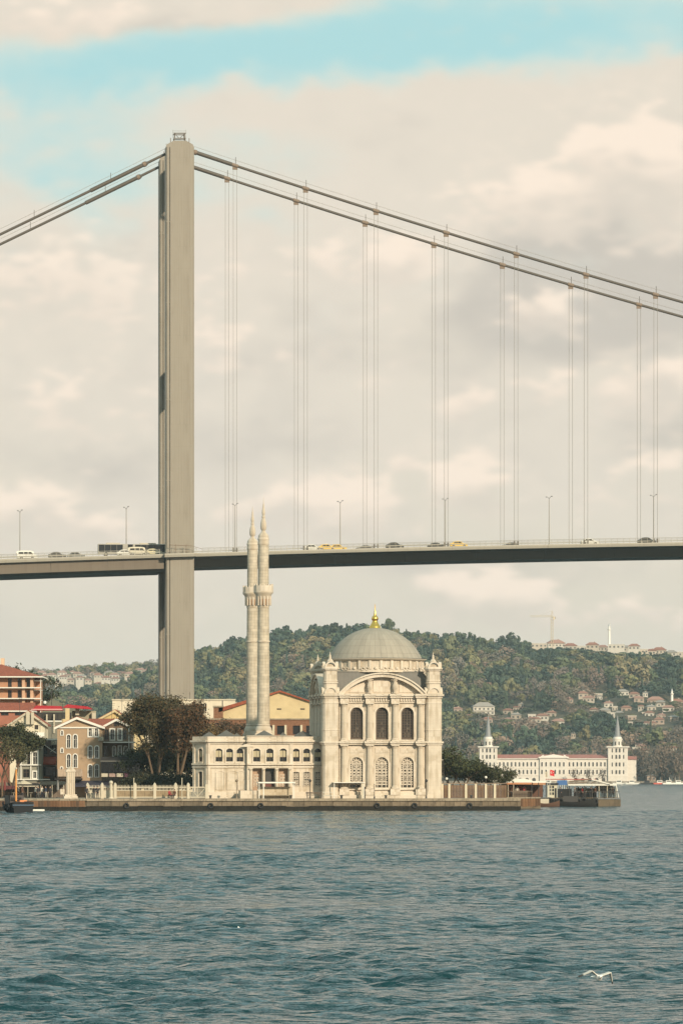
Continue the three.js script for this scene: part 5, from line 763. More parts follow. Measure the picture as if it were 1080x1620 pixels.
// white balustrade along the promenade
{
  const posts = [139, 162, 182.5, 214, 245, 278, 298, 327]; const Zl = 3.6;
  for (let i = 0; i < posts.length - 1; i++) {
    const a = qx(posts[i], Zl), b = qx(posts[i + 1], Zl), w = q2w(a, Zl), L1 = b - a;
    const t = thing('balustrade', i === 6 ? 'white gate section with crossed bars next to the pavilion corner' : `white balustrade section, ${ord[i]} from the fountain along the promenade`, 'balustrade', { p: [w[0], GROUND, w[2]], ry: QYAW, group: 'white balustrade on the promenade' });
    bx(t, 'post', MAT.whitePaint, -0.2, 0.2, 0, 2.05, -0.2, 0.2); M(t, 'post_cap', new THREE.ConeGeometry(0.3, 0.28, 4).rotateY(Math.PI / 4), MAT.whitePaint, { p: [0, 2.19, 0] }); if (i === 6) { bx(t, 'post', MAT.whitePaint, L1 - 0.2, L1 + 0.2, 0, 2.05, -0.2, 0.2); }
    bx(t, 'top_rail', MAT.whitePaint, 0.2, L1 - 0.2, 1.55, 1.7, -0.09, 0.09); bx(t, 'bottom_rail', MAT.whitePaint, 0.2, L1 - 0.2, 0.12, 0.26, -0.12, 0.12);
    if (i === 6) { for (const [p, q] of [[[0.2, 1.55], [L1 / 2, 0.26]], [[L1 - 0.2, 1.55], [L1 / 2, 0.26]], [[L1 / 2, 0.26], [L1 / 2, 1.55]], [[0.35, 0.3], [0.35, 1.5]]]) M(t, 'brace', bar([...p, 0], [...q, 0], 0.05, 6), MAT.whitePaint); }
    else { bx(t, 'mid_rail', MAT.whitePaint, 0.2, L1 - 0.2, 1.12, 1.2, -0.07, 0.07); const n = Math.floor((L1 - 0.4) / 0.2), bg = boxG(0.07, 0.38, 0.07), sp = boxG(0.06, 0.26, 0.06); for (let j = 0; j < n; j++) { const x = 0.3 + j * (L1 - 0.6) / Math.max(1, n - 1); M(t, 'baluster', bg, MAT.whitePaint, { p: [x, 1.37, 0] }); M(t, 'spike', sp, MAT.whitePaint, { p: [x, 1.82, 0] }); } bx(t, 'panel', i < 2 ? MAT.whitePaint : std([0.3, 0.22, 0.13], 0.85, { map: concreteT }), 0.2, L1 - 0.2, 0.26, 1.11, -0.04, 0.04); }
  }
  for (const [px, lab] of [[176, 'thick white marker post standing before the balustrade'], [212, 'tall thin white pole beside the balustrade'], [288, 'slim white pole near the pavilion gate']]) { const w = q2w(qx(px, 4.6), 4.6), t = thing('marker_post', lab, 'post', { p: [w[0], GROUND, w[2]] }), hh = px === 176 ? 2.3 : 2.9, rr = px === 176 ? 0.24 : 0.07; M(t, 'shaft', bar([0, 0.2, 0], [0, hh, 0], rr, 10, rr * 0.85), MAT.whitePaint); M(t, 'cap', new THREE.SphereGeometry(rr * 1.25, 10, 6), MAT.whitePaint, { p: [0, hh, 0] }); M(t, 'foot', new THREE.CylinderGeometry(rr * 1.5, rr * 1.8, 0.22, 10), MAT.whitePaint, { p: [0, 0.11, 0] }); }
}
// shelters and lamps before the mosque
function shelter(label, px0, px1, z, h, slats) {
  const a = qx(px0, z), b = qx(px1, z), w = q2w(a, z), L1 = b - a, t = thing('promenade_shelter', label, 'shelter', { p: [w[0], GROUND, w[2]], ry: QYAW });
  for (const x of [0.06, L1 - 0.06]) for (const d of [0, -1.8]) bx(t, 'post', MAT.white, x - 0.045, x + 0.045, 0, h, d - 0.045, d + 0.045);
  bx(t, 'roof', MAT.white, -0.1, L1 + 0.1, h, h + (slats ? 0.2 : 0.1), -2.0, 0.2); if (slats) { bx(t, 'back_panel', std([0.5, 0.42, 0.3], 0.8, { map: marbleT }), 0.15, L1 - 0.15, 0.1, h - 0.5, -1.76, -1.7); bx(t, 'bench', MAT.coping, 0.4, L1 - 0.4, 0.4, 0.5, -1.5, -1.0); bx(t, 'bench_leg', MAT.coping, 0.5, 0.7, 0, 0.4, -1.45, -1.05); bx(t, 'bench_leg', MAT.coping, L1 - 0.7, L1 - 0.5, 0, 0.4, -1.45, -1.05); bx(t, 'post', MAT.white, 0.62, 0.74, 0, h, -0.06, 0.06); } else { bx(t, 'end_panel', MAT.whitePaint, L1 - 0.45, L1 - 0.13, 0, h, -0.04, 0.04); bx(t, 'end_panel', MAT.charcoal, L1 + 0.02, L1 + 0.14, 0, h * 0.75, -0.5, -0.1); M(t, 'stay_cable', merged([bar([-3.5, 0.9, 0], [0, h * 0.4, 0], 0.025), bar([-4, 0.5, 0.1], [1, 0.35, 0.1], 0.025)]), MAT.white); }
}
shelter('white flat roofed shelter before the pavilion door', 409.5, 466, 5.6, 2.2, true);
shelter('thin white frame canopy before the left mosque window', 528, 576, 4.2, 2.25, false);
[[374.5, 'short lamp post before the pavilion west wing'], [490.3, 'short lamp post before the pavilion lattice windows'], [674, 'short lamp post before the mosque corner tower'], [592, 'thin dark lamp post before the middle mosque window']].forEach(([px, lab], i) => {
  const w = q2w(qx(px, 5.4), 5.4), t = thing('street_lamp', lab, 'street lamp', { p: [w[0], GROUND, w[2]], group: 'lamp posts on the promenade' }), h = i === 3 ? 2.1 : 2.35, m = i === 0 ? std([0.2, 0.15, 0.1], 0.6) : MAT.iron;
  M(t, 'post', bar([0, 0, 0], [0, h, 0], 0.06, 8, 0.04), m); M(t, 'base', new THREE.CylinderGeometry(0.1, 0.15, 0.3, 10), m, { p: [0, 0.15, 0] }); if (i < 3) M(t, 'lantern', lathe([[0.05, 0], [0.16, 0.06], [0.22, 0.24], [0.24, 0.28], [0.06, 0.4], [0.02, 0.48]], 10), m, { p: [0, h, 0] });
});
{ const w = q2w(qx(497, 5.0), 5.0), t = thing('park_bench', 'long low bench between the short lamp and the mosque', 'bench', { p: [w[0], GROUND, w[2]], ry: QYAW }); for (let i = 0; i < 3; i++) bx(t, 'seat_slat', MAT.darkWood, -1.2, 1.2, 0.42, 0.47, -0.25 + i * 0.17, -0.1 + i * 0.17); for (let i = 0; i < 2; i++) bx(t, 'back_slat', MAT.darkWood, -1.2, 1.2, 0.6 + i * 0.2, 0.73 + i * 0.2, -0.34, -0.3); for (const x of [-1, 1]) { bx(t, 'leg', MAT.iron, x - 0.04, x + 0.04, 0, 0.42, -0.24, 0.2); bx(t, 'leg', MAT.iron, x - 0.04, x + 0.04, 0.42, 0.95, -0.3, -0.26); } }

// ---------- right of the mosque: fence, garden trees, cafe, pier ----------
{
  const posts = [699, 710, 736.4, 752, 767.8, 782, 801], Zl = 1.5, pan = [std([0.15, 0.08, 0.05], 0.85, { map: concreteT }), std([0.2, 0.12, 0.07], 0.85, { map: concreteT }), std([0.24, 0.15, 0.08], 0.85, { map: concreteT })];
  for (let i = 0; i < posts.length - 1; i++) {
    const a = qx(posts[i], Zl), b = qx(posts[i + 1], Zl), w = q2w(a, Zl), L1 = b - a, t = thing('garden_fence', `brown board fence panel with cream post, ${ord[i]} from the mosque`, 'fence', { p: [w[0], GROUND, w[2]], ry: QYAW, group: 'brown fence right of the mosque' });
    bx(t, 'post', MAT.cream, -0.16, 0.16, 0, 2.1, -0.16, 0.16); const n = Math.floor(L1 / 0.17), g = boxG(0.13, 1.72, 0.05); for (let j = 0; j < n; j++) M(t, 'board', g, pan[(j * 7 + i) % 3], { p: [0.2 + (j + 0.5) * (L1 - 0.25) / n, 1.06, -0.03 * (j % 2)] });
    bx(t, 'top_rail', MAT.rust, 0, L1, 2.1, 2.22, -0.08, 0.08); bx(t, 'bottom_rail', pan[0], 0.16, L1, 0.08, 0.2, -0.1, 0.06);
  }
}
{
  const w = [X(701, 775), GROUND, -775], t = thing('street_lamp', 'tall street lamp at the right corner of the mosque', 'street lamp', { p: w }); M(t, 'post', bar([0, 0, 0], [0, 5.4, 0], 0.07, 8, 0.05), MAT.iron); M(t, 'arm', bar([0, 5.4, 0], [-0.5, 5.65, 0], 0.035), MAT.iron); M(t, 'lamp_head', new THREE.SphereGeometry(0.2, 10, 6), MAT.hanger, { p: [-0.3, 5.62, 0], s: [1.6, 0.6, 0.8] }); M(t, 'base', new THREE.CylinderGeometry(0.1, 0.16, 0.4, 10), MAT.iron, { p: [0, 0.2, 0] });
  const gl = [[706, 'white globe lamp on short post behind the fence'], [768, 'white globe lamp between the garden trees']]; gl.forEach(([px, lab], i) => { const t2 = thing('globe_lamp', lab, 'street lamp', { p: [X(px, 770), GROUND, -770] }); M(t2, 'post', bar([0, 0, 0], [0, i ? 2.9 : 2.7, 0], 0.045, 8), MAT.iron); M(t2, 'globe', new THREE.SphereGeometry(0.2, 14, 10), MAT.white, { p: [0, i ? 3.05 : 2.85, 0] }); });
}
{ // ground pieces carrying the cafe, beyond the corner of the quay
  const t = thing('cafe_landing', 'small stone landing under the waterside cafe right of the quay', 'landing', { p: [X(822, 806), 0, -806], ry: QYAW }); bx(t, 'wall', MAT.concrete, -8, 3.2, -1.2, GROUND - 0.2, -9, -0.1); const r = rng(15); const pl = [std([0.2, 0.1, 0.05], 0.9, { map: concreteT }), std([0.14, 0.075, 0.04], 0.9, { map: concreteT }), std([0.25, 0.13, 0.065], 0.9, { map: concreteT })]; for (let x = -8; x < 3.1; x += 0.4) bx(t, 'plank', pl[Math.floor(r() * 3)], x, x + 0.36, 0.3 + 0.2 * r(), GROUND - 0.22, -0.09, -0.01); for (let x = -8; x < 3; x += 1.6) bx(t, 'coping_stone', MAT.coping, x + 0.01, x + 1.59, GROUND - 0.2, GROUND, -9.0, 0.08 + 0.04 * r());
  const c = thing('cafe_pavilion', 'waterside cafe with white domed canopy and wooden inside', 'cafe', { p: [X(822, 808), GROUND, -808], ry: QYAW }), k = 808 / F, lx = (p) => (p - 822) * k, hy = (p) => Y(p, 808) - GROUND;
  const cg = new THREE.Shape(); cg.moveTo(lx(799), hy(1238)); cg.lineTo(lx(842), hy(1238)); cg.lineTo(lx(842), hy(1235)); cg.quadraticCurveTo(lx(824), hy(1228.5), lx(799), hy(1235.5)); cg.closePath(); M(c, 'canopy', ext(cg, 5, -5), MAT.white); bx(c, 'canopy_lining', std([0.45, 0.2, 0.1], 0.8), lx(801), lx(841), hy(1241), hy(1238.1), -4.8, -0.05);
  bx(c, 'canopy', MAT.white, lx(842.5), lx(865), hy(1238.5), hy(1235.8), -4, -0.2); bx(c, 'canopy_lining', std([0.4, 0.2, 0.1], 0.8), lx(843), lx(864), hy(1241.5), hy(1238.6), -3.9, -0.25);
  for (const p of [803, 812, 841, 852, 864]) M(c, 'post', bar([lx(p), 0, -0.2], [lx(p), hy(1238), -0.2], 0.06, 8), p < 840 ? MAT.whitePaint : MAT.iron); bx(c, 'back_wall', std([0.1, 0.045, 0.025], 0.8), lx(800), lx(866), 0, hy(1238), -4.7, -4.5);
  for (let i = 0; i < 5; i++) bx(c, 'wall_panel', [std([0.36, 0.16, 0.07], 0.7), std([0.28, 0.1, 0.04], 0.7), std([0.4, 0.3, 0.2], 0.7), std([0.3, 0.06, 0.03], 0.7), std([0.42, 0.2, 0.09], 0.7)][i], lx(808 + i * 6.4), lx(813.5 + i * 6.4), 0.3, hy(1244 + (i % 3)), -4.45, -4.4); bx(c, 'counter', MAT.darkWood, lx(812), lx(838), 0, 1.0, -1.6, -1.1);
  const g = []; for (let x = lx(800); x < lx(842); x += 0.24) g.push(boxAt(x - 0.012, x + 0.012, 0, 0.9, -0.12, -0.09)); g.push(boxAt(lx(800), lx(842), 0.88, 0.94, -0.14, -0.06)); M(c, 'railing', merged(g), MAT.rust);
}
{ // floating ferry pier
  const Z = 866, k = Z / F, t = thing('ferry_pier', 'black floating ferry pier with flat white roof and tyre fenders', 'pier', { p: [X(910, Z), 0, -Z], ry: 0.03 }), lx = (p) => (p - 910) * k, hy = (p) => Y(p, Z);
  bx(t, 'pontoon', MAT.black, lx(843), lx(945), -0.5, 1.35, -7, 0); bx(t, 'pontoon', std([0.16, 0.12, 0.075], 0.85, { map: concreteT }), lx(945.5), lx(981), -0.5, 1.2, -6, 0.3); bx(t, 'deck', MAT.concrete, lx(843), lx(981), 1.36, 1.46, -7, 0.1);
  for (let i = 0; i < 11; i++) M(t, 'tyre_fender', new THREE.TorusGeometry(0.42, 0.19, 8, 18), MAT.tyre, { p: [lx(850 + i * 9), 0.75 + 0.1 * (i % 3), 0.2] });
  // kiosk
  const kb = bx(t, 'kiosk', std([0.52, 0.48, 0.36], 0.8), lx(866), lx(881), 1.46, hy(1241), -3, -0.6); for (const [a, b] of [[868.5, 1252], [873, 1252], [868.5, 1247], [873, 1247], [868.5, 1257.5], [873, 1257.5]]) bx(kb, 'window', MAT.glassDark, lx(a), lx(a + 3), hy(b), hy(b - 4), -0.6, -0.57); bx(kb, 'roof', MAT.charcoal, lx(864), lx(883), hy(1241), hy(1238.8), -3.2, -0.3); bx(kb, 'door', MAT.charcoal, lx(877), lx(880), 1.46, hy(1247), -0.6, -0.57);
  bx(t, 'blue_sign', std([0.04, 0.12, 0.3], 0.5), lx(881), lx(897), hy(1242), hy(1234.5), -0.8, -0.7); for (let i = 0; i < 5; i++) bx(t, 'sign_post', MAT.white, lx(882 + i * 3.4), lx(882.6 + i * 3.4), hy(1248), hy(1242), -0.8, -0.7); bx(t, 'dark_board', MAT.black, lx(882), lx(904), 1.46, hy(1248), -0.5, -0.4);
  // roofs
  bx(t, 'roof', MAT.white, lx(898), lx(975), hy(1242.8), hy(1240.6), -6, -0.1); bx(t, 'roof_trim', std([0.3, 0.06, 0.04], 0.7), lx(865), lx(945), hy(1233.6), hy(1232.2), -4, -3.8); M(t, 'gangway_beam', ext(poly([[lx(935), hy(1233.5)], [lx(935), hy(1231.8)], [lx(965), hy(1240)], [lx(965), hy(1241.4)]]), 0.3, -0.1), MAT.white); M(t, 'gangway_beam', merged([bar([lx(900), hy(1236.5), -0.3], [lx(934), hy(1233), -0.3], 0.12), bar([lx(934), hy(1240), -0.3], [lx(944), hy(1233.5), -0.3], 0.07), bar([lx(900), hy(1240), -0.3], [lx(928), hy(1237), -0.3], 0.1)]), MAT.rust);
  for (const p of [900, 912, 924, 936, 947, 960, 974]) M(t, 'post', bar([lx(p), 1.46, -0.3], [lx(p), hy(1241), -0.3], 0.07, 8), p > 940 ? MAT.whitePaint : MAT.iron); M(t, 'end_post', bar([lx(978), 1.4, -0.2], [lx(974), hy(1242), -0.2], 0.09, 8), MAT.white);
  for (let i = 0; i < 5; i++) bx(t, 'glass_panel', new THREE.MeshPhysicalMaterial({ color: new THREE.Color(0.75, 0.78, 0.76), roughness: 0.05, transmission: 1, thickness: 0, ior: 1.45 }), lx(946 + i * 5.6), lx(951.2 + i * 5.6), hy(1262), hy(1245), -0.32, -0.3); bx(t, 'inner_wall', std([0.4, 0.33, 0.24], 0.8), lx(912), lx(945), hy(1258), hy(1247), -4.2, -4.0); bx(t, 'inner_wall', std([0.34, 0.31, 0.27], 0.8), lx(946), lx(974), hy(1252), hy(1243), -5.6, -5.4); bx(t, 'bench_block', MAT.charcoal, lx(908), lx(944), 1.46, 2.3, -2.0, -1.2);
  const g = []; for (let x = lx(905); x < lx(980); x += 0.3) g.push(boxAt(x - 0.015, x + 0.015, 1.46, 2.5, -0.02, 0.01)); g.push(boxAt(lx(905), lx(980), 2.46, 2.53, -0.04, 0.03)); M(t, 'railing', merged(g), MAT.iron);
}
{ // red flag with crescent and star above the pier
  const Z = 864, t = thing('flag', 'small red flag with white crescent and star on a pole over the pier', 'flag', { p: [X(869.5, Z), 1.46, -Z - 1.5] }); M(t, 'pole', bar([0, 0, 0], [0, Y(1214, Z) - 1.46, 0], 0.04, 8), MAT.white);
  const w = 0.72, h = 0.95, y0 = Y(1227, Z) - 1.46, g = new THREE.PlaneGeometry(w, h, 10, 8), p = g.attributes.position; for (let i = 0; i < p.count; i++) { const u = (p.getX(i) + w / 2) / w; p.setZ(i, 0.09 * Math.sin(u * 6) * u); p.setY(i, p.getY(i) - 0.18 * u * u); } g.computeVertexNormals(); g.translate(w / 2 + 0.04, y0 + h / 2, 0);
  const f = M(t, 'cloth', g, std([0.55, 0.02, 0.025], 0.8)); const cr = new THREE.Shape(); cr.absarc(0, 0, 0.17, 0.45, 6.283 - 0.45, false); cr.absarc(0.05, 0, 0.132, 6.283 - 0.55, 0.55, true); M(f, 'crescent', ext(cr, 0.01, 0.1).translate(0.32, y0 + 0.5, 0), MAT.white); const st = []; for (let i = 0; i < 10; i++) { const a = Math.PI / 2 + i * Math.PI / 5, r = i % 2 ? 0.04 : 0.1; st.push([Math.cos(a) * r, Math.sin(a) * r]); } M(f, 'star', ext(poly(st), 0.01, 0.1).translate(0.57, y0 + 0.48, 0), MAT.white);
}
{ // a white banner flag beside it
  const Z = 862, t = thing('flag', 'pale limp flag on a second short pole beside the red one', 'flag', { p: [X(866, Z), 1.46, -Z - 1.2] }); M(t, 'pole', bar([0, 0, 0], [0, Y(1218, Z) - 1.46, 0], 0.035, 8), MAT.white); const g = new THREE.PlaneGeometry(0.35, 0.9, 6, 6), p = g.attributes.position; for (let i = 0; i < p.count; i++) p.setZ(i, 0.07 * Math.sin(p.getX(i) * 22)); g.computeVertexNormals(); M(t, 'cloth', g.translate(-0.2, Y(1225, Z) - 1.46, 0), MAT.whitePaint);
}

// ---------- near trees ----------
const olive = [[0.058, 0.045, 0.017], [0.034, 0.034, 0.012], [0.085, 0.056, 0.022]], rusty = [[0.105, 0.05, 0.019], [0.07, 0.038, 0.015], [0.045, 0.033, 0.013]], deep = [[0.028, 0.036, 0.014], [0.045, 0.048, 0.018]];
tree('plane_tree', 'large olive brown plane tree left of the pair beside the pavilion', { px: 248, Z: 792, height: 13.2, spread: 0.26, leaves: 26000, leaf: 0.18, colors: olive, seed: 21, trunkR: 0.36, cluster: 1.4, stem: 0.06 });
tree('plane_tree', 'rusty brown plane tree with pale leaning trunk next to the pavilion', { px: 280, Z: 788, height: 12.9, spread: 0.22, leaves: 22000, leaf: 0.18, colors: rusty, seed: 35, trunkR: 0.42, lean: 0.1, cluster: 1.3, stem: 0.14 });
tree('garden_tree', 'dark low tree filling the gap under the plane trees', { px: 233, Z: 799, height: 7.2, spread: 0.8, leaves: 9000, stem: 0.05, leaf: 0.2, colors: deep, seed: 41, trunkR: 0.2, cluster: 0.95 });
tree('garden_tree', 'dark green tree between the two plane trunks', { px: 262, Z: 803, height: 8.5, spread: 0.8, leaves: 10000, stem: 0.05, leaf: 0.2, colors: deep, seed: 43, trunkR: 0.2, cluster: 1 });
tree('garden_tree', 'shadowy tree close to the canted corner of the pavilion', { px: 293, Z: 800, height: 8, spread: 0.7, leaves: 9000, stem: 0.05, leaf: 0.2, colors: deep, seed: 47, trunkR: 0.2, cluster: 0.95 });
tree('shore_tree', 'dark olive tree on the landing at the photo left edge', { px: 20, Z: 790, height: 10.5, spread: 0.5, leaves: 12000, leaf: 0.19, stem: 0.14, colors: [[0.035, 0.042, 0.014], [0.055, 0.052, 0.019], [0.026, 0.032, 0.012]], seed: 52, trunkR: 0.26, cluster: 0.85 });
tree('shore_tree', 'thin branched tree before the shop house', { px: 4, Z: 783, height: 8.6, spread: 0.8, leaves: 3000, leaf: 0.17, colors: [[0.09, 0.08, 0.03], [0.04, 0.04, 0.016]], seed: 55, trunkR: 0.18, cluster: 0.8 });
tree('garden_tree', 'dense dark tree hard against the right side of the mosque', { px: 712, Z: 800, height: 6.8, spread: 1, leaves: 5200, stem: 0.18, leaf: 0.2, colors: [[0.03, 0.038, 0.014], [0.055, 0.058, 0.018]], seed: 61, trunkR: 0.2, cluster: 0.85 });
tree('garden_tree', 'dense dark tree over the middle of the brown fence', { px: 733, Z: 803, height: 6.4, spread: 1, leaves: 4800, stem: 0.18, leaf: 0.2, colors: [[0.028, 0.035, 0.014], [0.04, 0.045, 0.016]], seed: 63, trunkR: 0.2, cluster: 0.85 });
tree('garden_tree', 'loose small tree before the left school tower', { px: 762, Z: 806, height: 5.6, spread: 1, leaves: 3400, stem: 0.18, leaf: 0.18, colors: [[0.05, 0.05, 0.018], [0.03, 0.035, 0.014]], seed: 66, trunkR: 0.16, cluster: 0.75 });
tree('garden_tree', 'low dark shrub tree beside the cafe canopy', { px: 787, Z: 808, height: 4.4, spread: 1.1, leaves: 3000, stem: 0.18, leaf: 0.17, colors: [[0.035, 0.04, 0.015], [0.05, 0.05, 0.02]], seed: 69, trunkR: 0.14, cluster: 0.7 });
tree('autumn_tree', 'golden brown bushy tree behind the pavilion roof', { px: 322, Z: 815, height: 12, spread: 0.8, leaves: 4600, leaf: 0.19, colors: [[0.22, 0.14, 0.05], [0.16, 0.1, 0.04], [0.08, 0.055, 0.025]], seed: 72, trunkR: 0.2, cluster: 0.8 });
tree('autumn_tree', 'dark brown bushy tree behind the left minaret base', { px: 362, Z: 818, height: 11.5, spread: 1, leaves: 5000, leaf: 0.19, colors: [[0.08, 0.05, 0.025], [0.05, 0.035, 0.018]], seed: 74, trunkR: 0.2, cluster: 0.85 });
tree('stone_pine', 'dark round topped pine behind the terracotta apartment house', { px: 18, Z: 935, height: 22, y0: 2, spread: 0.55, leaves: 5200, leaf: 0.26, colors: [[0.018, 0.028, 0.012], [0.03, 0.04, 0.016]], seed: 81, trunkR: 0.4, cluster: 1.0 });
tree('stone_pine', 'small dark pine showing above the right end of the hip roof', { px: 37, Z: 930, height: 20, y0: 2, spread: 0.45, leaves: 3600, leaf: 0.24, colors: [[0.018, 0.028, 0.012], [0.03, 0.036, 0.016]], seed: 84, trunkR: 0.35, cluster: 0.8 });
tree('hillside_tree', 'pale olive tree on the slope left of the bridge tower foot', { px: 232, Z: 1100, height: 16, y0: 4, spread: 0.8, leaves: 5600, leaf: 0.32, colors: [[0.11, 0.1, 0.05], [0.075, 0.075, 0.035]], seed: 88, trunkR: 0.35, cluster: 1.4 });
tree('hillside_tree', 'grey olive bush tree low beside the bridge tower foot', { px: 247, Z: 1080, height: 14, y0: 4, spread: 0.7, leaves: 4600, leaf: 0.3, colors: [[0.12, 0.11, 0.055], [0.08, 0.08, 0.04]], seed: 90, trunkR: 0.3, cluster: 1.3 });

[[222, 'clipped dark hedge bush behind the balustrade, nearest the cafe pavilion'], [238, 'clipped dark hedge bush behind the balustrade, second from the cafe pavilion'], [255, 'clipped dark hedge bush behind the balustrade, third from the cafe pavilion'], [271, 'clipped dark hedge bush under the rusty plane tree'], [288, 'clipped dark hedge bush closest to the pavilion gate']].forEach(([px, lab], i) => tree('hedge_bush', lab, { px, Z: 786, height: 3.6, spread: 1, leaves: 3600, leaf: 0.16, colors: [[0.02, 0.024, 0.01], [0.035, 0.033, 0.013]], seed: 300 + i, trunkR: 0.1, cluster: 0.8, stem: 0.05, category: 'hedge', group: 'dark hedge behind the balustrade' }));
// aerials, dishes, cooling units and a wire on the old houses
[[98, 1137, 800, 'thin roof aerial on the tan house'], [176, 1139, 803, 'thin roof aerial on the balcony house'], [30, 1128, 835, 'thin roof aerial on the white gable house'], [62, 1165, 806, 'thin roof aerial on the shop house'], [80, 1169, 812, 'bent roof aerial on the awning house'], [192, 1126, 850, 'tall roof aerial on the ochre house']].forEach(([px, py, Z, lab], i) => {
  const t = thing('roof_aerial', lab, 'aerial', { p: [X(px, Z), Y(py + 6, Z), -Z - 3] }); M(t, 'mast', bar([0, 0, 0], [0, 3.2, 0], 0.035), MAT.iron); for (let k = 0; k < 4; k++) M(t, 'rod', bar([-0.5 + 0.06 * k, 3.1 - 0.28 * k, 0], [0.5 - 0.06 * k, 3.1 - 0.28 * k + 0.05 * (i % 3), 0], 0.02, 4), MAT.iron);
});
[[86, 1178, 812, 'white cooling unit on the awning house'], [63.5, 1185, 806, 'white cooling unit on the shop house'], [160, 1172, 800, 'white cooling unit by the square windows of the tan house'], [36, 1186, 806, 'white cooling unit at the left of the shop house']].forEach(([px, py, Z, lab]) => {
  const t = thing('cooling_unit', lab, 'cooling unit', { p: [X(px, Z), Y(py, Z), -Z + 0.3] }); M(t, 'case', boxAt(-0.4, 0.4, 0, 0.6, -0.3, 0.12), MAT.whitePaint); M(t, 'fan_grille', new THREE.TorusGeometry(0.2, 0.03, 6, 16), MAT.iron, { p: [-0.1, 0.3, 0.13] }); M(t, 'bracket', boxAt(-0.35, 0.35, -0.06, 0, -0.3, 0.1), MAT.iron);
});
// cafe parasols along the landing
[[8, 'dark red folded parasol by the moored boat', [0.16, 0.03, 0.025]], [38, 'cream parasol over the landing tables', [0.5, 0.42, 0.3]], [92, 'closed grey parasol next to the fountain', [0.2, 0.19, 0.18]]].forEach(([px, lab, c], i) => { const t = thing('parasol', lab, 'parasol', { p: [X(px, 779), GROUND, -779] }); M(t, 'pole', bar([0, 0.1, 0], [0, 2.6, 0], 0.03), MAT.darkWood); M(t, 'base', new THREE.CylinderGeometry(0.28, 0.32, 0.12, 12), MAT.iron, { p: [0, 0.06, 0] }); M(t, 'canopy', i === 1 ? lathe([[1.25, 2.05], [1.2, 2.12], [0.6, 2.4], [0.04, 2.62]], 8) : lathe([[0.1, 1.1], [0.2, 1.2], [0.16, 2.0], [0.04, 2.65]], 8), std(c, 0.9)); });

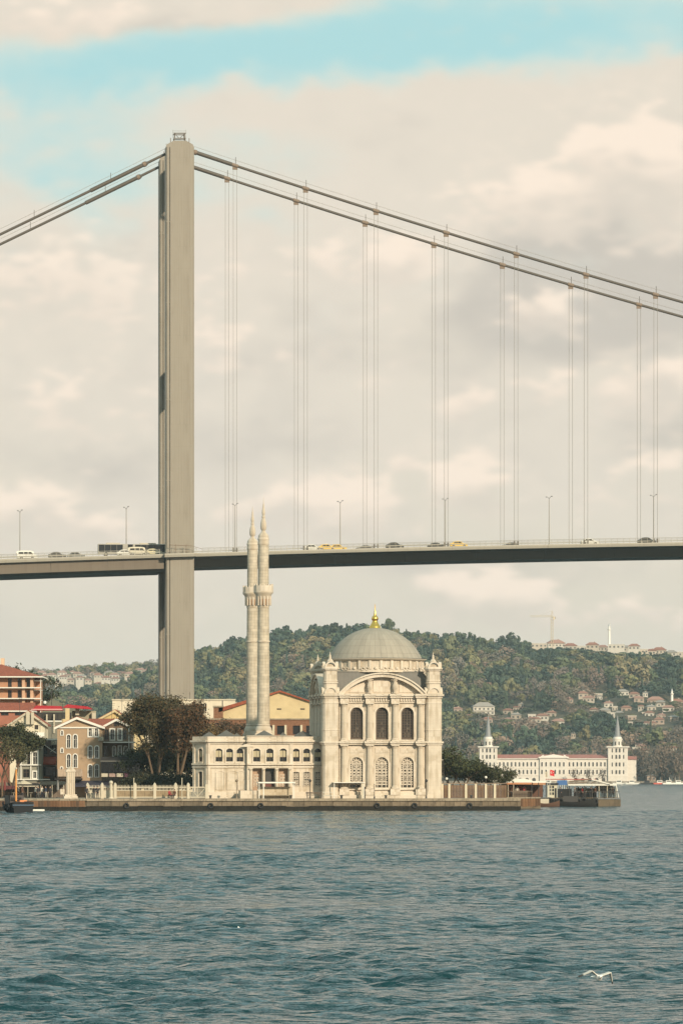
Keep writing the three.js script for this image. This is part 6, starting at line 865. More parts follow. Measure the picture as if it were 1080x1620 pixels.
// ---------- the long white school on the far shore ----------
{
  const Z = 3262, k = Z / F, t = thing('waterfront_school', 'long cream waterfront school with red roof and two pointed corner towers across the strait', 'school', { p: [X(875, Z), 1.9, -Z] }), lx = (p) => (p - 875) * k, hy = (p) => Y(p, Z) - 1.9;
  const W = std([0.66, 0.60, 0.53], 0.8, { map: plasterT }), Tm = std([0.70, 0.645, 0.575], 0.7), R = MAT.pinkTile, G = std([0.05, 0.043, 0.036], 0.4);
  bx(t, 'wall', W, lx(786), lx(961), 0, hy(1200), -16, 0); bx(t, 'wall', W, lx(992), lx(1006), 0, hy(1202), -14, -2);
  const roof = (a, b, e, r, d0, d1) => { const m = (d0 + d1) / 2, A = [lx(a), hy(e), d0], B = [lx(b), hy(e), d0], C = [lx(b), hy(e), d1], D = [lx(a), hy(e), d1], P = [lx(a), hy(r), m], Q = [lx(b), hy(r), m], g = new THREE.BufferGeometry(); g.setAttribute('position', new THREE.Float32BufferAttribute([A, B, Q, A, Q, P, C, D, P, C, P, Q, B, C, Q, D, A, P].flat(), 3)); g.computeVertexNormals(); return M(t, 'roof', uvm(g), R); };
  roof(784, 962, 1199.6, 1193.6, 0.9, -17); roof(992, 1007, 1201.6, 1196, -1.4, -15);
  bx(t, 'eave', Tm, lx(784), lx(962), hy(1200.6), hy(1199.7), -0.1, 0.95); for (const y of [1214.6, 1226.6]) bx(t, 'string_course', Tm, lx(786), lx(961), hy(y), hy(y - 0.8), 0, 0.4);
  // centre block with pediment
  bx(t, 'centre_block', W, lx(853), lx(897), 0, hy(1197.5), -12, 1.2); M(t, 'pediment', ext(poly([[lx(851), hy(1199)], [lx(899), hy(1199)], [lx(899), hy(1197.6)], [lx(875), hy(1193.4)], [lx(851), hy(1197.6)]]), 1.2, 0.9), Tm); for (const d of [-1, 1]) M(t, 'gable_scroll', ext(poly([[lx(875 + d * 24), hy(1199.6)], [lx(875 + d * 21), hy(1199.6)], [lx(875 + d * 15), hy(1194.6)], [lx(875 + d * 17), hy(1194.2)]]), 0.9, 1.3), Tm);
  M(t, 'roof', ext(poly([[lx(862), hy(1197)], [lx(888), hy(1197)], [lx(875), hy(1192.6)]]), 12, -11), R);
  const gw = ext(archShape(0, 0, 2.75, 1.05), 0.1, 0), g2 = ext(archShape(0, 0, 2.9, 0.95), 0.1, 0), frame = archFrameG(0, 0, 2.75, 1.05, 0.2, 0.12, 0);
  const win = (p, y, z, g = gw) => { const w = M(t, 'window', g, G, { p: [lx(p), hy(y), z] }); M(w, 'surround', frame, Tm, { p: [lx(p), hy(y), z] }); };
  for (const y of [1212.5, 1224.6]) { for (let p = 790; p < 852; p += 6.22) win(p, y, 0.02); for (let p = 900; p < 960; p += 6.22) win(p, y, 0.02); for (const p of [856.5, 863, 870.5, 877.5, 884.5, 891]) win(p, y, 1.22); }
  for (let p = 800; p < 958; p += 11) { if (p > 850 && p < 900) continue; M(t, 'ground_arch', ext(archShape(lx(p), hy(1238), hy(1230.5), 2.2), 0.1, 0.02), G); }
  // towers
  for (const [a, b] of [[758, 786], [961, 992]]) {
    const c = (a + b) / 2, tw = bx(t, 'corner_tower', W, lx(a), lx(b), 0, hy(1182.4), -11, 1.6); bx(tw, 'eave', Tm, lx(a - 2.6), lx(b + 2.6), hy(1182.4), hy(1180.8), -12, 2.6); bx(tw, 'string_course', Tm, lx(a - 0.3), lx(b + 0.3), hy(1227), hy(1226), -11, 1.8);
    const R0 = 7.6 * k; M(tw, 'lantern', lathe([[R0, hy(1180.8)], [R0, hy(1170.6)], [R0 * 1.12, hy(1170)], [R0 * 1.1, hy(1168.6)]], 12), W, { p: [lx(c), 0, -4.7] }); for (let i = 0; i < 8; i++) { const q = i * Math.PI / 4 + 0.3; M(tw, 'lantern_window', boxG(0.9, 2.2, 0.12), G, { p: [lx(c) + Math.sin(q) * R0 * 0.99, hy(1176), -4.7 + Math.cos(q) * R0 * 0.99], r: [0, q, 0] }); }
    M(tw, 'lantern_rim', lathe([[R0 * 0.9, hy(1168.8)], [R0 * 0.86, hy(1165.6)]], 12), Tm, { p: [lx(c), 0, -4.7] }); M(tw, 'spire', lathe([[R0 * 0.8, hy(1166)], [R0 * 0.62, hy(1162)], [R0 * 0.4, hy(1148)], [0.12, hy(1132)]], 10), std([0.2, 0.2, 0.2], 0.5), { p: [lx(c), 0, -4.7] });
    for (let r = 0; r < 4; r++) for (const d of [-9, -2.6, 2.6, 9]) { const y = [1190.2, 1200.4, 1212.4, 1224.5][r]; M(tw, 'window', g2, G, { p: [lx(c + d), hy(y), 1.62], s: [Math.abs(d) > 5 ? 0.75 : 1.15, 0.85, 1] }); }
  }
  clearings.push([X(875, Z), -Z, 52, 22]);
}
// ---------- houses on the far hillside ----------
const farWalls = [[0.50, 0.43, 0.35], [0.42, 0.35, 0.28], [0.58, 0.53, 0.46], [0.38, 0.29, 0.23], [0.46, 0.41, 0.34]].map((c) => std(c, 0.85, { map: plasterT })), farRoofs = [[0.27, 0.13, 0.09], [0.31, 0.17, 0.13], [0.25, 0.11, 0.075], [0.28, 0.25, 0.22]].map((c) => std(c, 0.9)), farGlass = std([0.06, 0.055, 0.05], 0.4), wallWord = ['cream', 'beige', 'white', 'tan', 'ivory'], roofWord = ['red', 'pink', 'dark red', 'grey'];
function farHouse(px, py, wp, hp, label, { f = farH, d0 = SHORE + 20, d1 = CREST + 60, seed = 1, wi = 0, ri = 0, group, flat = false, D = 0, name = 'hillside_house' } = {}) {
  const d = D || onHill(px, py, f, d0, d1), k = d / F, w = wp * k / 2, h = hp * k, x = X(px, d), y = f(x, -d) - 0.6, dep = Math.max(6, w * 0.9), r = rng(seed * 31 + 7);
  const t = thing(name, label, 'house', { p: [x, y, -d], ry: (r() - 0.5) * 0.5, group });
  bx(t, 'wall', farWalls[wi], -w, w, D ? -14 : -2, h, -dep, 0);
  if (flat) { bx(t, 'parapet', farWalls[2], -w - 0.2, w + 0.2, h, h + 0.5, -dep, 0.2); }
  else { const o = 0.7, rh = h + Math.min(3.4, w * 0.42), A = [-w - o, h, o], B = [w + o, h, o], C = [w + o, h, -dep - o], Dd = [-w - o, h, -dep - o], P = [-w * 0.45, rh, -dep / 2], Q = [w * 0.45, rh, -dep / 2], g = new THREE.BufferGeometry(); g.setAttribute('position', new THREE.Float32BufferAttribute([A, B, Q, A, Q, P, B, C, Q, C, Dd, P, C, P, Q, Dd, A, P, A, Dd, C, A, C, B].flat(), 3)); g.computeVertexNormals(); const rf = M(t, 'roof', g, farRoofs[ri]); if (r() < 0.6) M(rf, 'chimney', boxAt(w * 0.3 - 0.4, w * 0.3 + 0.4, h, rh + 0.6, -dep / 2 - 1, -dep / 2 - 0.3), farWalls[1]); }
  const n = Math.max(2, Math.round(w * 2 / 3)), rows = Math.max(1, Math.floor(h / 2.9)); for (let j = 0; j < rows; j++) for (let i = 0; i < n; i++) bx(t, 'window', farGlass, -w + (i + 0.28) * 2 * w / n, -w + (i + 0.72) * 2 * w / n, h - 1.0 - j * 2.9 - 1.3, h - 1.0 - j * 2.9, 0, 0.06);
  if (rows > 1 && r() < 0.6) bx(t, 'balcony', farWalls[2], -w, w, h - 2.95, h - 2.7, 0.02, 1.1);
  clearings.push([x, -d, w + 1.5, dep + 4]); return t;
}
{
  const list = [ // frame place, size and walls of the houses seen among the trees
    [765, 1133, 34, 16, 2, 3, 'large pale mansion left of the left school spire'], [724, 1128, 14, 7, 3, 1, 'small red roofed house right behind the mosque tower'], [815, 1139, 15, 9, 1, 3, 'grey roofed house between mansion and the villa row'], [803, 1144, 12, 6, 3, 1, 'low pinkish house beneath the grey roofed house'], [829, 1124, 6, 5, 2, 2, 'tiny white house alone above the school roof'],
    [840, 1145, 10, 8, 3, 0, 'tan house at the left end of the villa row'], [857, 1141, 18, 9, 2, 0, 'bright white villa with hip roof above the school centre'], [882, 1149, 20, 8, 2, 1, 'long white terrace house right of the bright villa'], [895, 1163, 8, 10, 4, 3, 'narrow ivory house among dark conifers'], [906, 1170, 7, 9, 1, 3, 'narrow beige house beside the conifers'],
    [922, 1105, 16, 9, 1, 0, 'red roofed house high on the slope over the school'], [930, 1112, 18, 9, 0, 1, 'cream house just below the high red roofed house'], [900, 1113, 12, 8, 3, 2, 'tan house left of the high red roofed house'], [948, 1107, 8, 7, 2, 3, 'little white house right of the cream house'],
    [985, 1100, 18, 6, 2, 3, 'long white house high on the right slope'], [1002, 1103, 16, 6, 1, 0, 'red roofed house next to the long white house'], [1020, 1106, 8, 9, 2, 3, 'tall white house at the end of the high row'], [1010, 1113, 16, 7, 3, 1, 'tan house below the tall white house'], [962, 1119, 14, 8, 2, 1, 'white house above the right school spire'], [956, 1127, 18, 4, 2, 3, 'flat white terrace left of the right school spire'], [990, 1125, 16, 6, 3, 0, 'tan and red house right of the right school spire'],
    [1036, 1113, 26, 7, 3, 1, 'broad pink roofed house beside the little white minaret'], [1070, 1117, 22, 7, 3, 0, 'red roofed house at the photo right edge by the minaret'], [1030, 1124, 14, 6, 4, 3, 'ivory house under the broad pink roofed house'], [1056, 1124, 18, 6, 2, 1, 'white fronted house in the second row by the minaret'], [1026, 1135, 14, 6, 2, 0, 'white house with red roof in the third row'], [1046, 1139, 12, 7, 3, 1, 'tan house in the middle of the third row'], [1066, 1140, 14, 7, 1, 3, 'grey roofed house ending the third row'], [1042, 1147, 16, 8, 3, 0, 'tan house lowest of the right hillside group'], [1022, 1147, 10, 5, 2, 2, 'small white house lowest left of the right hillside group'],
    [1010, 1181, 12, 5, 2, 0, 'white house among bare trees right of the school'], [1050, 1179, 8, 5, 2, 1, 'little white house alone among bare trees'], [1042, 1197, 16, 8, 3, 3, 'tan house behind the waterside bare trees'], [1030, 1230, 15, 10, 3, 3, 'small stone house at the far waterfront'], [744, 1216, 16, 14, 2, 1, 'white house left of the left school tower'], [1062, 1226, 8, 10, 2, 3, 'narrow white house at the waterfront near the photo edge'],
  ];
  list.forEach(([px, py, w, h, wi, ri, label], i) => farHouse(px, py, w, h, label, { seed: i + 1, wi, ri, group: 'houses on the far hillside', D: py > 1210 ? SHORE + 34 : 0 }));
}
{ // more houses half hidden in the trees
  const r = rng(433), spots = []; for (let i = 0; i < 16; i++) spots.push([905 + 172 * r(), 1092 + 62 * r(), 1]); for (let i = 0; i < 10; i++) spots.push([706 + 190 * r(), 1120 + 34 * r(), 0]); for (let i = 0; i < 6; i++) spots.push([1004 + 74 * r(), 1165 + 45 * r(), 2]);
  spots.sort((a, b) => a[2] - b[2] || a[0] - b[0]); const cnt = [0, 0, 0], where = ['low on the slope behind the school roof', 'on the right hillside above the school', 'in the bare wood right of the school'];
  spots.forEach(([px, py, k], i) => farHouse(px, py, 7 + 8 * r(), 4 + 3.5 * r(), `half hidden house ${where[k]}, ${ord[cnt[k]++]} from the photo's left`, { seed: 240 + i, wi: Math.floor(r() * 5), ri: Math.floor(r() * 4), flat: r() < 0.25, group: 'half hidden hillside houses' }));
}
{ // skyline buildings on the crest, right
  const r = rng(401); const row = [[852, 1013, 26, 8], [880, 1012, 28, 10], [902, 1016, 20, 9], [920, 1017, 18, 9], [936, 1014, 20, 13], [952, 1018, 16, 9], [974, 1014, 26, 13], [988, 1019, 18, 9], [1002, 1016, 18, 12], [1016, 1022, 16, 9], [1042, 1022, 22, 14], [1060, 1026, 16, 10], [1078, 1026, 24, 12], [968, 1022, 16, 8], [1030, 1024, 14, 9]];
  row.forEach(([px, py0, w, h], i) => { const py = py0 + 3; farHouse(px, py + h, w, h * 0.85, `${ord[i]} listed pale building on the right skyline, ${wallWord[i % 5]} walls ${i % 3 ? roofWord[i % 4] + ' roof' : 'flat top'}`, { D: CREST + 30 + 40 * r(), f: (x, z) => Y(py + h, -z), seed: 60 + i, wi: [0, 2, 4, 2, 0][i % 5], ri: i % 4, flat: i % 3 === 0, group: 'skyline buildings on the right crest', name: 'skyline_building' }); });
}
{ // houses along the distant left ridge
  const r = rng(402); let n = 0; for (let px = 66; px < 250; px += 8.2) { const up = px > 205 ? -4 : 0, py = 1066 + up + r() * 4 + (n % 3) * 2, w = 8 + 9 * r(), h = 4 + 4 * r(); farHouse(px, py, w, h, `${ord[n]} house from the left along the distant left ridge`, { D: 5520 - 60 * (n % 3), f: (x, z) => Y(py + 1, -z), seed: 120 + n, wi: [2, 0, 2, 4][n % 4], ri: [1, 0, 1, 3, 1][n % 5], group: 'houses on the distant left ridge', name: 'ridge_house' }); n++; }
  let m = 0; for (const [px, py] of [[92, 1082], [112, 1080], [126, 1076], [155, 1086], [140, 1078], [182, 1076], [206, 1076], [224, 1074], [168, 1074], [100, 1075]]) { farHouse(px, py, 9 + 7 * r(), 4 + 3 * r(), `${ord[m]} house of the scattered row below the distant left ridge`, { D: 5380 - 30 * (m % 3), f: (x, z) => Y(py + 1, -z), seed: 160 + m, wi: [2, 0, 2][m % 3], ri: m % 3, group: 'scattered houses below the left ridge', name: 'ridge_house' }); m++; }
}
// two far minarets and a tower crane
for (const [px, y0, y1, r, lab] of [[963, 1016, 985, 2.0, 'tiny white minaret on the right skyline'], [1062, 1114, 1089, 2.2, 'small white minaret on the hillside near the photo right edge']]) {
  const d = y0 < 1050 ? CREST + 40 : onHill(px, y0), k = d / F, x = X(px, d), b = farH(x, -d), t = thing('far_minaret', lab, 'minaret', { p: [x, b - 0.5, -d] }), h = (p) => Y(p, d) - b + 0.5, W = std([0.78, 0.74, 0.68], 0.7); M(t, 'shaft', lathe([[r * k, 0], [r * k * 0.9, h(mix(y0, y1, 0.62))]], 12), W); M(t, 'balcony', lathe([[r * k, h(mix(y0, y1, 0.6))], [r * k * 1.5, h(mix(y0, y1, 0.64))], [r * k * 1.5, h(mix(y0, y1, 0.68))]], 12), W); M(t, 'upper_shaft', lathe([[r * k * 0.75, h(mix(y0, y1, 0.64))], [r * k * 0.7, h(mix(y0, y1, 0.82))]], 12), W); M(t, 'cone', lathe([[r * k * 0.85, h(mix(y0, y1, 0.82))], [0.05, h(y1)]], 12), std([0.45, 0.45, 0.44], 0.6));
  if (y0 > 1050) clearings.push([x, -d, 4, 8]);
}
{
  const d = CREST + 60, px = 872.5, k = d / F, x = X(px, d), b = Y(1020, d), t = thing('tower_crane', 'pale tower crane standing on the skyline', 'crane', { p: [x, b, -d] }), h = (p) => Y(p, d) - b, W = std([0.6, 0.5, 0.36], 0.7), g = [], a = 0.9;
  for (const [sx, sz] of [[-a, -a], [a, -a], [a, a], [-a, a]]) g.push(bar([sx, -4, sz], [sx, h(975), sz], 0.2, 4)); for (let y = 0; y < h(977); y += 2.4) g.push(bar([-a, y, a], [a, y + 2.4, a], 0.13, 4), bar([a, y, -a], [-a, y + 2.4, -a], 0.13, 4), bar([a, y, a], [a, y + 2.4, -a], 0.13, 4)); M(t, 'mast', merged(g), W);
  const j = h(976), jb = []; const J0 = (838 - px) * k, J1 = (878 - px) * k; for (const z of [-0.7, 0.7]) jb.push(bar([J0, j, z], [J1, j, z], 0.12, 4)); jb.push(bar([J0, j + 1.1, 0], [0, j + 1.3, 0], 0.12, 4)); for (let s = J0; s < 0; s += 1.6) jb.push(bar([s, j, 0.7], [s + 0.8, j + 1.1, 0], 0.07, 4), bar([s + 0.8, j + 1.1, 0], [s + 1.6, j, -0.7], 0.07, 4)); M(t, 'jib', merged(jb), W); M(t, 'apex', merged([bar([-0.7, j, 0], [0, h(966), 0], 0.16, 4), bar([0.7, j, 0], [0, h(966), 0], 0.16, 4), bar([0, h(966.5), 0], [J0 * 0.6, j + 1.1, 0], 0.06, 4), bar([0, h(966.5), 0], [J1, j, 0], 0.06, 4)]), W); bx(t, 'counterweight', MAT.concrete, J1 - 1.6, J1, j - 1.6, j, -0.8, 0.8); bx(t, 'cab', W, 0.8, 2.4, j - 2.2, j - 0.1, 0.4, 1.7);
}
// boats and bare trees on the far waterfront
[[868, 'white'], [980, 'white'], [1000, 'white'], [1024, 'dark'], [1044, 'red'], [1058, 'white'], [1073, 'white']].forEach(([px, c], i) => {
  const d = SHORE - 5 - (i % 3) * 3, t = thing('moored_boat', `tiny ${c} boat moored on the far waterfront, ${ord[i]} from the photo's left`, 'boat', { p: [X(px, d), 0, -d], ry: 0.1 * (i - 3), group: 'boats on the far waterfront' }), L1 = 4.6, s = poly([[-L1, 0.9], [-L1 + 0.5, -0.3], [L1 - 1.5, -0.3], [L1, 1.3], [L1 - 1.2, 1.0]]); const m = c === 'red' ? std([0.5, 0.06, 0.03], 0.5) : c === 'dark' ? MAT.charcoal : MAT.white; M(t, 'hull', ext(s, 2.2, -1.1), m); const cab = bx(t, 'cabin', c === 'dark' ? MAT.charcoal : MAT.white, -2.2, 1.0, 0.85, 2.5, -0.85, 0.85); bx(cab, 'window', MAT.glassDark, -1.8, 0.7, 1.6, 2.2, 0.85, 0.9); M(t, 'mast', bar([0, 2.5, 0], [0, 4.6, 0], 0.05), MAT.white);
});
{
  const r = rng(501), bareC = [[0.12, 0.095, 0.07], [0.1, 0.08, 0.06], [0.14, 0.1, 0.07]]; const G = [crownG(511, { leaves: 420, leaf: 0.035, lobes: 11, spread: 0.4 }), crownG(512, { leaves: 420, leaf: 0.035, lobes: 10, spread: 0.38, base: 0.15 })];
  const row = [1002, 1011, 1019, 1028, 1040, 1050, 1058, 1066, 1074, 1083, 1007, 1046, 930, 952, 908]; row.forEach((px, i) => { const small = px < 1000, d = small ? SHORE + 14 : SHORE + 20 + 22 * r(), h = small ? 8 : 17 + 9 * r(), w = small ? 6 : 12 + 5 * r(); const t = thing('bare_tree', small ? `little round tree before the school, ${ord[i - 12]} of three` : `bare brown tree on the far waterfront, ${ord[i]} of the group right of the school`, 'tree', { p: [X(px, d), 1.8, -d], group: 'bare trees on the far waterfront' }); M(t, 'trunk', merged([bar([0, 0, 0], [0, h * 0.45, 0], 0.35, 6, 0.2), bar([0, h * 0.3, 0], [w * 0.2, h * 0.7, 0], 0.16, 5, 0.06), bar([0, h * 0.35, 0], [-w * 0.2, h * 0.75, 0.5], 0.16, 5, 0.06)]), MAT.bark); M(t, 'crown', G[i % 2], leafMat(bareC[i % 3]), { s: [w, h, w] }); });
}
plantWood();

// ---------- people, bird, boats ----------
function sdfG(res, half, c, dist, color) {          // surface of a distance field, as one continuous mesh
  const mc = new MarchingCubes(res, MAT.black, false, false, 60000); mc.isolation = 0; const h = res / 2; let o = 0;
  for (let z = 0; z < res; z++) for (let y = 0; y < res; y++) for (let x = 0; x < res; x++) mc.field[o++] = -dist((x - h) / h * half + c[0], (y - h) / h * half + c[1], (z - h) / h * half + c[2]);
  mc.update(); const n = mc.count, p = new Float32Array(n * 3), nn = mc.normalArray.slice(0, n * 3); for (let i = 0; i < n * 3; i++) p[i] = mc.positionArray[i] * half + c[i % 3];
  let g = new THREE.BufferGeometry(); g.setAttribute('position', new THREE.BufferAttribute(p, 3)); void nn; g = mergeVertices(g, 1e-5); g.computeVertexNormals();
  if (color) { const q = g.attributes.position, cl = new Float32Array(q.count * 3); for (let i = 0; i < q.count; i++) cl.set(color(q.getX(i), q.getY(i), q.getZ(i)), i * 3); g.setAttribute('color', new THREE.BufferAttribute(cl, 3)); }
  return g;
}
const cap = (x, y, z, a, b, ra, rb) => { const bxx = b[0] - a[0], by = b[1] - a[1], bz = b[2] - a[2], px = x - a[0], py = y - a[1], pz = z - a[2], t = clamp((px * bxx + py * by + pz * bz) / (bxx * bxx + by * by + bz * bz + 1e-9)); return Math.hypot(px - bxx * t, py - by * t, pz - bz * t) - mix(ra, rb, t); };
const smin = (a, b, k) => { const h = clamp(0.5 + 0.5 * (b - a) / k); return mix(b, a, h) - k * h * (1 - h); };
function bodyDist(pose) {
  const sit = pose === 'sit', walk = pose === 'walk' ? 0.2 : 0.03, hip = sit ? 0.5 : 0.92, B = [];
  B.push([[0, hip + 0.04, 0], [0, hip + 0.3, 0.01], 0.15, 0.14], [[-0.07, hip + 0.46, 0], [0.07, hip + 0.46, 0], 0.13, 0.13], [[0, hip + 0.5, 0], [0, hip + 0.62, 0.01], 0.06, 0.055], [[0, hip + 0.69, 0.015], [0, hip + 0.77, 0.005], 0.092, 0.1], [[0, hip + 0.69, 0.1], [0, hip + 0.7, 0.115], 0.02, 0.015]);
  for (const s of [-1, 1]) {
    const kx = s * 0.1, w = s * walk;
    if (sit) B.push([[kx, hip, 0], [kx * 1.15, hip + 0.02, 0.42], 0.09, 0.07], [[kx * 1.15, hip + 0.02, 0.42], [kx * 1.1, 0.09, 0.45], 0.065, 0.045], [[kx * 1.1, 0.05, 0.42], [kx * 1.1, 0.045, 0.58], 0.045, 0.04]);
    else B.push([[kx, hip, 0], [kx, hip * 0.53, w * 0.55 + 0.02], 0.095, 0.07], [[kx, hip * 0.53, w * 0.55 + 0.02], [kx, 0.09, w], 0.065, 0.045], [[kx, 0.05, w - 0.04], [kx, 0.045, w + 0.14], 0.045, 0.04]);
    const sh = [s * 0.19, hip + 0.48, 0], el = sit ? [s * 0.25, hip + 0.24, 0.06] : [s * 0.25, hip + 0.2, -w * 0.4], ha = sit ? [s * 0.13, hip + 0.16, 0.28] : [s * 0.25, hip - 0.04, 0.1 - w * 0.8];
    B.push([sh, el, 0.058, 0.045], [el, ha, 0.043, 0.03], [ha, [ha[0], ha[1] - (sit ? 0.01 : 0.08), ha[2] + (sit ? 0.08 : 0.02)], 0.033, 0.024], [ha, [ha[0] - s * 0.03, ha[1] - 0.04, ha[2] + 0.05], 0.016, 0.012]);
  }
  return { d: (x, y, z) => { let q = 9; for (const [a, b, ra, rb] of B) q = smin(q, cap(x, y, z, a, b, ra, rb), 0.03); return q; }, hip };
}
const poses = {};
function person(label, p, ry, pose, shirt, legs, group, hair = [0.02, 0.016, 0.013]) {
  poses[pose] ??= (() => { const b = bodyDist(pose); return { ...b, g: sdfG(72, 1.0, [0, 0.86, pose === 'sit' ? 0.2 : 0], b.d) }; })();
  const { g: g0, hip } = poses[pose], g = g0.clone(), q = g.attributes.position, c = new Float32Array(q.count * 3), skin = [0.45, 0.28, 0.19];
  for (let i = 0; i < q.count; i++) { const x = q.getX(i), y = q.getY(i), z = q.getZ(i); let k = shirt; if (y > hip + 0.56) k = y > hip + 0.76 || (z < 0.02 && y > hip + 0.63) ? hair : skin; else if (Math.abs(x) > 0.2 && y < hip + 0.02) k = skin; else if (y < 0.1) k = [0.02, 0.018, 0.016]; else if (y < hip + 0.02) k = legs; c.set(k, i * 3); }
  g.setAttribute('color', new THREE.BufferAttribute(c, 3)); const m = top('person', g, personMat, label, 'person', { p, r: [0, ry, 0], group }); return m;
}
const personMat = std([1, 1, 1], 0.85, { vertexColors: true });
{
  const dk = [0.025, 0.022, 0.025], nv = [0.02, 0.03, 0.06], br = [0.1, 0.045, 0.025], wh = [0.55, 0.5, 0.42], rd = [0.28, 0.03, 0.03], gy = [0.12, 0.11, 0.1];
  const onQ = (px, z, y = GROUND) => q2w(qx(px, z), z, y);
  person('person in black sitting on the quay edge below the fountain', onQ(137.5, 5.2), 0.3, 'walk', dk, dk); person('person in dark coat and white bag, left of two near the balustrade', onQ(149.5, 5.2), -0.4, 'stand', dk, gy); person('person in black beside the one with pale scarf', onQ(154.5, 5.0), 0.5, 'stand', dk, dk);
  person('person in dark red crouched on the promenade before the balustrade', onQ(268, 5.4, GROUND), 0.9, 'sit', rd, dk); person('person in brown sitting beside the dark red one', onQ(276.5, 5.4, GROUND), -0.6, 'sit', br, dk);
  const Zc = 783; const onL = (px, Z = Zc, y = GROUND) => [X(px, Z), y, -Z];
  [[57, wh, dk, 'stand', 'person in white top standing under the cafe canopy'], [61, dk, gy, 'walk', 'person in black walking beside the one in white'], [67, wh, nv, 'walk', 'person in pale shirt striding along the landing'], [73, nv, wh, 'stand', 'person in navy with pale trousers on the landing'], [80, dk, dk, 'stand', 'person in black nearest the fountain on the landing'], [36, br, dk, 'stand', 'person in brown by the boat mast on the landing'], [30, gy, dk, 'walk', 'person in grey walking behind the moored boat']].forEach(([px, a, b, po, lab], i) => person(lab, onL(px, 777 - (i % 2)), (i % 3) - 1, po, a, b, 'people on the landing'));
  const onP = (px, dz = 0, y = 1.46) => [X(px, 866), y, -866 - dz];
  [[953, 'first'], [957, 'second'], [961, 'third'], [965, 'fourth'], [969, 'fifth'], [971.5, 'sixth']].forEach(([px, o], i) => person(`dark figure waiting behind the pier glass, ${o} from the photo's left`, onP(px, 1.6 + 0.7 * (i % 2)), i, i % 2 ? 'stand' : 'walk', [dk, nv, gy, dk, br, nv][i], dk, 'people waiting on the pier'));
  [[850, rd, 'person in dark red standing under the small pier canopy'], [857, dk, 'person in black standing under the small pier canopy'], [927, wh, 'person in white sitting inside the pier shelter'], [915, br, 'person in brown standing inside the pier shelter']].forEach(([px, c, lab], i) => person(lab, onP(px, 2.4), i - 1, 'stand', c, dk));
  [[886, nv, 'person in navy at the pier edge before the dark board'], [897, dk, 'person in black at the pier edge beside the launch'], [909, gy, 'person in grey leaning at the pier railing'], [921, rd, 'person in dark red at the pier railing'], [934, dk, 'person in black at the pier railing near the gangway beam'], [941, br, 'person in brown at the pier railing by the glass'], [846, dk, 'person in black by the kiosk end of the pier']].forEach(([px, c, lab], i) => person(lab, onP(px, 0.5 + 0.4 * (i % 2)), i * 0.7 - 1, i % 2 ? 'stand' : 'walk', c, dk));
  [[809, br, 'person in brown at the cafe railing'], [818, wh, 'person in white inside the wooden cafe'], [829, rd, 'person in red inside the wooden cafe']].forEach(([px, c, lab], i) => person(lab, [X(px, 808), GROUND, -809.2 - 0.3 * i], i - 1, 'stand', c, dk));
}
function hullG(L1, Wd, H) { // open boat hull, bow towards -z
  const n = 14, pos = [], idx = [], cols = 9; for (let i = 0; i <= n; i++) { const u = i / n, zz = L1 / 2 - L1 * u, wd = Wd * Math.pow(Math.sin(Math.PI * clamp(0.12 + 0.8 * u)), 0.6), sheer = H + 0.5 * (2 * u - 1) ** 2; for (let j = 0; j < cols; j++) { const a = (j / (cols - 1) - 0.5) * Math.PI, x = wd * Math.sin(a), y = -0.5 + (sheer + 0.5) * (1 - Math.cos(a)) ** 0.7; pos.push(x, Math.min(y, sheer), zz); } }
  for (let i = 0; i < n; i++) for (let j = 0; j < cols - 1; j++) { const a = i * cols + j; idx.push(a, a + 1, a + cols, a + 1, a + cols + 1, a + cols); } const g = new THREE.BufferGeometry(); g.setAttribute('position', new THREE.Float32BufferAttribute(pos, 3)); g.setIndex(idx); g.computeVertexNormals(); return g;
}
// dark boats lying along the pier
[[905, 858.5, 1.5, 'black launch with low dark cabin lying along the pier', [0.016, 0.015, 0.014]], [862, 857, 1.6, 'small brown motor boat tied at the landward end of the pier', [0.1, 0.05, 0.03]]].forEach(([px, Z, ry, lab, c], i) => {
  const t = thing('motor_boat', lab, 'boat', { p: [X(px, Z), 0, -Z], ry }), L1 = i ? 4.6 : 7.5, m = std(c, 0.85); M(t, 'hull', hullG(L1, i ? 0.8 : 1.15, i ? 0.55 : 0.8), m); bx(t, 'deck', MAT.darkWood, -0.6, 0.6, 0.4, 0.48, -L1 * 0.36, L1 * 0.42); const cb = bx(t, 'cabin', i ? MAT.whitePaint : std([0.05, 0.045, 0.042], 0.7), -0.55, 0.55, 0.48, i ? 1.3 : 1.75, -L1 * 0.2, L1 * 0.12); bx(cb, 'window', MAT.glassDark, 0.55, 0.57, i ? 0.9 : 1.15, i ? 1.2 : 1.6, -L1 * 0.17, L1 * 0.09); M(t, 'rail', merged([bar([0.75, 1.3, -L1 * 0.3], [0.75, 1.3, L1 * 0.35], 0.025), ...[-0.3, -0.1, 0.1, 0.33].map((q) => bar([0.75, 0.5, q * L1], [0.75, 1.3, q * L1], 0.02))]), MAT.iron); for (const q of [-0.25, 0.05, 0.3]) M(t, 'tyre_fender', new THREE.TorusGeometry(0.24, 0.1, 8, 14), MAT.tyre, { p: [i ? 0.85 : 1.18, 0.45, q * L1], r: [0, Math.PI / 2, 0] });
});
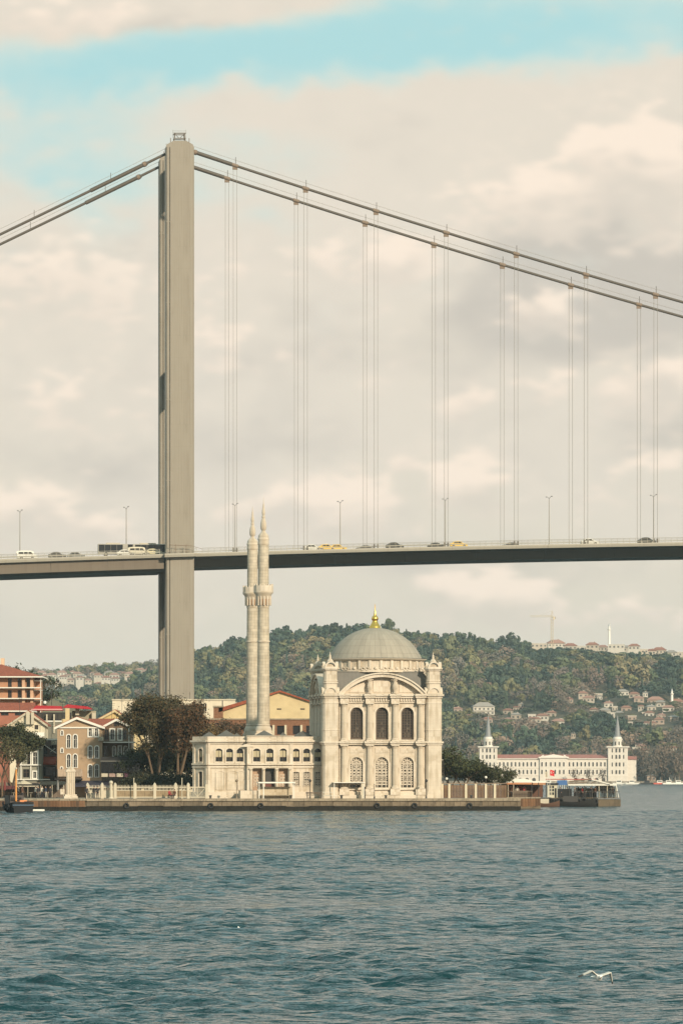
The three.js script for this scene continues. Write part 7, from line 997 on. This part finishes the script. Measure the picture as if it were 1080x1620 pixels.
{ // moored work boat at the left
  const Z = 715, t = thing('work_boat', 'dark wooden work boat with orange mast moored at the photo left edge', 'boat', { p: [X(24, Z), 0, -Z - 3], ry: 0.28 }), hull = std([0.012, 0.013, 0.015], 0.92);
const g = hullG(9, 1.75, 1.15); M(t, 'hull', g, hull);
  M(t, 'transom', ext(poly([[-1.25, -0.4], [1.25, -0.4], [1.45, 1.5], [-1.45, 1.5]]), 0.08, 4.42), hull); bx(t, 'rubbing_strake', std([0.03, 0.07, 0.12], 0.5), -1.5, 1.5, 1.0, 1.14, 4.5, 4.56); bx(t, 'deck', MAT.darkWood, -1.3, 1.3, 0.75, 0.85, -3.4, 4.4);
  M(t, 'mast', bar([-0.6, 0.85, 2.6], [-0.6, 6.0, 2.6], 0.14, 10, 0.1), std([0.62, 0.26, 0.06], 0.6)); M(t, 'mast_cap', new THREE.SphereGeometry(0.17, 10, 8), MAT.whitePaint, { p: [-0.6, 6.05, 2.6] }); bx(t, 'orange_crate', std([0.6, 0.22, 0.08], 0.7), -0.2, 0.75, 0.85, 1.75, 2.4, 3.3); const cab = bx(t, 'wheelhouse', std([0.05, 0.035, 0.03], 0.6), -1.15, 0.9, 0.85, 2.4, -2.2, 0.6); bx(cab, 'window', MAT.glassDark, -0.9, 0.6, 1.6, 2.1, 0.6, 0.64); M(t, 'stay', merged([bar([-0.6, 5.6, 2.6], [-0.3, 1.3, -3.6], 0.02), bar([-0.6, 5.6, 2.6], [1.3, 1.4, 2.2], 0.02), bar([-0.6, 5.6, 2.6], [-1.4, 1.4, 2.2], 0.02)]), MAT.iron); for (const x of [-1.62, 1.62]) for (const z of [0, 2.4]) M(t, 'tyre_fender', new THREE.TorusGeometry(0.3, 0.12, 8, 16), MAT.tyre, { p: [x, 0.75, z], r: [0, Math.PI / 2, 0] });
  const r = rng(71); for (let i = 0; i < 7; i++) bx(t, 'net_bundle', [MAT.charcoal, std([0.06, 0.05, 0.09], 0.9), MAT.black][i % 3], -1.1 + i * 0.3, -0.75 + i * 0.32, 0.85, 1.2 + 0.4 * r(), 3.4 - 0.4 * r(), 4.1);
  const d = thing('dinghy', 'small white dinghy tied beside the dark work boat', 'dinghy', { p: [X(53, 740), 0, -740], ry: 0.1 }); const s = new THREE.Shape(); s.moveTo(-0.6, 0); s.quadraticCurveTo(-0.62, -1, 0, -1.5); s.quadraticCurveTo(0.62, -1, 0.6, 0); s.closePath(); const dg = new THREE.ExtrudeGeometry(s, { depth: 0.32, bevelEnabled: true, bevelSize: 0.08, bevelThickness: 0.06, bevelSegments: 2 }); dg.rotateX(-Math.PI / 2); M(d, 'hull', dg, MAT.white, { p: [0, -0.05, 0], r: [0, Math.PI / 2, 0] }); bx(d, 'thwart', MAT.darkWood, -0.9, -0.6, 0.35, 0.38, -0.5, 0.5);
}
{ // gull skimming the water, wings bent down
  const d = (x, y, z) => {
    let q = cap(x, y, z, [0, 0, -0.16], [0, 0.01, 0.1], 0.03, 0.058); q = smin(q, cap(x, y, z, [0, 0.01, 0.1], [0, 0.035, 0.19], 0.05, 0.034), 0.03); q = smin(q, cap(x, y * 2.4, z, [0, 0, -0.14], [0, -0.01, -0.27], 0.03, 0.045), 0.02);
    for (const s of [-1, 1]) { const A = [0, 0.03, 0.05], B = s < 0 ? [-0.16, 0.15, 0.09] : [0.23, 0.11, 0.09], C = s < 0 ? [-0.38, 0.03, -0.02] : [0.33, -0.12, -0.03], w = (a, b, ra, rb) => { const bb = [b[0] - a[0], b[1] - a[1]], L2 = bb[0] ** 2 + bb[1] ** 2, t = clamp(((x - a[0]) * bb[0] + (y - a[1]) * bb[1]) / L2), ex = x - a[0] - bb[0] * t, ey = y - a[1] - bb[1] * t, cz = mix(a[2], b[2], t), ch = mix(ra, rb, t); return Math.hypot(Math.hypot(ex, ey) * 1, Math.max(0, Math.abs(z - cz) - ch)) - 0.011; }; q = smin(q, Math.min(w(A, B, 0.065, 0.07), w(B, C, 0.07, 0.016)), 0.02); }
    return q;
  };
  const Z = 112, t = top('gull', sdfG(124, 0.5, [0, 0, 0], d, (x, y, z) => (Math.abs(x) > 0.31 ? [0.06, 0.055, 0.05] : Math.abs(x) > 0.07 ? [0.62, 0.58, 0.52] : [0.8, 0.76, 0.7])), std([1, 1, 1], 0.8, { vertexColors: true }), 'white gull with bent wings flying low over the water', 'gull', { p: [X(944, Z), Y(1547, Z), -Z], r: [0.05, 0.3, 0], s: [1.08, 1.08, 1.08] });
  M(t, 'beak', new THREE.ConeGeometry(0.012, 0.06, 8).rotateX(Math.PI / 2), std([0.5, 0.12, 0.05], 0.6), {}, 1); t.children.at(-1).rotation.set(0, 0, 0); t.children.at(-1).scale.set(1, 1, 1); t.children.at(-1).position.set(0, 0.033, 0.245); for (const s of [-1, 1]) M(t, 'eye', new THREE.SphereGeometry(0.006, 8, 6), MAT.black).position.set(s * 0.03, 0.047, 0.2), t.children.at(-1).rotation.set(0, 0, 0), t.children.at(-1).scale.set(1, 1, 1);
}

renderer.render(scene, camera);
